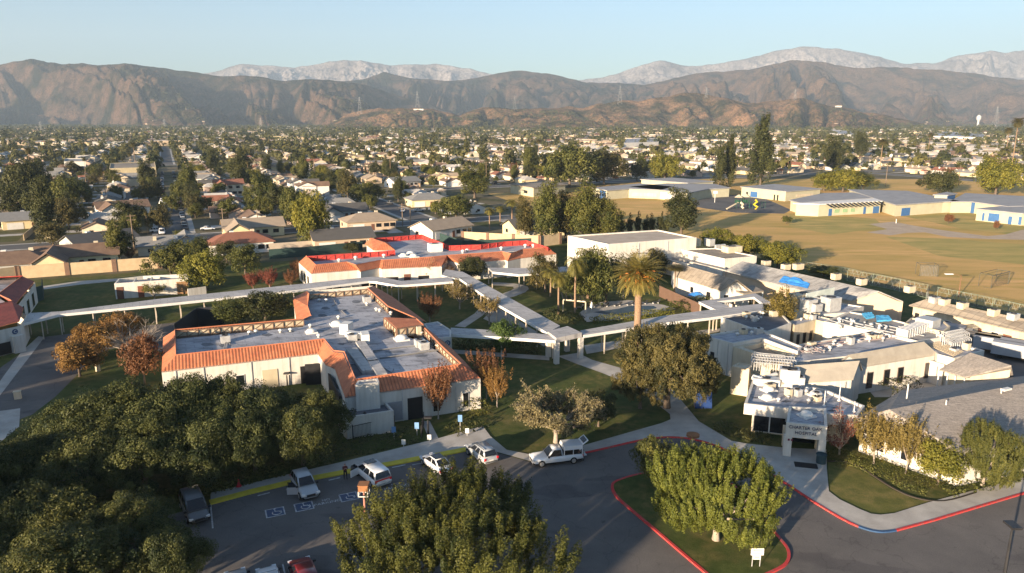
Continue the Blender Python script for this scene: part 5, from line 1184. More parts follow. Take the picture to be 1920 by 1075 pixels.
# ---------------------------------------------------------------- people
SKIN = mat('skin', (.45, .27, .19), (.40, .23, .16), 3, .6); HAIR = mat('dark_hair', (.02, .015, .012)); 
def person(loc, rz, label, shirt, trousers, pose):
    """skinned figure; joints in metres, facing +x"""
    bm = bmesh.new(); V_ = {}; rad = {}
    def v(k, p, r): V_[k] = bm.verts.new(p); rad[k] = r
    def e(*ks):
        for a, b in zip(ks[:-1], ks[1:]): bm.edges.new((V_[a], V_[b]))
    v('pel', (0, 0, .96), .135); v('waist', (0, 0, 1.12), .125); v('chest', (.01, 0, 1.34), .145); v('neck', (0, 0, 1.50), .058); v('jaw', (.03, 0, 1.57), .075); v('head', (.015, 0, 1.66), .098); v('top', (0, 0, 1.74), .07)
    e('pel', 'waist', 'chest', 'neck', 'jaw', 'head', 'top'); v('nose', (.125, 0, 1.635), .016); e('head', 'nose')
    for s, n_ in ((1, 'l'), (-1, 'r')):
        st_ = pose.get('step', .1) * s
        v(n_ + 'ear', (0, s * .1, 1.64), .014); e('head', n_ + 'ear')
        v(n_ + 'hip', (0, s * .10, .90), .10); v(n_ + 'kn', (st_ * .6 + .02, s * .12, .50), .068); v(n_ + 'an', (st_, s * .13, .09), .045); v(n_ + 'toe', (st_ + .18, s * .15, .035), .035); e('pel', n_ + 'hip', n_ + 'kn', n_ + 'an', n_ + 'toe')
        v(n_ + 'sh', (0, s * .19, 1.42), .065); el, wr = pose[n_]; v(n_ + 'el', el, .046); v(n_ + 'wr', wr, .030); e('chest', n_ + 'sh', n_ + 'el', n_ + 'wr')
        d = (Vector(wr) - Vector(el)).normalized(); side = d.cross(Vector((0, 0, 1)) if abs(d.z) < .9 else Vector((1, 0, 0))).normalized(); dn = side.cross(d)
        pm = Vector(wr) + d * .075; v(n_ + 'pm', pm, .032); e(n_ + 'wr', n_ + 'pm')
        for q, (o, l_) in enumerate(((-.03, .065), (-.01, .08), (.01, .075), (.03, .06))):
            a = pm + side * o + d * .03; v(f'{n_}f{q}', a, .010); v(f'{n_}g{q}', a + d * l_ * .6 - dn * .015, .009); v(f'{n_}h{q}', a + d * l_ - dn * .035, .008); e(n_ + 'pm', f'{n_}f{q}', f'{n_}g{q}', f'{n_}h{q}')
        a = Vector(wr) + d * .035 + side * .035; v(n_ + 't0', a, .011); v(n_ + 't1', a + d * .045 + side * .025 - dn * .01, .009); e(n_ + 'wr', n_ + 't0', n_ + 't1')
    order = list(V_); bm.verts.index_update(); me = bpy.data.meshes.new('body'); bm.to_mesh(me)
    o = put('person', me, None); md = o.modifiers.new('Skin', 'SKIN'); md.use_smooth_shade = True
    for i, k in enumerate(order): o.data.skin_vertices[0].data[i].radius = (rad[k], rad[k] * (1.15 if k in ('pel', 'chest', 'waist') else 1)); o.data.skin_vertices[0].data[i].use_root = (k == 'pel')
    s_ = o.modifiers.new('Sub', 'SUBSURF'); s_.levels = 1; s_.render_levels = 1
    dg = bpy.context.evaluated_depsgraph_get(); m2 = bpy.data.meshes.new_from_object(o.evaluated_get(dg)); bpy.data.objects.remove(o); bm.free()
    m2.materials.clear(); [m2.materials.append(x) for x in (SKIN, shirt, trousers, DARKM, HAIR)]
    sl = [(Vector(pose[n_][0]), Vector(pose[n_][1])) for n_ in 'lr']
    for p in m2.polygons:
        c = p.center; k = 0
        if c.z > 1.69 or (c.z > 1.6 and c.x < -.03): k = 4
        elif c.z < .08: k = 3
        elif c.z < 1.0 and abs(c.y) < .24 and not any((c - w).length < .16 for _, w in sl): k = 2
        elif c.z < 1.5 and not any((c - w).length < .17 for _, w in sl): k = 1
        p.material_index = k
    o = put('person', m2, None); o.location = loc; o.rotation_euler.z = rz; tag(o, label, 'person'); return o
RSH = mat('dark_red_shirt', (.10, .02, .025)); BTR = mat('black_trousers', (.014, .014, .018)); GSH = mat('dark_grey_shirt', (.05, .055, .06)); 
p1 = person(P(648, 899), R(-70), 'person in dark red top and black trousers standing with hands raised near the white minivan', RSH, BTR, {'step': .05, 'l': ((.16, .24, 1.2), (.33, .06, 1.36)), 'r': ((.16, -.24, 1.18), (.32, -.05, 1.34))})
p2 = person(P(1092, 866), R(170), 'person in dark clothes leaning at the open tail of the white pickup', GSH, BTR, {'step': .12, 'l': ((.2, .22, 1.2), (.42, .16, 1.15)), 'r': ((.2, -.22, 1.2), (.42, -.16, 1.12))})
# ---------------------------------------------------------------- road markings
def mark(name, px, m=LINE, z=.014):
    sheet(name, px, z, m)
def strip(a, b, w, name='stall_line', z=.014, m=LINE):
    A_, B_ = P(*a, 0), P(*b, 0); d = (B_ - A_).normalized(); s_ = Vector((-d.y, d.x, 0)) * w / 2
    sheet(name, [A_ - s_, B_ - s_, B_ + s_, A_ + s_], z, m, True)
strip((395, 946), (399, 991), .14); strip((483, 930), (506, 924), .22); strip((536, 919), (553, 915), .2); strip((616, 901), (638, 896), .22); strip((735, 877), (760, 872), .22); strip((868, 887), (886, 883), .22); strip((773, 872), (790, 869), .18); strip((530, 1058), (534, 1075), .12)
def access_mark(px, py):
    b = P(px, py); o = empty('parking_symbol', b, PDIR + math.pi, 'white wheelchair symbol in a blue square painted in a stall, %s' % {516: 'leftmost of three', 570: 'half under the silver crossover', 654: 'nearest the tall orange lamp'}[px], 'road marking')
    def sq(n_, w, z, m, inner=None):
        mb = MB(); mb.box((0, 0, z), (w, w * .9, .004)); mb.build(n_, m, o, world=False)
    sq('border', 1.75, .016, LINE); sq('panel', 1.5, .021, mat('blue_road_paint', (.06, .09, .17), (.08, .09, .12), 3))
    mb = MB(); 
    pts = [(.15 + .42 * math.cos(t), -.12 + .42 * math.sin(t), .026) for t in [R(a) for a in range(150, 391, 20)]]; mb.tube(pts, [.05] * len(pts), 4)
    mb.tube([(.0, .5, .026), (.0, .1, .026), (.38, .05, .026), (.55, -.35, .026)], [.06] * 4, 4); mb.lathe((-.02, .6, .02), [(.1, 0), (.1, .01)], 8); mb.build('symbol', LINE, o, world=False)
for q in ((516, 961), (570, 950), (654, 932)): access_mark(*q)
d = (P(654, 932) - P(516, 961)).normalized(); u = Vector((-d.y, d.x, 0))
for body, q, s_ in (('NO', (611, 937.5), .5), ('PARKING', (614, 942.5), .62), ('NO', (741, 908), .5), ('PARKING', (744, 913), .62)):
    o = text_on(None, body, P(*q, .016), d, s_, LINE, 'road_lettering', u, .003); o['kind'] = 'structure'
# ---------------------------------------------------------------- signs, lamps, fences
def sign(px, py, ty, w, h, face, label, post=METAL, name='sign_post', txt=None):
    b = P(px, py, .1); H_ = hgt(b, ty); o = empty(name, b, 0, label, 'sign'); mb = MB(); mb.tube([b - Vector((0, 0, .1)), b + Vector((0, 0, H_ - .05))], .04, 6); mb.build('post', post, o)
    mb = MB(); mb.box((b.x, b.y - .06, b.z + H_ - h / 2), (w, .04, h), 0); p = mb.build('panel', face, o); 
    if txt: 
        for i, (t_, zz, sz) in enumerate(txt): q = text_on(p, t_, b + Vector((0, -.085, H_ - zz)), (1, 0, 0), sz, mat('navy_lettering', (.03, .045, .1)), ext=.004)
    return o
BS = mat('blue_sign', (.16, .30, .52), (.12, .24, .44)); WS = mat('white_sign', (.62, .64, .62), (.55, .57, .55))
sign(739, 822, 800, .5, .75, BS, 'small blue-white sign leftmost of three before the picket fence'); sign(782, 815, 792, .5, .8, BS, 'small blue-white sign beside the short path to the near wing'); sign(863, 806, 778, .5, .85, BS, 'small blue-white sign on the dark lawn right of the path')
sign(757, 838, 824, .45, .6, WS, 'small white sign leftmost along the dark hedge by the yellow kerb'); sign(805, 828, 815, .45, .6, WS, 'small white sign at the foot of the short path'); sign(876, 817, 803, .45, .6, WS, 'small white sign on the lawn above the end of the yellow kerb')
o = empty('notice_sign', P(1417, 1062, .12), 0, 'white two-panel notice sign standing on the island lawn', 'sign')
b = P(1417, 1062, .12); H_ = hgt(b, 1028)
for dx in (-.32, .32): mb = MB(); mb.tube([b + Vector((dx, 0, -.1)), b + Vector((dx, 0, H_))], .035, 6); mb.build('post', METAL, o)
for zz, h_, w_2 in ((H_ - .3, .62, 1.05), (H_ - .82, .36, .62)):
    mb = MB(); mb.box((b.x + .02, b.y - .06, b.z + zz), (w_2, .04, h_)); p = mb.build('panel', WHITE, o)
    mb = MB()
    for i in range(3 if h_ > .5 else 2): mb.box((b.x + .02, b.y - .085, b.z + zz + h_ * (.22 - .24 * i)), (w_2 * .7, .012, .045))
    mb.build('print_line', mat('faded_red_print', (.45, .22, .22)), p)
def lamp(px, py, ty, label, head=(.9, .5), m=DARKM, hm=None, arm=0.0, box=False):
    b = P(px, py); H_ = hgt(b, ty); o = empty('street_lamp', b, 0, label, 'lamp'); mb = MB(); mb.tube([b, b + Vector((0, 0, H_ * .5)), b + Vector((0, 0, H_ - .3))], [.13, .1, .08], 8)
    if arm: mb.tube([b + Vector((0, 0, H_ - .4)), b + Vector((arm * .6, 0, H_)), b + Vector((arm, 0, H_))], .05, 6)
    mb.build('pole', m, o); mb = MB()
    if box:
        c = b + Vector((0, 0, H_ - .4)); mb.box((c.x, c.y, c.z + .08), (.86, .86, .55)); mb.box((c.x, c.y, c.z + .38), (.96, .96, .06)); l_ = mb.build('lamp_housing', hm or m, o)
        mb = MB(); k = .42
        for sx, sy in ((-1, -1), (1, -1), (1, 1), (-1, 1)): mb.box((c.x + sx * k, c.y + sy * k, c.z - .45), (.07, .07, .5))
        for sy in (-1, 1): mb.box((c.x, c.y + sy * k, c.z - .68), (.86, .07, .08)); mb.box((c.x + sy * k, c.y, c.z - .68), (.07, .86, .08))
        mb.build('frame', WHITE, o)
    else:
        mb.box((b.x + arm, b.y, b.z + H_), (head[0], head[1], .18)); mb.build('lamp_head', hm or m, o)
    return o
ORANGE = mat('rusty_orange_paint', (.30, .135, .06), (.24, .11, .05), 2)
lamp(685, 978, 907, 'tall rusty orange lamp with a boxy framed head in the car park', m=mat('pinkish_pole', (.42, .2, .15)), hm=ORANGE, box=True)
b0_ = P(1298, 838, .1); o = empty('street_lamp', b0_, 0, 'rust-topped mushroom lamp on the pavement behind the island tree', 'lamp'); mb = MB(); H_ = hgt(b0_, 812); mb.tube([b0_, b0_ + Vector((0, 0, H_ - .4))], .07, 7); mb.build('pole', CREAM, o); mb = MB(); mb.lathe(b0_ + Vector((0, 0, H_ - .55)), [(.12, 0), (.75, .18), (.75, .4), (.2, .52)], 10); mb.build('lamp_head', ORANGE, o)
lamp(539, 724, 700, 'dark boxed post lamp in front of the near wing wall', head=(.7, .7)); lamp(803, 815, 783, 'thin black post lamp at the picket gate')
lamp(1797, 557, 514, 'pale-armed street lamp standing beyond the field fence', m=mat('brown_pole', (.2, .11, .06)), hm=WHITE, arm=-2.6, head=(1.6, .5))
lamp(1883, 1080, 985, 'dark sign-topped pole at the lower right corner', head=(.8, 1.2))
def fence(name, pts, h, label, cat='fence', kind='picket', m=DARKM, group=None, sp=2.6):
    r = empty(name, (pts[0] + pts[-1]) / 2, 0, label, cat, group); mb = MB(); mp = MB(); k_all = 0; mesh_ = MB()
    for a, b in zip(pts[:-1], pts[1:]):
        d = b - a; ln = d.length; d.normalize(); k = max(1, round(ln / sp)); rz = math.atan2(d.y, d.x); U = Vector((0, 0, 1))
        for i in range(k + 1):
            q = a + d * ln * i / k
            if k_all < 60: p = MB(); p.tube([q, q + U * (h + .1)], .05 if kind == 'picket' else .045, 6); p.build('post', m, r); k_all += 1
        for zz in ((.15, h - .1) if kind == 'picket' else (h, .1)): c = (a + b) / 2 + U * zz; mb.box(c[:], (ln, .05, .05), rz)
        if kind == 'picket':
            for i in range(int(ln / .16)): q = a + d * (.16 * i + .08); mb.box((q.x, q.y, h * .5), (.025, .025, h), rz)
        else:
            n_ = int(ln / 1.1)
            for i in range(n_ + 1):
                q = a + d * ln * i / max(1, n_)
                for s_ in (-1, 1):
                    e_ = q + d * s_ * h * .5
                    if 0 <= (e_ - a).dot(d) <= ln: mesh_.tube([q + U * .1, e_ + U * h], .012, 3, cap=False)
    mb.build('rail', m, r)
    if kind != 'picket' and mesh_.v: mesh_.build('wire_mesh', METAL, r)
    return r
fence('picket_fence', [P(662, 824, .05), P(740, 806, .05)], 1.7, 'black picket fence in front of the low white annex')
fence('picket_fence', [P(795, 796, .05), P(790, 822, .05)], 1.5, 'short black picket gate panel beside the narrow path')
GRN = mat('green_fence_paint', (.22, .26, .20), (.2, .24, .18))
fence('chain_link_fence', [P(x, y) for x, y in ((1588, 527), (1660, 541), (1740, 560), (1735, 568))], 2.6, 'green-grey chain-link fence between the long grey roof and the dry field', kind='wire', m=GRN, sp=3.4)
fence('chain_link_fence', [P(x, y) for x, y in ((1756, 563), (1830, 577), (1920, 598), (2010, 622))], 2.6, 'green-grey chain-link fence behind the tan-roofed ward', kind='wire', m=GRN, sp=3.6)
fence('field_fence', [P(x, y) for x, y in ((1500, 498), (1580, 510), (1700, 535), (1820, 562), (1960, 592))], 1.1, 'low far-side fence line along the edge of the dry field', kind='wire', m=GRN, sp=5)
BW = [ES(-70, 146), ES(-14, 153.5), ES(8, 153.5)]
wallrun('block_wall', [P(-140, 545), P(35, 523), P(300, 503)], 2.9, .3, BLOCK, 'tan block wall with brown pilasters across the left behind the lawns', 'wall', 9.0, PILB, pw=1.0)
wallrun('block_wall', [P(868, 454), P(1012, 463), P(1050, 458)], 3.2, .3, BLOCK, 'tan block wall with brown pilasters behind the red-roofed building', 'wall', 9.0, PILB, pw=.9)
wallrun('block_wall', [P(505, 473), P(640, 463), P(690, 458)], 2.4, .3, mat('pale_block', (.45, .38, .30)), 'paler block wall behind the orange-roofed wing, between the two tan walls', 'wall')
wallrun('screen_fence', [P(505, 486), P(575, 481), P(680, 470)], 2.6, .12, mat('green_windscreen', (.03, .06, .055)), 'dark green cloth screen fence behind the orange-tiled eaves', 'fence')
wallrun('screen_fence', [P(825, 452), P(868, 467), P(1000, 462)], 2.4, .12, mat('green_windscreen', (.03, .06, .055)), 'dark cloth screen fence just behind the red roof screens', 'fence')
wallrun('screen_fence', [P(60, 570), P(82, 562), P(82, 548)], 3.0, .12, mat('green_windscreen', (.03, .06, .055)), 'dark cloth screen at the end of the far-left letter C building', 'fence')
wallrun('screen_fence', [P(330, 645), P(372, 612), P(420, 608)], 3.4, .12, mat('black_windscreen', (.02, .024, .03)), 'black cloth screen fence behind the near terracotta wing', 'fence')
def goal(px, label, mesh_m):
    a, b = P(*px[0]), P(*px[1]); H_ = hgt(a, px[2]); d = (b - a); s_ = Vector((-d.y, d.x, 0)).normalized() * 2.6; U = Vector((0, 0, H_)); o = empty('goal_frame', (a + b) / 2, 0, label, 'goal'); mb = MB()
    mb.tube([a, a + U, b + U, b], .09, 6); mb.tube([a + U, a + s_ + U * 1.05, b + s_ + U * 1.05, b + U], .06, 5); mb.tube([a, a + s_ * .6], .06, 5); mb.tube([b, b + s_ * .6], .06, 5); mb.tube([a + s_, a + s_ + U * 1.05], .06, 5); mb.tube([b + s_, b + s_ + U * 1.05], .06, 5); mb.build('frame', mat('dark_goal_frame', (.09, .09, .07)), o)
    mb = MB()
    for i in range(13): q = a.lerp(b, i / 12); mb.tube([q + s_ * .05, q + s_ * .05 + U], .015, 3, cap=False); zz = U * i / 12; mb.tube([a + s_ * .05 + zz, b + s_ * .05 + zz], .015, 3, cap=False)
    mb.build('netting', mesh_m, o)
goal([(1724, 518), (1758, 519), 497], 'dark-framed backstop with pale netting, left of two on the dry field', METAL); goal([(1858, 541), (1890, 533), 517], 'dark-framed goal, right of two on the dry field', DARKM)
# pool corner
sheet('pool_water', [(1112, 586), (1160, 579), (1180, 574), (1225, 574), (1232, 578), (1165, 593)], .03, mat('pool_water', (.05, .09, .12), (.04, .07, .1), rough=.5, spec=.1))
def umbrella(px, py, ty, r, m, label, closed=False):
    b = P(px, py); H_ = hgt(b, ty); o = empty('parasol', b, 0, label, 'parasol'); mb = MB(); mb.tube([b, b + Vector((0, 0, H_ - .05))], .035, 6); mb.build('pole', WHITE, o); mb = MB()
    mb.lathe(b + Vector((0, 0, H_ * .35 if closed else H_ - .75)), [(.35, 0), (.22, H_ * .3), (.03, H_ * .64)] if closed else [(r, 0), (r * .66, .32), (r * .3, .58), (.04, .75)], 8); mb.build('canopy', m, o)
umbrella(1306, 566, 547, 1.9, TARP, 'open bright blue parasol in the garden before the white cottage'); umbrella(1277, 540, 514, 1.5, mat('green_cloth', (.03, .12, .07)), 'open dark green parasol by the white cottage wall'); umbrella(1109, 583, 564, .4, WHITE, 'closed white parasol beside the pool', True)
rg = random.Random(3); k = 0
for i in range(7):
    b = P(1085 + i * 24, 579 - i * 1.6); o = empty('sun_lounger', b, R(20), 'dark poolside lounger, %s from the left along the pool' % ordw(i), 'lounger', 'loungers along the pool')
    mb = MB(); mb.box((0, 0, .3), (1.3, .6, .06)); mb.build('bed', DARKM, o, world=False); mb = MB(); mb.hexa([(.6, -.3, .3), (.66, -.3, .3), (.66, .3, .3), (.6, .3, .3)], [(1.0, -.3, .8), (1.06, -.3, .8), (1.06, .3, .8), (1.0, .3, .8)]); mb.build('backrest', DARKM, o, world=False)
    for lx in (-.55, .55): mb = MB(); mb.box((lx, 0, .14), (.05, .56, .28)); mb.build('leg', METAL, o, world=False)
o = empty('pergola', P(1077, 562), 0, 'low white-topped timber pergola in the palm garden', 'pergola'); a, b = P(1056, 562, 2.4), P(1098, 566, 2.4); mb = MB(); mb.box(((a + b) / 2)[:], ((b - a).length, .2, .25), math.atan2((b - a).y, (b - a).x)); mb.build('beam', CREAM, o)
for i in range(6): q = a.lerp(b, i / 5); mb = MB(); mb.box((q.x, q.y + 2.2, 2.6), (.15, 5, .18)); mb.build('slat', DARKM, o)
for q in (a, b): mb = MB(); mb.box((q.x, q.y, 1.15), (.2, .2, 2.3)); mb.build('post', CREAM, o)
wallrun('timber_fence', [P(1236, 556), P(1312, 592)], 2.3, .12, mat('dark_timber', (.14, .085, .06)), 'dark timber fence at the right end of the pool', 'fence')
# blue shape under the big oak
b = P(1318, 764); o = empty('plastic_bin', b, 0, 'deep blue plastic bin on the dark grass beside the huge brown-olive oak', 'bin')
for dx in (-.6, .55): mb = MB(); mb.hexa([(b.x + dx - .5, b.y - .4, 0), (b.x + dx + .5, b.y - .4, 0), (b.x + dx + .5, b.y + .4, 0), (b.x + dx - .5, b.y + .4, 0)], [(b.x + dx - .42, b.y - .3, 2.0), (b.x + dx + .42, b.y - .3, 2.2), (b.x + dx + .42, b.y + .3, 2.2), (b.x + dx - .42, b.y + .3, 2.0)]); mb.build('panel', mat('deep_blue_plastic', (.015, .045, .16)), o)
mb = MB(); mb.box((b.x, b.y - .3, .7), (1.1, .15, 1.0)); mb.build('chute', mat('deep_blue_plastic', (.015, .045, .16)), o)
b = P(184, 696); mb = MB(); mb.lathe(b, [(.32, 0), (.34, .9), (.36, .95), (.2, 1.05)], 10); tag(mb.build('litter_bin', CREAM), 'small cream bin on the lawn beside the rust-coloured tree', 'bin')
b = P(34, 748); mb = MB(); mb.box((b.x, b.y, .5), (.8, .5, 1.0), GA); mb.box((b.x, b.y, 1.04), (.9, .6, .08), GA); tag(mb.build('utility_box', CREAM), 'small pale utility box beside the left lot', 'box')
b = P(448, 912, .1); mb = MB(); mb.lathe(b, [(.28, 0), (.28, .05), (.2, .06), (.05, .75)], 10); tag(mb.build('traffic_cone', mat('red_cone', (.6, .04, .05))), 'red traffic cone at the hedge end of the yellow kerb', 'cone')
# ---------------------------------------------------------------- school across the field
SR = mat('school_roof', (.31, .31, .315), (.25, .25, .26), .3, .9); WHITER = mat('white_school_roof', (.72, .70, .66), (.62, .60, .57), .3)
def school(px, zt, label, door_list=(), roof=SR, wall=SCHOOLW, over=.5, name='school_block'):
    pts = PP(px, zt); r = empty(name, centroid(pts), 0, label, 'school building', 'school blocks beyond the field'); mb = MB(); w = inset(pts, over); n = len(w)
    for i in range(n): a, b = w[i], w[(i + 1) % n]; mb.quad((a[0], a[1], 0), (b[0], b[1], 0), (b[0], b[1], zt - .3), (a[0], a[1], zt - .3))
    mb.build('wall', wall, r); mb = MB(); mb.hexa([(p.x, p.y, zt - .35) for p in pts], [(p.x, p.y, zt) for p in pts]); mb.build('roof', roof, r)
    for nm, i, u0, u1, z0, z1, m in door_list: opening(r, nm, w[i], w[(i + 1) % n], u0, u1, z0, z1, m)
    return r, pts
school([(1388, 350), (1474, 359), (1541, 354), (1452, 345)], 4.6, 'pale green school block with a blue double door behind the playground', [('door', 0, .22, .38, .2, 2.8, BLUE), ('window', 0, .12, .16, 1, 2.4, DUSK), ('door', 0, .75, .78, 0, 2.5, DUSK), ('door', 0, .82, .85, 0, 2.5, DUSK), ('window', 1, .3, .8, 1.6, 2.6, CREAM)])
r, pts = school([(1487, 381), (1537, 383), (1655, 377), (1640, 372)], 4.8, 'school block with white roof and slatted awning facing the field', [('door', 1, .16, .21, 0, 2.7, BLUE), ('window', 1, .25, .33, 1.0, 2.4, mat('green_window', (.25, .38, .22))), ('window', 1, .38, .46, 1.0, 2.4, mat('green_window', (.25, .38, .22))), ('window', 1, .51, .58, 1.0, 2.4, mat('green_window', (.25, .38, .22))), ('door', 1, .72, .76, 0, 2.7, BLUE), ('door', 1, .88, .98, 0, 2.7, BLUE)], WHITER)
a, b = pts[1], pts[2]; d, nn = facing(a, b); mb = MB(); ln = (b - a).length
for i in range(13): q = a + d * ln * (.1 + .068 * i) + nn * .9 - Vector((0, 0, .75)); mb.hexa([q + d * .0 - nn * .9 + Vector((0, 0, .6)), q + d * 1.2 - nn * .9 + Vector((0, 0, .6)), q + d * 2.0 + nn * .9 - Vector((0, 0, .5)), q + d * .8 + nn * .9 - Vector((0, 0, .5))], [q + d * .0 - nn * .9 + Vector((0, 0, .66)), q + d * 1.2 - nn * .9 + Vector((0, 0, .66)), q + d * 2.0 + nn * .9 - Vector((0, 0, .44)), q + d * .8 + nn * .9 - Vector((0, 0, .44))])
mb.build('awning', DARKM, r)
school([(1480, 375), (1500, 380), (1640, 371), (1600, 361), (1545, 362)], 4.4, 'low grey-roofed school link with a blue fascia behind the white-roofed block')
school([(1640, 372), (1680, 384), (1770, 378), (1800, 377), (1702, 358), (1590, 355)], 4.6, 'broad grey school roof in the middle with small white vents', [('door', 1, .12, .3, 0, 3, BLUE)])
school([(1749, 365), (1778, 366), (1795, 363), (1775, 360)], 6.0, 'small taller pale school block with a blue end wall', [('panel', 1, .05, .95, .2, 5.6, BLUE)])
school([(1780, 378), (1822, 378), (1890, 387), (1960, 385), (1960, 370), (1810, 362)], 4.6, 'right school block with a blue pier and long grey roof', [('panel', 1, .0, .1, 0, 4.2, BLUE)])
school([(1828, 391), (1918, 400), (2010, 398), (1990, 388), (1885, 386)], 4.4, 'nearest school block at the right edge with bright blue doors', [('door', 0, .28, .52, .3, 3.2, BLUE), ('door', 0, .14, .19, .2, 3, BLUE), ('door', 0, .72, .8, 0, 2.8, BLUE), ('door', 0, .94, 1, .2, 3, BLUE)])
school([(1110, 352), (1138, 357), (1180, 354), (1240, 356), (1262, 350), (1200, 344)], 4.4, 'left school block with a blue corner beyond the tall garden trees', [('panel', 0, .5, .9, 0, 3.8, BLUE), ('window', 2, .1, .9, 1.0, 2.6, CREAM)])
school([(1180, 350), (1290, 362), (1330, 354), (1370, 352), (1340, 345), (1250, 344)], 4.4, 'school block with pale roof behind the lone round pine', [('window', 0, .55, .98, .5, 3.4, WHITER)])
school([(1200, 336), (1290, 343), (1340, 340), (1260, 333)], 4.6, 'rear school block half hidden by the garden trees')
school([(955, 345), (1000, 352), (1062, 346), (1030, 338)], 4.6, 'low tan-roofed block left of the school across the dry field', [('window', 0, .6, .75, 1.2, 2.6, DUSK)], TANROOF)
for i, px in enumerate((1722, 1735, 1752)):
    b = P(px, 400 - i * .4); H_ = hgt(b, 384); mb = MB(); mb.tube([b, b + Vector((0, 0, H_)), b + Vector((3, 0, H_))], .12, 6); mb.tube([b + Vector((3, 0, H_)), b + Vector((3, 0, 0))], .1, 6); tag(mb.build('lunch_shelter_frame', WHITE), 'white arched shelter post in front of the middle school block, %s from the left' % ordw(i), 'post', 'white shelter posts')
# playground
o = empty('play_structure', P(1395, 391), 0, 'play structure with slides, dark green frame and pale roofs on the playground', 'play equipment')
for px, py, hh in ((1384, 391, 3.0), (1398, 390, 3.0)):
    b = P(px, py); mb = MB(); mb.lathe(b + Vector((0, 0, 4.6)), [(1.9, 0), (1.0, .6), (.05, 1.2)], 6); mb.build('roof', CREAM, o)
    for sx in (-1, 1):
        for sy in (-1, 1): mb = MB(); mb.tube([b + Vector((sx * 1.1, sy * 1.1, 0)), b + Vector((sx * 1.1, sy * 1.1, 4.7))], .09, 6); mb.build('post', mat('dark_green_paint', (.02, .08, .05)), o)
    mb = MB(); mb.box((b.x, b.y, 2.2), (2.4, 2.4, .15)); mb.box((b.x, b.y + 1.2, 2.8), (2.4, .08, 1.0)); mb.build('deck', mat('dark_green_paint', (.02, .08, .05)), o)
b = P(1384, 391); mb = MB(); e_ = P(1363, 394)
for s_ in (0, 1): q = [b + Vector((0, s_ * .8, 2.4)), e_ + Vector((0, s_ * .8, .4))]; mb.tube(q, .22, 6)
mb.hexa([b + Vector((0, 0, 2.3)), b + Vector((0, .8, 2.3)), e_ + Vector((0, .8, .3)), e_ + Vector((0, 0, .3))], [b + Vector((0, 0, 2.4)), b + Vector((0, .8, 2.4)), e_ + Vector((0, .8, .4)), e_ + Vector((0, 0, .4))]); mb.build('slide', CREAM, o)
mb = MB(); mb.tube([b + Vector((.6, -1, 2.6)), b + Vector((1.4, -1.8, 1.8)), b + Vector((.7, -2.6, 1.0)), b + Vector((1.2, -3.4, .4))], .45, 8); mb.build('slide', CREAM, o)
b = P(1405, 391); mb = MB()
for i in range(6): mb.tube([b + Vector((i * 1.3, 0, 0)), b + Vector((i * 1.3, 0, 2.6)), b + Vector((i * 1.3, 2, 2.6))], .1, 5)
mb.build('climbing_frame', mat('dark_green_paint', (.02, .08, .05)), o)
b = P(1416, 393); mb = MB(); mb.tube([b + Vector((0, 0, 0)), b + Vector((.9, 0, 1)), b + Vector((-.6, .3, 2)), b + Vector((.6, 0, 3.2)), b + Vector((-.2, 0, 4))], .45, 8); tag(mb.build('tube_slide', mat('yellow_plastic', (.62, .46, .03))), 'yellow spiral tube at the right of the play structure', 'play equipment')
for px, py, ty, nm, lab in ((1340, 380, 360, 'basketball_post', 'white basketball hoop post on the playground'), (1680, 419, 411, 'field_post', 'small white post at the left corner of the field path')):
    b = P(px, py); H_ = hgt(b, ty); mb = MB(); mb.tube([b, b + Vector((0, 0, H_))], .12, 6); mb.box((b.x, b.y - .3, b.z + H_ - .2), (1.8, .1, 1.1)) if 'basket' in nm else None; tag(mb.build(nm, WHITE), lab, 'post')
# ---------------------------------------------------------------- campus trees
G_OAK = 'dense oaks of the left grove'
for i, (k, bx, by, ty, w, lab) in enumerate((
    ('oak', 70, 945, 830, 150, 'dark oak at the far left edge of the grove'), ('oak_b', 125, 890, 770, 165, 'oak on the left rim of the grove beside the pale lane'), ('oak', 225, 885, 742, 210, 'broad oak of the grove below the orange-leaved trees'),
    ('oak_b', 335, 865, 722, 190, 'tall oak of the grove below the left end of the terracotta roof'), ('oak', 420, 855, 728, 170, 'oak of the grove in front of the lit white wall'), ('oak_b', 505, 850, 732, 160, 'oak of the grove before the dark door of the near wing'),
    ('oak', 592, 850, 745, 130, 'lighter oak at the right end of the grove by the annex'), ('oak_b', 165, 935, 800, 200, 'low front oak at the left of the grove'), ('oak', 275, 925, 795, 200, 'front oak in the middle of the grove above the dark van'),
    ('oak_b', 385, 900, 775, 180, 'front oak of the grove above the empty stall'), ('oak', 480, 888, 780, 150, 'front oak of the grove left of the silver crossover'), ('oak_b', 570, 872, 765, 140, 'front oak of the grove right of the silver crossover'),
    ('oak_b', 70, 1060, 935, 230, 'shaded oak in the lower left corner'), ('oak', 240, 1065, 945, 190, 'oak at the lower left, left of the bright car park streaks'), ('oak_b', 330, 1110, 1000, 150, 'small oak at the bottom edge left of the pale cars'), ('oak', 130, 1150, 1010, 260, 'oak cut by the bottom left edge'), ('oak', -40, 1000, 850, 200, 'oak cut by the left edge'))):
    T(k, bx, by, ty, w, lab, 'oak_tree', G_OAK)
T('front', 846, 1112, 934, 376, 'large bushy tree in the middle foreground beside the orange lamp', 'bushy_tree', rz=.4)
T('island', 1342, 1014, 846, 218, 'round yellow-green tree with upright sprigs on the red-kerbed island', 'round_tree', rz=1.1)
T('round', 1226, 905, 824, 80, 'darker small tree tucked behind the round island tree')
T('bigoak', 1250, 766, 608, 172, 'huge brown-olive oak left of the shaded hospital wall', 'oak_tree', rz=2.2)
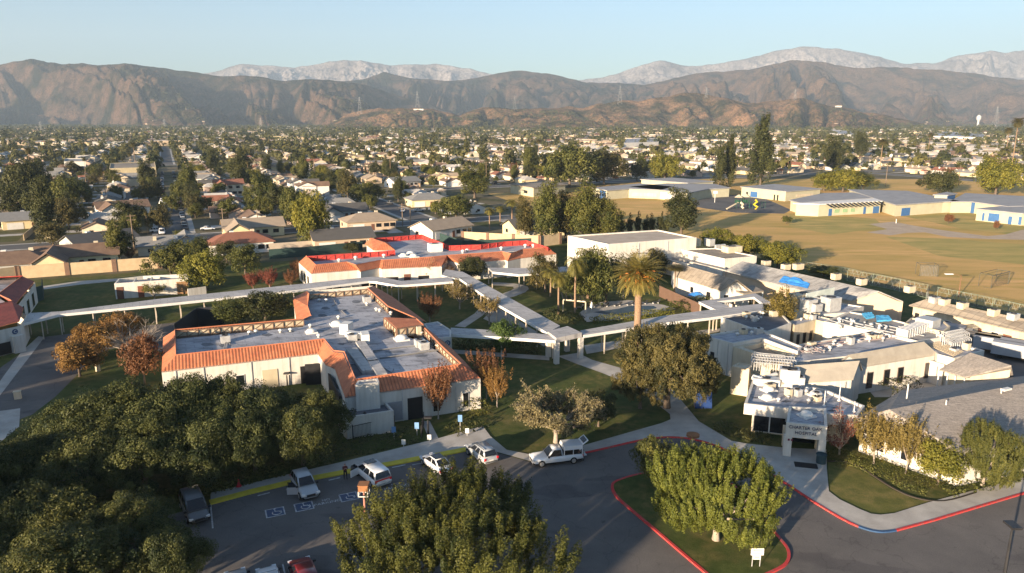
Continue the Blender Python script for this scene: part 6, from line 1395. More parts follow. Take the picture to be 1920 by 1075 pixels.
T('bigoak', 1200, 766, 680, 92, 'lower bushy oak in front of the huge brown-olive oak', 'oak_tree', rz=.2); T('bigoak', 1305, 764, 668, 84, 'small dark oak between the huge oak and the cream cube', 'oak_tree')
T('dry', 1042, 830, 718, 138, 'grey-leaved dry tree with pale branches above the white pickup', 'dry_tree', rz=.6); T('round', 1122, 800, 735, 66, 'dark leafy tree right of the grey dry tree', mats=DARKL)
V = 'autumn trees around the near wing'
for bx, by, ty, w, m, lab in ((822, 786, 688, 66, RUSTL, 'rust-brown tree against the south wall of the near wing'), (912, 748, 660, 60, RUSTL, 'rust tree behind the thinner rust tree right of the near wing'), (932, 764, 691, 54, ORANGEL, 'slim-trunked rust tree on the dark lawn right of the near wing'),
    (806, 604, 555, 52, RUSTL, 'round rust tree alone on the inner lawn below the long walkway'), (272, 722, 630, 62, RUSTL, 'dense rust tree at the left end of the terracotta roof'), (150, 706, 638, 80, ORANGEL, 'orange-leaved tree on the left lot edge, lowest of three'),
    (178, 672, 608, 76, ORANGEL, 'orange-leaved tree on the left lot edge, middle of three'), (232, 640, 590, 78, ORANGEL, 'orange-leaved tree on the left lot edge, topmost of three'), (475, 544, 512, 34, REDL, 'small red tree above the long walkway, leftmost of three'),
    (506, 542, 506, 44, REDL, 'small red tree above the long walkway, middle of three'), (546, 540, 508, 36, RUSTL, 'small rust tree above the long walkway by the orange eave'), (556, 520, 488, 26, RUSTL, 'small rust tree at the left end of the orange eave')):
    T('round' if bx < 300 else 'vase', bx, by, ty, w, lab, 'autumn_tree', V, mats=m)
T('bare', 248, 672, 592, 110, 'bare pale-twigged tree beside the dense rust tree', 'bare_tree', rz=.3)
T('thinred', 600, 532, 508, 34, 'thin bare-ish tree at the left front of the orange-eaved building', 'bare_tree'); T('thinred', 806, 530, 488, 44, 'thin orange tree before the orange eave, left of the walkway corner', 'bare_tree', mats=ORANGEL); T('thinred', 838, 528, 494, 34, 'thin orange tree beside the walkway corner', 'bare_tree', mats=ORANGEL)
T('thinred', 966, 512, 478, 36, 'pinkish bare tree before the right part of the orange-eaved building', 'bare_tree'); T('thingold', 862, 580, 520, 50, 'thin golden tree by the walkway corner', 'autumn_tree'); T('thingold', 917, 608, 546, 46, 'half-bare golden tree beside the diagonal walkway', 'autumn_tree')
T('round', 948, 668, 602, 62, 'bright green round tree in front of the letter block walkway', 'round_tree', mats=BRIGHTL)
T('round', 885, 528, 483, 54, 'dark round tree beside the walkway behind the golden tree', 'round_tree', mats=DARKL); T('round', 660, 474, 456, 30, 'small dark tree behind the orange-eaved building', 'round_tree', mats=DARKL)
T('round_b', 322, 524, 455, 78, 'dark green tree left of the pair behind the storehouse'); T('spread', 388, 545, 468, 84, 'yellow-green tree beside the storehouse', mats=YELL); T('round_b', 460, 514, 458, 60, 'green round tree right of the storehouse trees'); T('round_b', 368, 490, 447, 52, 'yellow-green tree at the end of the tan block wall'); T('round_b', 425, 492, 452, 46, 'small dark tree between the storehouse trees', mats=DARKL)
T('thingold', 290, 562, 528, 44, 'sparse yellow-green shrub tree before the storehouse', 'small_tree', mats=YELL)
T('round', 438, 610, 562, 74, 'leafy tree rising over the near wing roof, left of a pair'); T('round', 498, 606, 548, 92, 'dark leafy tree rising over the near wing roof, right of a pair', mats=DARKL)
dp = T('datepalm', 1193, 657, 490, 92, 'tall thick date palm in the garden with orange fruit stalks', 'palm_tree', rz=.8)
rq = np.random.default_rng(6); c_ = rq.normal(size=(900, 3)) * np.array([.75, .75, .45]) + np.array([0, 0, 9.3]); v_, f_ = leafcards(c_, rq.normal(size=(900, 3)), .28, .09, rq)
put('fruit_stalk', npmesh('fruit_stalk', v_, f_, leafmat('orange_fruit_stalks', (.30, .11, .02), (.55, .24, .05)), rq.uniform(0, 1, 900)), dp)
for bx, by, ty, w, k, lab in ((1047, 590, 508, 48, 'queenpalm', 'slim queen palm left of the pool'), (1078, 588, 478, 50, 'queenpalm', 'taller slim queen palm at the left pool end'), (1032, 556, 502, 42, 'queenpalm', 'queen palm behind the slim pair at the pool'), (1102, 560, 462, 60, 'queenpalm', 'bushy queen palm against the tall white hall'), (1264, 552, 498, 34, 'fanpalm', 'dry-skirted fan palm beside the white cottage')): T(k, bx, by, ty, w, lab, 'palm_tree', 'palms in the pool garden')
T('spread', 1108, 572, 466, 80, 'green garden tree before the tall white hall'); T('round_b', 1136, 568, 480, 70, 'dark garden tree left of the date palm', mats=DARKL); T('thingold', 1168, 560, 462, 66, 'brownish thin tree behind the date palm', 'small_tree'); T('round_b', 1022, 548, 478, 56, 'brown-green garden tree left of the slim palms', mats=OLIVL); T('round', 1062, 560, 512, 40, 'dark shrub tree among the queen palms', mats=DARKL); T('round_b', 1230, 520, 470, 50, 'grey-green tree at the corner of the tall white hall', mats=OLIVL)
for bx, by, ty, w, lab in ((1345, 474, 430, 64, 'yellow-green round tree at the field edge, leftmost of three'), (1402, 486, 441, 62, 'yellow-green round tree at the field edge, middle of three'), (1458, 504, 455, 76, 'yellow-green round tree at the field edge, rightmost of three')): T('round', bx, by, ty, w, lab, 'round_tree', 'round trees on the field edge', mats=YELL)
T('round', 1545, 518, 500, 56, 'low green shrub between coolers at the field edge', 'shrub')
T('column', 1462, 640, 540, 66, 'bushy gold-green tree rising from the hospital courtyard', 'autumn_tree', mats=leafmat('gold_green_leaves', (.07, .06, .015), (.22, .17, .04))); T('vase', 1552, 634, 594, 50, 'low rust bush in the hospital courtyard', 'autumn_tree', mats=RUSTL)
T('thinred', 1573, 853, 770, 60, 'bare reddish tree right of the entrance canopy', 'bare_tree', rz=.2); T('multi', 1638, 870, 780, 84, 'golden tree before the lit wall, left of the golden pair', 'autumn_tree'); T('multi', 1698, 888, 788, 80, 'golden tree before the lit wall, right of the golden pair', 'autumn_tree', rz=2)
T('bare', 1660, 850, 738, 80, 'bare spiky tree showing above the golden pair', 'bare_tree'); T('round', 1758, 910, 828, 78, 'green round tree in the front garden, left of two', 'round_tree', mats=YELL); T('island', 1842, 910, 800, 112, 'big green sprigged tree in the front garden, right of two', 'round_tree', mats=GREENL)
T('tall', 1277, 442, 355, 56, 'lone dark bushy pine on the field behind the tall white hall', 'pine_tree', mats=DARKL)
for i, (bx, by, ty, w) in enumerate(((1022, 458, 342, 46), (1060, 452, 362, 50), (1090, 455, 350, 58), (1120, 452, 358, 58), (1143, 456, 376, 44), (985, 448, 372, 36))): T('tall', bx, by, ty, w, 'tall ragged tree of the row left behind the white hall, %s from the left' % ordw((1, 2, 3, 4, 5, 0)[i]), 'tall_tree', 'ragged row behind the white hall', mats=OLIVL if i % 2 else GREENL)
for i, bx in enumerate((1166, 1180, 1195, 1210, 1222, 1236, 1248)): T('cypress', bx, 442 - i * .6, 408 - i % 3 * 3, 13, 'small dark cypress of the row by the white hall, %s from the left' % ordw(i), 'cypress_tree', 'small cypresses')
for i, (bx, by, ty, w, k, m, lab) in enumerate(((1068, 352, 268, 96, 'spread', GREENL, 'big domed green tree behind the ragged row'), (1132, 346, 280, 74, 'spread', OLIVL, 'big dark brown-green tree right of the domed tree'), (1246, 340, 286, 62, 'spread', YELL, 'yellowish willow-like tree behind the school'), (1194, 340, 302, 34, 'round_b', DARKL, 'dark round tree left of the yellowish tree'),
    (1425, 349, 214, 54, 'conifer', DARKL, 'tallest dark conifer above the school roofs'), (1366, 350, 252, 34, 'conifer', DARKL, 'tall slim conifer left of the tallest conifer'), (1349, 352, 270, 28, 'conifer', DARKL, 'shorter slim conifer beside the slim conifer'), (1545, 358, 322, 50, 'round_b', YELL, 'yellow-green bush tree left in the clump above the school roof'), (1580, 360, 314, 60, 'spread', YELL, 'yellow-green bush tree in the middle of the clump above the school roof'), (1618, 358, 322, 44, 'round_b', GREENL, 'green bush tree right in the clump above the school roof'),
    (1762, 364, 318, 64, 'spread', DARKL, 'wide flat-layered pine beyond the school'), (1866, 366, 294, 78, 'spread', YELL, 'large yellow-green tree right of the wide pine'), (1562, 322, 256, 34, 'tall', DARKL, 'dark tall tree in the houses behind the school'), (1612, 300, 248, 26, 'tall', DARKL, 'far dark tall tree right of the tall conifer'), (322, 398, 362, 34, 'round_b', GREENL, 'green tree on the right kerb midway up the parked-car street'), (296, 372, 342, 30, 'round_b', OLIVL, 'olive tree on the left kerb far up the parked-car street'), (338, 376, 340, 36, 'spread', GREENL, 'green tree hiding the far end of the parked-car street'), (890, 372, 312, 52, 'tall', GREENL, 'two-tone green tree standing alone at the dry lot'), (585, 462, 360, 72, 'spread', YELL, 'big yellow-green tree behind the orange-eaved wing'), (558, 430, 352, 62, 'spread', GREENL, 'green tree overlapping the big yellow-green tree'),
    (500, 400, 330, 56, 'round_b', GREENL, 'dark green tree behind the beige corner house'), (428, 412, 370, 36, 'round_b', GREENL, 'green round tree at the mouth of the parked-car street'), (388, 398, 370, 26, 'round', GREENL, 'small green tree right of the parked-car street'), (250, 436, 378, 64, 'round_b', DARKL, 'dark green tree left of the parked-car street mouth'), (300, 436, 385, 40, 'round_b', OLIVL, 'olive tree hugging the left kerb of the parked-car street'), (100, 460, 418, 54, 'round_b', OLIVL, 'dark olive tree before the grey gabled house'), (130, 430, 370, 54, 'spread', OLIVL, 'broad-leaved dark tree in the left gardens'), (54, 390, 300, 84, 'spread', DARKL, 'large dark tree high at the left edge'), (698, 378, 340, 42, 'round_b', GREENL, 'round green street tree left of the far car park street'), (855, 410, 365, 74, 'spread', GREENL, 'spreading green tree behind the dark screen fence'))):
    T(k, bx, by, ty, w, lab, {'conifer': 'conifer_tree'}.get(k, 'broadleaf_tree'), mats=m)
for i, (bx, by, ty, w) in enumerate(((1896, 318, 222, 22), (1650, 318, 262, 20), (1884, 300, 240, 16), (255, 318, 268, 14), (1010, 300, 262, 12), (1740, 290, 250, 12), (590, 330, 290, 14), (960, 420, 372, 34), (918, 432, 388, 28), (938, 425, 384, 30))): T('fanpalm' if i < 7 else 'queenpalm', bx, by, ty, w, 'tall palm above the roofs, %s of the town palms counted from the left' % ordw((8, 6, 7, 0, 5, 7, 1, 4, 2, 3)[i] if i != 2 else 9), 'palm_tree', 'fan palms of the town')
# field saplings with stakes
for px, py, ty, w, lab in ((1474, 420, 405, 18, 'tiny round tree alone on the dry field'), (1778, 420, 402, 16, 'small brown-leaved sapling on the green strip near the school'), (1867, 432, 414, 10, 'bare sapling with a white trunk guard near the blue school doors')): T('round', px, py, ty, w, lab, 'sapling', mats=RUSTL if px > 1500 else GREENL)
# hedges and ground cover
def hedge(name, pts, w, h, m, label, leaf=.14, dens=120, group=None, cat='hedge', lump=.25):
    rng = np.random.default_rng(len(label) * 7 + int(w * 10)); pts = [np.array([p.x, p.y]) for p in pts]; cs = []; nr = []
    for a, b in zip(pts[:-1], pts[1:]):
        ln = np.linalg.norm(b - a); n = int(ln * (w + 2 * h) * dens / 4); d = (b - a) / ln; s = np.array([-d[1], d[0]])
        t = rng.uniform(0, ln, n); q = rng.uniform(0, w + 2 * h, n)
        wob = 1 + lump * np.sin(t * 1.1 + rng.uniform(0, 6)) * .5 + lump * np.sin(t * 2.7 + q) * .4
        x = np.where(q < h, -w / 2, np.where(q > h + w, w / 2, q - h - w / 2)) * wob; z_ = np.where(q < h, q, np.where(q > h + w, w + 2 * h - q, h)) * wob
        z_ = z_ - .25 * h * (np.abs(x) / (w / 2)) ** 4
        P2 = a + d * t[:, None] + s * x[:, None] + rng.normal(size=(n, 2)) * .08
        cs.append(np.column_stack([P2, np.maximum(z_ + rng.normal(size=n) * .08, .05)])); nn = s * (np.sign(x) * (np.abs(x) > w * .4))[:, None]
        nr.append(np.column_stack([nn, np.where(z_ > h * .75, 1.2, .3)]) + rng.normal(size=(n, 3)) * .55)
    c = np.concatenate(cs); v, f = leafcards(c, np.concatenate(nr), leaf, leaf * .6, rng)
    ti = np.clip(.5 + .25 * np.sin(c[:, 0] * 1.7) * np.sin(c[:, 1] * 1.9) + .25 * rng.normal(size=len(c)), 0, 1)
    ctr = c.mean(0) * np.array([1, 1, 0]); o = put(name, npmesh(name, v - np.tile(ctr, (len(v), 1)), f, m, ti), None); o.location = ctr
    return tag(o, label, cat, group)
PX = lambda *q: [P(x, y) for x, y in q]
hedge('hedge', PX((240, 958), (395, 922), (470, 902), (548, 884)), 1.6, 1.1, GREENL, 'rough green hedge along the kerb below the left oaks')
hedge('hedge', PX((560, 872), (640, 849), (778, 820)), 3.2, .8, DARKL, 'dark low hedge bank above the yellow kerb behind the white minivan', dens=90)
hedge('hedge', PX((842, 814), (900, 794)), 3.0, .6, DARKL, 'dark low hedge bank between the short path and the kerb end', dens=90)
hedge('hedge', PX((868, 778), (912, 768)), 2.2, 1.4, GREENL, 'clipped dark hedge block at the right corner of the near wing')
hedge('hedge', PX((850, 650), (930, 656), (1012, 662)), 1.6, 2.0, DARKL, 'long dark hedge below the letter block walkway')
hedge('hedge', PX((1108, 606), (1190, 597), (1262, 588)), 1.6, 1.1, YELL, 'bright clipped hedge between the pool and the walkway')
hedge('hedge', PX((1262, 586), (1300, 578), (1322, 572)), 3.2, 1.8, GREENL, 'bushy hedge below the blue parasol')
hedge('hedge', PX((1030, 592), (1090, 606)), 3.0, 1.3, DARKL, 'dark shrub bed at the left end of the pool')
hedge('hedge', PX((758, 540), (840, 533)), 2.0, 1.0, RUSTL, 'reddish shrub line under the kinked walkway')
hedge('hedge', PX((1345, 800), (1395, 818), (1450, 829)), 2.2, .6, DARKL, 'dark shrub bed below the entrance windows')
hedge('ground_cover', PX((1556, 862), (1600, 862), (1650, 880), (1700, 902), (1752, 922)), 3.4, .55, GREENL, 'curving green planting bed along the lit front wall', leaf=.085, dens=240, cat='planting')
hedge('ground_cover', PX((1760, 922), (1850, 905), (1925, 885)), 2.6, .4, GREENL, 'low green planting under the two round front trees', dens=90, cat='planting')
kerb('bed_edge', smooth([(1552, 866), (1592, 868), (1630, 888), (1672, 915), (1715, 934), (1770, 941), (1830, 925)], 4), mat('dark_edging', (.05, .04, .03)), .2, .12)
mb = MB(); cx, cy = P(1668, 732).x, P(1668, 732).y
hedge('hedge', PX((1640, 733), (1668, 729), (1690, 722)), 5.5, 1.4, DARKL, 'round dark shrub in the small lawn court of the gabled wing'); hedge('hedge', PX((1672, 708), (1710, 702), (1745, 692)), 1.6, .9, RUSTL, 'reddish shrubs under the gabled wing windows'); hedge('hedge', PX((1740, 690), (1768, 684)), 2.0, 1.6, GOLDL, 'gold-leaved shrubs in the porch corner of the gabled wing')
# ---------------------------------------------------------------- trees standing outside the picture, left and behind: they shade the car park
OFF = [(-40, 6, 13, 11), (-48, 2, 14, 11), (-34, 13, 11, 9), (-46, -12, 15, 10), (-66, 20, 13, 11), (-74, 22, 13, 12), (-62, 34, 12, 10), (-82, 34, 13, 13), (-78, 4, 15, 12), (-90, 48, 12, 13), (-92, 14, 15, 14), (-70, 44, 10, 10), (-100, 40, 14, 13), (-112, 28, 16, 15), (-122, 44, 14, 14), (-104, 56, 12, 12), (-134, 40, 15, 15)]
for i, (x, y, h_, w) in enumerate(OFF): add_tree('oak' if i % 2 else 'oak_b', Vector((x, y, 0)), h_, w, i * 1.3, 'oak_tree', 'tall oak beyond the lower left edge, shading the car park', 'oaks outside the lower left of the picture')
# ---------------------------------------------------------------- town houses
random.seed(5)
HW = {'cream': mat('house_cream', (.66, .56, .42)), 'white': mat('house_white', (.74, .70, .64)), 'tan': mat('house_tan', (.50, .39, .28)), 'pale yellow': mat('house_yellow', (.68, .56, .34)), 'pink-beige': mat('house_pink', (.60, .44, .35)), 'grey': mat('house_grey', (.42, .41, .38))}
HR = {'brown': mat('roof_brown', (.19, .125, .085), (.14, .09, .065)), 'tan': mat('roof_tan', (.34, .27, .20)), 'grey': mat('roof_grey', (.23, .225, .215)), 'dark': mat('roof_dark', (.10, .095, .09)), 'reddish': mat('roof_reddish', (.26, .11, .07)), 'pale': mat('roof_pale', (.46, .43, .39))}
HP = {}
def house_parts(kind):
    if kind in HP: return HP[kind]
    w, d, h, rise, hip, ell = {'gable': (17, 10.5, 3.0, 2.3, 0, 0), 'hip': (16.5, 11, 3.0, 2.2, 1, 0), 'ell': (18, 10, 3.0, 2.3, 0, 1), 'ellhip': (18, 10, 3.0, 2.2, 1, 1), 'two': (13, 10, 5.6, 2.1, 0, 1)}[kind]
    wl, rf = MB(), MB(); ov = .55
    def block(cx, cy, w, d, hip, ry):
        f = (lambda x, y, z: (cx + x, cy + y, z)) if not ry else (lambda x, y, z: (cx - y, cy + x, z))
        a, b = w / 2, d / 2; inn = b * .9 if hip else -ov; t = .16
        wl.quad(f(-a, -b, 0), f(a, -b, 0), f(a, -b, h), f(-a, -b, h)); wl.quad(f(a, b, 0), f(-a, b, 0), f(-a, b, h), f(a, b, h))
        for s in (-1, 1):
            if hip: wl.quad(f(s * a, -b, 0), f(s * a, b, 0), f(s * a, b, h), f(s * a, -b, h))
            else: wl.poly([f(s * a, -b, 0), f(s * a, b, 0), f(s * a, b, h), f(s * a, 0, h + rise * b / (b + ov) + .0), f(s * a, -b, h)])
        zz = h - rise * ov / (b + ov) * .5; zr = h + rise; A_, B_ = a + ov, b + ov; r_ = a - inn if hip else a + ov
        for s in (-1, 1):
            q = [f(-A_, s * B_, zz), f(A_, s * B_, zz), f(r_, 0, zr), f(-r_, 0, zr)]; rf.hexa(q, [(p[0], p[1], p[2] + t) for p in q])
            if hip: q = [f(s * A_, -B_, zz), f(s * A_, B_, zz), f(s * r_, 0, zr)]; rf.hexa(q, [(p[0], p[1], p[2] + t) for p in q])
    block(0, 0, w, d, hip, 0)
    if ell: block(-w * .29, -d * .5, d * .9 + 5, w * .36, hip, 1)
    out = [('wall', wl.mesh('wall', HW['cream']), 'w'), ('roof', rf.mesh('roof', HR['brown']), 'r')]
    fy = -d / 2; gy = fy - (d * .45 - .05 + 2.5 - d * .0) if ell else fy
    def bx(nm, c, s, m): b = MB(); b.box(c, s); out.append((nm, b.mesh(nm, m), None))
    ge = -d * .5 - (d * .9 + 5) / 2 if ell else fy
    bx('garage_door', (-w * .29, ge - .03, 1.15), (4.6, .1, 2.2), WHITE); bx('door', (w * .02 if not ell else 1.0, fy - .03, 1.05), (1.0, .1, 2.1), BROWN)
    for x in ((w * .18, w * .36) if ell else (w * .14, w * .3, w * .43)): bx('window', (x, fy - .03, 1.6), (1.7, .1, 1.2), GLASS)
    for x in (-w * .3, 0, w * .3): bx('window', (x, d / 2 + .03, 1.6), (1.5, .1, 1.1), GLASS)
    for s in (-1, 1): bx('window', (s * (w / 2 + .03), d * .18, 1.6), (.1, 1.5, 1.1), GLASS)
    if kind == 'two':
        for x in (-w * .3, .5, w * .3): bx('window', (x, fy - .03, 4.3), (1.6, .1, 1.2), GLASS)
    bx('chimney', (w * .22, d * .22, h + 1.3), (1.0, .8, 2.6), CREAM)
    bx('roof_cooler', (-w * .12, d * .2, h + rise * .62 + .55), (1.1, 1.1, 1.0), WHITE)
    HP[kind] = out; return out
LOW = {}
def house_low(kind):
    if kind not in LOW:
        pr = house_parts(kind); V_, F_, M_ = [], [], []
        for nm, me, role in pr:
            if nm in ('wall', 'roof', 'garage_door') or nm in ('chimney', 'roof_cooler'):
                o = len(V_); V_ += [tuple(v.co) for v in me.vertices]
                for p in me.polygons: F_.append([i + o for i in p.vertices]); M_.append(1 if nm == 'roof' else 0)
        me = bpy.data.meshes.new('house'); me.from_pydata(V_, [], F_); me.materials.append(HW['cream']); me.materials.append(HR['brown']); me.polygons.foreach_set('material_index', M_); LOW[kind] = me
    return LOW[kind]
def house(kind, loc, rz, wc, rc, label, group, full=True, sc=1.0):
    if full:
        o = empty('town_house', loc, rz, label, 'house', group); o.scale = (sc,) * 3
        for nm, me, role in house_parts(kind):
            p = put(nm, me, o)
            if role: p.material_slots[0].link = 'OBJECT'; p.material_slots[0].material = HW[wc] if role == 'w' else HR[rc]
    else:
        o = put('town_house', house_low(kind), None); o.location = loc; o.rotation_euler.z = rz; o.scale = (sc,) * 3; tag(o, label, 'house', group)
        for i, m in ((0, HW[wc]), (1, HR[rc])): o.material_slots[i].link = 'OBJECT'; o.material_slots[i].material = m
    return o
def street_name(k): return 'the parked-car street' if k == 0 else ('%s street left of the parked-car street' % ordw(-k - 1) if k < 0 else '%s street right of the parked-car street' % ordw(k - 1))
def town_free(e, n):          # e,n in plan units: is this town land?
    if n < 160: return e > 352 and n > 40
    if 92 < e < 336 and n < 292: return False
    return True
WK, RK, KK = list(HW), list(HR), ['gable', 'hip', 'ell', 'ellhip', 'gable', 'ell', 'two']
lots = []
for i in range(-30, 12):
    lots.append((i * 8.5 - 2 + random.uniform(-.8, .8), 173 + random.uniform(-1, 1), math.pi, 'row', i)) if i % 2 == 0 else None
for k in range(-8, 16):
    for s in (-1, 1):
        for j, n0 in enumerate(list(np.arange(212, 512, 15)) + list(np.arange(534, 850, 15))):
            e = 65 * k + s * 18.5 + random.uniform(-1.5, 1.5); n = n0 + random.uniform(-1, 1)
            if 275 < n < 300 and e > 80: continue
            if 65 * k > 100 and k < 6 and n < 300: continue
            lots.append((e, n, math.pi / 2 * s * -1, 'L' if s < 0 else 'R', k))
def seen(p, m=40): q = proj(p); return -m < q[0] < 1920 + m and p.y > 5
cand = []
for e, n, r_, sd, k in lots:
    if not town_free(e, n): continue
    p = ES(e, n)
    if seen(p): cand.append((p.y, e, n, r_, sd, k, p))
cand.sort(key=lambda c: c[0])
SPECIAL = []                    # houses placed from the photo (base pixel, kind, colours)
for px, py, kind, wc, rc, rz, lab in (
    (150, 497, 'ell', 'pale yellow', 'brown', 0, 'tan house with big brown gabled roof just behind the tan block wall'), (28, 512, 'hip', 'grey', 'brown', 0, 'low brown-roofed house at the left edge behind the tan block wall'),
    (190, 470, 'gable', 'grey', 'dark', .5, 'grey gabled house with dark roof behind the brown-roofed tan house'), (452, 470, 'hip', 'white', 'reddish', 0, 'white house with terracotta hip roof behind the garden trees'), (475, 440, 'ell', 'pale yellow', 'tan', 0, 'long beige corner house facing the parked-car street mouth'),
    (430, 366, 'two', 'cream', 'reddish', 0, 'cream two-storey gabled house with reddish roof beyond the parked-car street'), (505, 372, 'gable', 'pink-beige', 'tan', 0, 'salmon flat-fronted house right of the cream two-storey house'),
    (640, 462, 'gable', 'tan', 'dark', 0, 'low dark-roofed tan house behind the left red roof screen'), (690, 428, 'hip', 'tan', 'tan', 0, 'low tan house with palms near the far car park street'), (640, 408, 'ell', 'grey', 'dark', 0, 'dark gabled house in shade behind the big yellow-green tree'),
    (828, 442, 'gable', 'white', 'tan', .4, 'white gabled house right behind the red roof screens'), (800, 385, 'hip', 'pale yellow', 'grey', 0, 'grey-roofed pale house behind the spreading green tree'), (1000, 440, 'gable', 'pale yellow', 'dark', 0, 'dark-roofed house just behind the right tan block wall'),
    (755, 350, 'gable', 'white', 'grey', .3, 'bright white gable house beyond the far car park street'), (230, 402, 'ell', 'white', 'brown', .2, 'white house lit at its gable end in the left gardens'), (60, 425, 'gable', 'pale yellow', 'grey', .2, 'pale house with wide grey gable near the left edge')):
    SPECIAL.append((P(px, py), kind, wc, rc, GA + rz, lab))
n_house = 0; far_houses = []
for p, kind, wc, rc, rz, lab in SPECIAL: house(kind, p, rz, wc, rc, lab, None, True, 1.0); n_house += 1
cnt = {}; yards = []
patches('front_lawn', lots, soil('yard_grass', [(.05, .06, .018), (.10, .095, .032), (.16, .125, .055), (.07, .075, .022)], .15, .3), 9, 13, .01, .75, (-8.5, 0), 5)
patches('driveway', lots, CONC, 9.5, 4.2, .02, .9, (-8, 4.5), 6)
patches('patio', lots, CONC, 5, 6, .02, .5, (8.5, -2), 7)
for y, e, n, r_, sd, k, p in cand:
    if any((p - q[0]).length < 17 for q in SPECIAL): continue
    wc, rc, kind = random.choice(WK[:5] + ['cream', 'white']), random.choice(RK + ['brown', 'grey', 'tan']), random.choice(KK)
    rz = GA + r_ + random.uniform(-.05, .05)
    if n_house < 300:
        key = (sd, k if sd != 'row' else 0); cnt[key] = cnt.get(key, 0) + 1; i = cnt[key] - 1
        wh = ('%s %s-roofed house, %s along the row behind the block walls' % (wc, rc, ordw(i))) if sd == 'row' else ('%s %s-roofed house, %s back on %s of %s' % (wc, rc, ordw(i), 'left' if sd == 'L' else 'right', street_name(k)))
        house(kind, p, rz, wc, rc, wh, 'houses of the town', p.y < 330, random.uniform(.74, .88)); n_house += 1
    else: far_houses.append((p, rz, kind, wc, rc))
    yards.append((p, sd, k, e, n))
shm = {}
for q, (p, sd, k, e, n) in enumerate(yards[:150]):
    if random.random() < .35: continue
    rcl = random.choice(RK); wcl = random.choice(WK)
    if 'shed' not in shm:
        mb = MB(); mb.hexa([(-1.8, -1.3, 0), (1.8, -1.3, 0), (1.8, 1.3, 0), (-1.8, 1.3, 0)], [(-1.8, -1.3, 2.1), (1.8, -1.3, 2.1), (1.8, 1.3, 2.1), (-1.8, 1.3, 2.1)]); mr = MB(); mr.hexa([(-2.1, -1.6, 2.11), (2.1, -1.6, 2.11), (2.1, 1.6, 2.11), (-2.1, 1.6, 2.11)], [(-2.1, -.05, 3.0), (2.1, -.05, 3.0), (2.1, .05, 3.0), (-2.1, .05, 3.0)]); shm['shed'] = (mb.mesh('wall', HW['tan']), mr.mesh('roof', HR['grey']))
    t_ = ES(e + (10 if sd != 'L' else -10) * (1 if sd != 'row' else .6), n + random.choice((-5, 5)) * (1 if sd != 'row' else 1.9))
    o = empty('garden_shed', t_, GA + random.choice((0, 1.57)), '%s-roofed %s shed, %s nearest of the backyard sheds' % (rcl, wcl, ordw(q)), 'shed', 'backyard sheds of the town')
    for nm, me, m_ in (('wall', shm['shed'][0], HW[wcl]), ('roof', shm['shed'][1], HR[rcl])): c_ = put(nm, me, o); c_.material_slots[0].link = 'OBJECT'; c_.material_slots[0].material = m_
for k in range(-5, 9):
    for n0, n1 in ((205, 290), (302, 390), (392, 505)):
        if n0 == 205 and k > 0: continue
        a, b = ES(65 * k + 32.5, n0), ES(65 * k + 32.5, n1)
        if k < 2 or n0 > 300: wallrun('yard_wall', [a, b], 1.9, .2, (BLOCK, PILB, mat('grey_block', (.34, .31, .28)), mat('board_fence', (.26, .19, .13)))[(k + n0) % 4], 'yard wall, %s stretch back, %s block %s of the parked-car street' % (ordw((n0 - 200) // 95), ordw(k if k >= 0 else -k - 1), 'right' if k >= 0 else 'left'), 'wall', group='back yard walls of the town')
# ---------------------------------------------------------------- far town: houses and trees past the first 300
rngT = np.random.default_rng(77)
def far_box(items, name):
    V_, F_, M_ = [], [], []; mats = [HW['cream'], HW['white'], HW['tan'], HW['pale yellow'], HR['brown'], HR['tan'], HR['grey'], HR['pale'], HR['reddish']]; k = 0
    for x, y, rz, w, d, h, rise, wm, rm, *zz in items:
        z0 = zz[0] if zz else 0
        co, si = math.cos(rz), math.sin(rz); f = lambda a, b, z_: (x + a * co - b * si, y + a * si + b * co, z_ + z0)
        a, b = w / 2, d / 2
        V_ += [f(-a, -b, 0), f(a, -b, 0), f(a, b, 0), f(-a, b, 0), f(-a, -b, h), f(a, -b, h), f(a, b, h), f(-a, b, h), f(-a - .3, 0, h + rise), f(a + .3, 0, h + rise)]
        for q, m in (((0, 1, 5, 4), wm), ((2, 3, 7, 6), wm), ((1, 2, 6, 5), wm), ((3, 0, 4, 7), wm), ((4, 5, 9, 8), rm), ((6, 7, 8, 9), rm), ((5, 6, 9, 9), wm), ((7, 4, 8, 8), wm)): F_.append([k + j for j in q]); M_.append(m)
        k += 10
    me = bpy.data.meshes.new(name); me.from_pydata(V_, [], [tuple(dict.fromkeys(q)) for q in F_]); [me.materials.append(m) for m in mats]; me.polygons.foreach_set('material_index', M_); me.update()
    o = put(name, me, None); o['kind'] = 'stuff'; return o
items = [(p.x, p.y, rz, 17, 11, 3.1, 2.2, WK.index(wc) if wc in ('cream', 'white', 'tan', 'pale yellow') else 0, 4 + (RK.index(rc) if rc in ('brown', 'tan', 'grey') else 3)) for p, rz, kind, wc, rc in far_houses]
for i in range(4200):
    y = 1080 + 2400 * rngT.uniform() ** 1.7; x = rngT.uniform(-.78, .78) * y
    big = rngT.uniform() < .08
    items.append((x, y, GA + rngT.choice([0, 1.57]) + rngT.normal() * .1, rngT.uniform(30, 70) if big else rngT.uniform(14, 20), rngT.uniform(20, 40) if big else rngT.uniform(9, 13), rngT.uniform(5, 8) if big else rngT.uniform(2.8, 5), .3 if big else rngT.uniform(1.5, 2.6), int(rngT.choice([0, 1, 2, 2, 2, 3])), int(rngT.choice([4, 4, 4, 5, 6, 6, 7, 8]))))
far_box(items, 'far_houses')
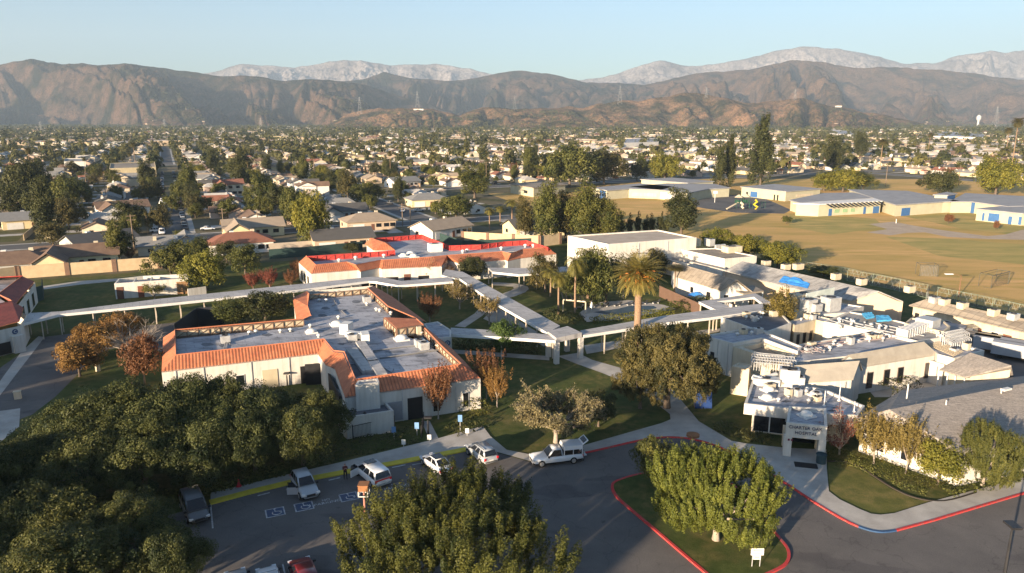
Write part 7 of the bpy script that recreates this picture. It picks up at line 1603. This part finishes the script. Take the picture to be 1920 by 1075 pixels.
def far_trees(pts, name, m, nl=34, seed=1, z=None):
    rng = np.random.default_rng(seed); n = len(pts); pts = np.array(pts); hh, ww = pts[:, 3], pts[:, 4]
    idx = np.repeat(np.arange(n), nl); N_ = len(idx); d = rng.normal(size=(N_, 3)); d /= np.linalg.norm(d, axis=1, keepdims=True); d[:, 2] = np.where(d[:, 2] < -.5, -d[:, 2], d[:, 2])
    r_ = rng.uniform(.55, 1, (N_, 1)); lump = (1 + .25 * np.sin(d[:, :1] * 4 + idx[:, None]) + .2 * np.sin(d[:, 1:2] * 5 + idx[:, None] * 2))
    c = d * r_ * lump * np.column_stack([ww / 2, ww / 2, hh * .42])[idx] + np.column_stack([pts[:, 0], pts[:, 1], pts[:, 2] + hh * .56])[idx]
    s_ = (np.minimum(ww, hh) * .17)[idx][:, None]; v, f = leafcards(c, d + rng.normal(size=(N_, 3)) * .4 + np.array([0, 0, .2]), 1.0, .7, rng)
    v = (v.reshape(-1, 4, 3) - c[:, None]) * s_[:, None] + c[:, None]
    ti = np.clip(.5 + .3 * rng.normal(size=n)[idx] + .15 * rng.normal(size=N_), 0, 1)
    o = put(name, npmesh(name, v.reshape(-1, 3), f, m, ti), None); o['kind'] = 'stuff'; return o
# yard trees: things near, one mass far
TK = [('round', GREENL, 'green rounded'), ('round_b', GREENL, 'green loose'), ('spread', GREENL, 'spreading green'), ('round_b', OLIVL, 'olive-brown'), ('tall', DARKL, 'tall dark'), ('round', DARKL, 'dark rounded'), ('spread', YELL, 'yellow-green'), ('cypress', DARKL, 'slim dark'), ('fanpalm', None, 'tall palm'), ('vase', RUSTL, 'rust-leaved'), ('tall', GREENL, 'tall green')]
n_tree = 0; cnt2 = {}; fart = []
random.seed(9)
for p, sd, k, e, n in yards:
    for q in range(random.choice((2, 2, 3, 3, 4) if p.x < .05 * p.y or p.y < 430 else (1, 1, 2, 2, 3))):
        if sd == 'row': de, dn = random.uniform(-11, 11), random.choice((-9.5, 11))
        else: de, dn = (random.choice((-11, 11.5)) if random.random() < .75 else random.uniform(-10, 10)), random.choice((-8.5, 8.5, random.uniform(-9, 9)))
        t_ = ES(e + de, n + dn); 
        if not town_free(e + de, n + dn): continue
        hb = random.uniform(3.2, 8.8) * (1.5 if random.random() < .13 else 1)
        i = random.choices(range(len(TK)), (4, 4, 4, 3, 2.4, 3, 2.2, 1.2, 1.3, .9, 2))[0]; key, m, word = TK[i]
        asp = {'tall': .45, 'cypress': .24, 'fanpalm': .22, 'spread': 1.1}.get(key, .9); hh = hb * {'tall': 1.5, 'fanpalm': 1.7}.get(key, 1); w = hh * asp * random.uniform(.85, 1.15)
        if n_tree < 255 and t_.y < 620:
            kk = (sd, k if sd != 'row' else 0); cnt2[kk] = cnt2.get(kk, 0) + 1; j = cnt2[kk] - 1
            wh = ('%s yard tree, %s along the row behind the block walls' % (word, ordw(j))) if sd == 'row' else ('%s yard tree, %s back on %s of %s' % (word, ordw(j), 'left' if sd == 'L' else 'right', street_name(k)))
            add_tree(key, t_, hh, w, random.uniform(0, 6), 'palm_tree' if key == 'fanpalm' else 'yard_tree', wh, 'yard trees of the town', 'palm' if key == 'fanpalm' else 'tree', m); n_tree += 1
        else: fart.append((t_.x, t_.y, 0, hh, w))
shr = []
for p, sd, k, e, n in yards[:330]:
    for q in range(7):
        t_ = ES(e + random.uniform(-13, 13), n + random.uniform(-9, 9)); h_ = random.uniform(.8, 2.6); shr.append((t_.x, t_.y, 0, h_, h_ * random.uniform(.9, 1.8)))
far_trees(shr, 'yard_shrubs', leafmat('shrub_leaves', (.035, .045, .012), (.14, .13, .04)), 36, 13)
far_trees(fart, 'yard_trees', leafmat('far_green', (.036, .044, .013), (.118, .115, .036)), 90, 3)
ft = []
for i in range(10500):
    y = 950 + 2600 * rngT.uniform() ** .85; x = rngT.uniform(-.78, .78) * y; h_ = rngT.uniform(5, 13) * (1.6 if rngT.uniform() < .12 else 1)
    if x > -.1 * y and y < 1350 and rngT.uniform() < .3: continue
    ft.append((x, y, 0, h_, h_ * rngT.uniform(.55, 1.3)))
far_trees(ft, 'far_trees', leafmat('far_green_b', (.040, .050, .018), (.125, .122, .042)), 34, 5)
# ---------------------------------------------------------------- big buildings of the town
for px, z_, lab, wl, rf in (([(205, 316), (292, 313), (290, 303), (207, 306)], 8, 'long yellow-walled flat building at the end of the parked-car street', 'pale yellow', TANROOF), ([(120, 303), (160, 303), (158, 297), (122, 297)], 7, 'grey flat building left of the long yellow-walled one', 'grey', GREYROOF), ([(1170, 268), (1235, 266), (1232, 259), (1175, 260)], 9, 'broad pale flat building far out on the plain', 'white', WROOF), ([(1555, 250), (1600, 253), (1600, 245), (1560, 244)], 9, 'bright white flat building far behind the tall conifer', 'white', WROOF), ([(1750, 255), (1850, 258), (1840, 248), (1760, 247)], 9, 'long bright white building far right on the plain', 'white', WROOF)):
    flatb('town_building', px, z_, lab, 'building', HW[wl], rf, .4, group=None)
# ---------------------------------------------------------------- parked cars, poles, wires
PC = [('white', WP), ('silver', SIL), ('grey', GRP), ('black', BLP), ('dark red', REDP), ('blue', BLUP)]; ccount = 0
random.seed(21)
for k, ns in ((0, (202, 440)), (1, (212, 420)), (-1, (202, 430)), (-2, (203, 430)), (-3, (210, 420)), (2, (304, 430)), (3, (304, 430)), (4, (304, 420)), (5, (304, 420))):
    n = ns[0]; j = {-1: 0, 1: 0}
    while n < ns[1]:
        for s in (-1, 1):
            if random.random() < (.62 if k == 0 else .42):
                p = ES(65 * k + s * 2.7, n + random.uniform(-1, 1)); cn, cm = random.choice(PC[:4] + PC)
                if seen(p, 0) and ccount < 110:
                    car(random.choice(('sedan', 'suv', 'sedan', 'van')), p + Vector((0, 0, .014)), GA + math.pi / 2 * s, cm, '%s kerbside car, %s back on %s of %s' % (cn, ordw(j[s]), 'left' if s < 0 else 'right', street_name(k)), 'cars parked along the town streets', True); ccount += 1; j[s] += 1
        n += 6.2
for px, py, cm, cn, lab in ((295, 436, WP, 'suv', 'white pickup-like car on the drive left of the parked-car street mouth'), (390, 432, WP, 'sedan', 'white sedan on the verge right of the parked-car street mouth'), (755, 398, WP, 'sedan', 'white car on the far car park street, left one'), (785, 397, SIL, 'sedan', 'silver car on the far car park street, right one'), (845, 404, WP, 'sedan', 'white car by the dry verge right of the far car park street'), (228, 470, WP, 'van', 'white van beside the brown-roofed tan house'), (310, 384, WP, 'van', 'white van on a drive beyond the parked-car street mouth')):
    car(cn, P(px, py), GA + (0 if px != 755 else 1.2), cm, lab, 'cars by the houses', True)
def pole(b, h, label):
    o = empty('utility_pole', b, 0, label, 'pole', 'utility poles of the town'); mb = MB(); mb.tube([b, b + Vector((0, 0, h))], [.17, .12], 7); mb.build('pole', mat('pole_timber', (.22, .16, .11)), o)
    mb = MB()
    for zz in (h - .5, h - 1.6): mb.box((b.x, b.y, zz), (2.4, .12, .14), GA)
    mb.build('cross_arm', mat('pole_timber', (.22, .16, .11)), o); return b + Vector((0, 0, h - .4))
lines = []
for li, (px0, lab) in enumerate((((252, 470, 402), 'beside the grey gabled house'), ((755, 424, 381), 'at the far car park street'), ((420, 436, 395), 'before the beige corner house'), ((485, 438, 402), 'at the right end of the beige corner house'), ((200, 380, 330), 'behind the left gardens'), ((165, 372, 322), 'left of the lit gable house'), ((770, 428, 390), 'right of the car park street pole'), ((650, 352, 318), 'amid the middle roofs'), ((912, 352, 300), 'beside the two-tone tree'), ((590, 340, 300), 'amid the left middle roofs'), ((1582, 348, 318), 'behind the school clump'), ((1660, 350, 310), 'right of the school clump'), ((1796, 352, 310), 'beyond the wide pine'), ((1480, 330, 285), 'right of the tallest conifer'))):
    b = P(px0[0], px0[1]); lines.append(pole(b, max(8, min(14, hgt(b, px0[2]))), 'timber utility pole ' + lab))
def wire(a, b, label):
    mb = MB()
    for s in (-1, 0, 1):
        o = EN(s, 0); pts = [a.lerp(b, i / 10) + o - Vector((0, 0, 1.4 * (1 - (i / 5 - 1) ** 2))) for i in range(11)]; mb.tube(pts, .03, 3, cap=False)
    tag(mb.build('power_line', DARKM), label, 'wire')
wire(lines[4], lines[5], 'sagging wires between the two poles behind the left gardens'); wire(lines[5], P(-60, 384) + Vector((0, 0, 11)), 'sagging wires running off the left edge'); wire(lines[4], lines[9], 'long wires over the left middle roofs'); wire(lines[11], lines[12], 'wires behind the school between two poles')
# ---------------------------------------------------------------- mountains
def vnoise(x, y, seed):
    rng = np.random.default_rng(seed); T_ = rng.uniform(-1, 1, (256, 256)); xi = np.floor(x).astype(int); yi = np.floor(y).astype(int); fx, fy = x - xi, y - yi
    fx = fx * fx * (3 - 2 * fx); fy = fy * fy * (3 - 2 * fy); g = lambda a, b: T_[a % 256, b % 256]
    return (g(xi, yi) * (1 - fx) + g(xi + 1, yi) * fx) * (1 - fy) + (g(xi, yi + 1) * (1 - fx) + g(xi + 1, yi + 1) * fx) * fy
def fbm(x, y, seed, o=5, g=.5):
    r_ = 0; a = 1
    for i in range(o): r_ = r_ + a * vnoise(x * 2 ** i, y * 2 ** i, seed + i); a *= g
    return r_
def ridged(x, y, seed, o=4):
    r_ = 0; a = 1; 
    for i in range(o): r_ = r_ + a * (1 - np.abs(vnoise(x * 2 ** i, y * 2 ** i, seed + i)) * 2); a *= .5
    return r_
def mountain(name, ridge, y0, y1, m, seed, spur, amp=.35, nx=520, ny=110, skew=.5, p=1.05, rough=.035, x0=None, x1=None):
    rp = np.array(ridge, float); px = np.linspace(rp[0, 0], rp[-1, 0], nx); py = np.interp(px, rp[:, 0], rp[:, 1])
    k = np.ones(5) / 5; py = np.convolve(np.pad(py, 2, 'edge'), k, 'valid'); py = py - rough * 40 * fbm(px / 26, px * 0 + seed, seed, 4)
    v_ = (CY - py) / F; Hr = CAMH + y1 * ((-sT + v_ * cT) / (cT + v_ * sT))
    Hr = np.maximum(Hr, 2)
    tt = np.concatenate([np.linspace(0, 1, ny), np.linspace(1.03, 1.5, 14)]); Xp, Tt = np.meshgrid(px, tt)
    Yy = y0 + (y1 - y0) * Tt; Xx = (Xp - CX) / F * cT * Yy
    Hm = np.tile(Hr, (len(tt), 1)); tc = np.clip(Tt, 0, 1); f = np.where(Tt > 1, 1 - (Tt - 1) * 1.1, tc ** p)
    wv = fbm(Xp / spur * .45, Tt * 1.1, seed + 40, 3); w2 = fbm(Xp / spur * 1.4, Tt * 2.2, seed + 70, 2); wl = fbm(Xp / spur * .28, Tt * .3, seed + 90, 2); u = Xp / spur + 1.3 * wl - skew * (1 - tc) * (.75 + .7 * vnoise(Xp / spur * .35, Tt * 0 + 3.3, seed + 95)) + .5 * wv
    tri = lambda q, sd: np.abs(vnoise(q, Tt * .45 + sd, seed + sd)) * 2.2
    val = 1 - np.clip(tri(u, 1), 0, 1); v2 = 1 - np.clip(tri(u * 2.4 + .35 * w2, 2), 0, 1); v3 = 1 - np.clip(tri(u * 5.5 + .5 * w2, 3), 0, 1)
    env = np.where(Tt > 1, 0, (4 * tc * (1 - tc)) ** .75); lowt = 1.25 - .6 * tc
    z_ = Hm * (f - amp * (1 + .4 * vnoise(Xp / spur * .5, Tt * 2, seed + 97)) * env * (val + .42 * lowt * v2 + .16 * lowt * v3 - .25))
    k_ = (y1 - y0) / 8.5; z_ = z_ + Hm * env * (.11 * (ridged(Xx / k_, Yy / k_, seed + 5, 4) - .9) + .02 * fbm(Xx / k_ * 6, Yy / k_ * 6, seed + 6, 3))
    z_ = np.where(Tt < 1, np.minimum(z_, CAMH + (Hm - CAMH) * (Yy / y1) * .985), z_); z_ = np.maximum(z_, -.5); z_[0] = -.9
    v = np.stack([Xx.ravel(), Yy.ravel(), z_.ravel()], 1); i = np.arange(len(tt) - 1)[:, None] * nx + np.arange(nx - 1)[None]
    fc = np.stack([i, i + 1, i + 1 + nx, i + nx], -1).reshape(-1, 4); me = npmesh(name, v, fc, m); me.polygons.foreach_set('use_smooth', np.ones(len(fc), bool)); o = put(name, me, None); o['kind'] = 'structure'
    return (px, tt, z_, Xx, Yy)
def rockmat(name, brush, earth, s, mixp=(.42, .6), extra=None):
    m, nt, bs = _nt(name); pos = wpos(nt)
    a = ramp(nt, noise(nt, pos, s, 7, .68), brush, earth, *mixp); b = ramp(nt, noise(nt, pos, s * 26, 5, .75), (.42,) * 3, (1.3,) * 3, .40, .60)
    col = mixc(nt, 1, a, b, 'MULTIPLY')
    L(nt, col, bs.inputs['Base Color']); bs.inputs['Roughness'].default_value = 1; bs.inputs['Specular IOR Level'].default_value = 0
    bp = N(nt, 'ShaderNodeBump'); bp.inputs['Strength'].default_value = .8; bp.inputs['Distance'].default_value = 22
    L(nt, noise(nt, pos, s * 6, 6, .65), bp.inputs['Height']); L(nt, bp.outputs[0], bs.inputs['Normal']); return m
CHAP = rockmat('chaparral_slope', (.024, .026, .015), (.14, .088, .060), .0045, (.42, .60)); CHAP2 = rockmat('brown_slope', (.035, .032, .018), (.19, .112, .065), .004, (.36, .56)); DRYH = rockmat('dry_hill', (.05, .046, .022), (.27, .16, .088), .006, (.42, .58)); GRAN = rockmat('granite_mountain', (.20, .17, .155), (.38, .33, .30), .0012)
mountain('far_mountains', [(330, 150), (415, 132), (460, 121), (500, 123), (560, 128), (620, 116), (680, 113), (740, 123), (820, 119), (860, 126), (940, 141), (1010, 150)], 10500, 13000, GRAN, 11, 80, .25, skew=-.6)
mountain('far_mountains', [(1000, 165), (1090, 151), (1150, 141), (1200, 121), (1235, 113), (1280, 123), (1340, 121), (1400, 109), (1440, 96), (1490, 87), (1540, 91), (1600, 98), (1680, 119), (1740, 119), (1780, 106), (1840, 96), (1870, 101), (1920, 88), (2000, 82), (2100, 90)], 10500, 13300, GRAN, 17, 100, .25, skew=.8)
mountain('middle_mountains', [(560, 165), (640, 152), (680, 150), (722, 135), (770, 147), (840, 152), (900, 145), (940, 138), (980, 132), (1040, 140), (1100, 154), (1160, 156), (1220, 160), (1300, 172)], 5200, 7600, CHAP, 23, 85, .52, skew=.8)
rm_ = mountain('right_mountains', [(1080, 185), (1160, 168), (1220, 156), (1280, 142), (1330, 135), (1400, 130), (1440, 122), (1470, 113), (1510, 114), (1560, 122), (1610, 128), (1650, 127), (1720, 130), (1800, 136), (1860, 145), (1920, 150), (2100, 158)], 4300, 7600, CHAP2, 31, 95, .42, nx=700, skew=1.0)
lm = mountain('left_mountains', [(-220, 150), (-100, 130), (0, 124), (40, 115), (75, 112), (130, 120), (165, 118), (200, 124), (245, 119), (290, 125), (330, 130), (380, 138), (420, 144), (460, 140), (500, 145), (540, 152), (580, 148), (620, 150), (680, 158), (740, 176), (800, 195), (850, 212), (900, 230)], 3600, 5700, CHAP, 41, 95, .62, nx=800, ny=150, skew=1.5)
hill = mountain('dry_hills', [(590, 243), (622, 232), (650, 216), (700, 205), (780, 204), (830, 208), (862, 216), (900, 203), (1000, 205), (1100, 200), (1150, 190), (1200, 188), (1260, 178), (1300, 174), (1340, 182), (1400, 195), (1440, 190), (1500, 185), (1560, 200), (1620, 210), (1700, 224), (1760, 238)], 2750, 3650, DRYH, 53, 65, .42, rough=.05, skew=.6)
ht, hh_ = [], []
for g, tmax, nt_, nh_ in ((lm, .40, 4200, 40), (rm_, .30, 2600, 40), (hill, .8, 3400, 6)):
    px_, tt_, zz_, xx_, yy_ = g; jj = rngT.integers(2, int(np.searchsorted(tt_, tmax)), nt_ + nh_); jj[nt_:] = 2 + jj[nt_:] // 4; ii = rngT.integers(0, len(px_), nt_ + nh_); dens = vnoise(xx_[jj, ii] / 160, yy_[jj, ii] / 160, 5)
    for q, (j, i) in enumerate(zip(jj, ii)):
        if q < nt_:
            if dens[q] > (-.1 if g is not hill else .15) or rngT.uniform() < .12: h_ = rngT.uniform(7, 16); ht.append((xx_[j, i], yy_[j, i], zz_[j, i] - 1, h_, h_ * rngT.uniform(.8, 1.6)))
        else: hh_.append((xx_[j, i], yy_[j, i], GA + rngT.uniform(-1, 1), rngT.uniform(10, 22), rngT.uniform(8, 13), rngT.uniform(3, 4.5), 2.0, 2, int(rngT.choice([4, 5, 6])), zz_[j, i] - 1))
far_trees(ht, 'hillside_trees', leafmat('far_green_b', (.040, .050, .018), (.125, .122, .042)), 16, 8); far_box(hh_, 'hillside_houses')
PYL = mat('dull_pylon_steel', (.30, .30, .30))
def pylon(px, py, ty, y, label):
    b = PD(px, py, y); top = PD(px, ty, y); h = top.z - b.z; o = empty('pylon', b, 0, label, 'pylon', 'power pylons on the hills'); mb = MB(); w = h * .11; lv = [0, .25, .45, .62, .76, .88, 1]
    cr = lambda t_: w * (1 - t_) ** 1.2 + w * .12
    for sx in (-1, 1):
        for sy in (-1, 1): mb.tube([b + Vector((sx * cr(t_), sy * cr(t_), h * t_)) for t_ in lv], .3, 4)
    for i in range(len(lv) - 1):
        a_, c_ = lv[i], lv[i + 1]
        for s in (-1, 1): mb.tube([b + Vector((-cr(a_), s * cr(a_), h * a_)), b + Vector((cr(c_), s * cr(c_), h * c_))], .2, 3); mb.tube([b + Vector((cr(a_), s * cr(a_), h * a_)), b + Vector((-cr(c_), s * cr(c_), h * c_))], .2, 3)
    mb.build('tower', PYL, o); mb = MB()
    for t_, l_ in ((.68, 1.5), (.8, 1.8), (.92, 1.3)): mb.tube([b + Vector((-w * l_, 0, h * t_)), b + Vector((0, 0, h * t_ + 1.5)), b + Vector((w * l_, 0, h * t_))], .25, 4)
    mb.build('cross_arm', PYL, o)
for i, (px, py, ty, y) in enumerate(((78, 252, 228, 2400), (310, 250, 224, 2400), (490, 248, 221, 2500), (675, 214, 182, 3400), (783, 210, 171, 3600), (965, 210, 179, 3600), (1162, 196, 161, 3600), (1324, 184, 164, 3600), (1490, 190, 167, 3600), (1866, 236, 200, 3300))): pylon(px, py, ty, y, 'grey lattice power pylon before the mountains, %s from the left' % ordw(i))
for px, py, y, w, lab in ((785, 206, 3560, 46, 'white hilltop house on the left dry hill'), (1572, 200, 3560, 24, 'white hilltop building on the right dry hill')):
    b = PD(px, py, y); mb = MB(); mb.box((b.x, b.y, b.z), (w, 16, 7)); o = tag(mb.build('hilltop_house', HW['white']), lab, 'house'); mb = MB(); mb.box((b.x, b.y, b.z + 4.2), (w + 4, 20, 1.4)); mb.build('roof', HR['tan'], o)
b = P(1833, 238); h_ = hgt(b, 216); mb = MB(); mb.tube([b, b + Vector((0, 0, h_ * .6))], 5, 10); mb.lathe(b + Vector((0, 0, h_ * .5)), [(6, 0), (11, h_ * .15), (11, h_ * .38), (4, h_ * .5)], 14); tag(mb.build('water_tower', WHITE), 'small white water tower far right at the foot of the mountains', 'tower')
# ---------------------------------------------------------------- air, light, camera
HAZE_D = 6.5e-5
m = bpy.data.materials.new('haze_air'); m.use_nodes = True; nt = m.node_tree; nt.nodes.remove(nt.nodes['Principled BSDF']); pv_ = N(nt, 'ShaderNodeVolumePrincipled'); pv_.inputs['Density'].default_value = HAZE_D; pv_.inputs['Color'].default_value = (.62, .80, 1.0, 1); pv_.inputs['Anisotropy'].default_value = 0.0
L(nt, pv_.outputs[0], nt.nodes['Material Output'].inputs['Volume'])
mb = MB(); mb.hexa([(-14500, -330, -2), (14500, -330, -2), (14500, 15800, -2), (-14500, 15800, -2)], [(-14500, -330, 1750), (14500, -330, 1750), (14500, 15800, 1750), (-14500, 15800, 1750)]); hz = mb.build('haze', m); hz['kind'] = 'stuff'
w = bpy.data.worlds.new('World'); SC.world = w; w.use_nodes = True; nt = w.node_tree; bg = nt.nodes['Background']
sk = N(nt, 'ShaderNodeTexSky', sky_type='NISHITA'); sk.sun_disc = False; sk.sun_elevation = SUN_EL; sk.sun_rotation = math.pi + SUN_AZ; sk.altitude = 100; sk.air_density = 1.0; sk.dust_density = .7; sk.ozone_density = 3.0
L(nt, sk.outputs[0], bg.inputs[0]); bg.inputs[1].default_value = .086
ld = bpy.data.lights.new('sun', 'SUN'); ld.energy = 5.0; ld.angle = R(.53); ld.color = (1.0, .79, .56); sun = bpy.data.objects.new('sun', ld); C.objects.link(sun)
sun.rotation_euler = Vector((math.sin(SUN_AZ) * math.cos(SUN_EL), math.cos(SUN_AZ) * math.cos(SUN_EL), -math.sin(SUN_EL))).to_track_quat('-Z', 'Y').to_euler(); sun.location = (-80, -100, 120)
cd = bpy.data.cameras.new('camera'); cd.sensor_width = 36; cd.lens = 36 * F / 1920; cd.clip_start = .5; cd.clip_end = 60000; cam = bpy.data.objects.new('camera', cd); C.objects.link(cam)
cam.location = (0, 0, CAMH); cam.rotation_euler = (math.pi / 2 - TH, 0, 0); SC.camera = cam
SC.view_settings.view_transform = 'Standard'; SC.view_settings.look = 'None'; SC.view_settings.exposure = 1.44; SC.view_settings.gamma = 1
cy = SC.cycles; cy.max_bounces = 5; cy.diffuse_bounces = 2; cy.glossy_bounces = 2; cy.transmission_bounces = 2; cy.transparent_max_bounces = 6; cy.volume_bounces = 0; cy.use_denoising = True
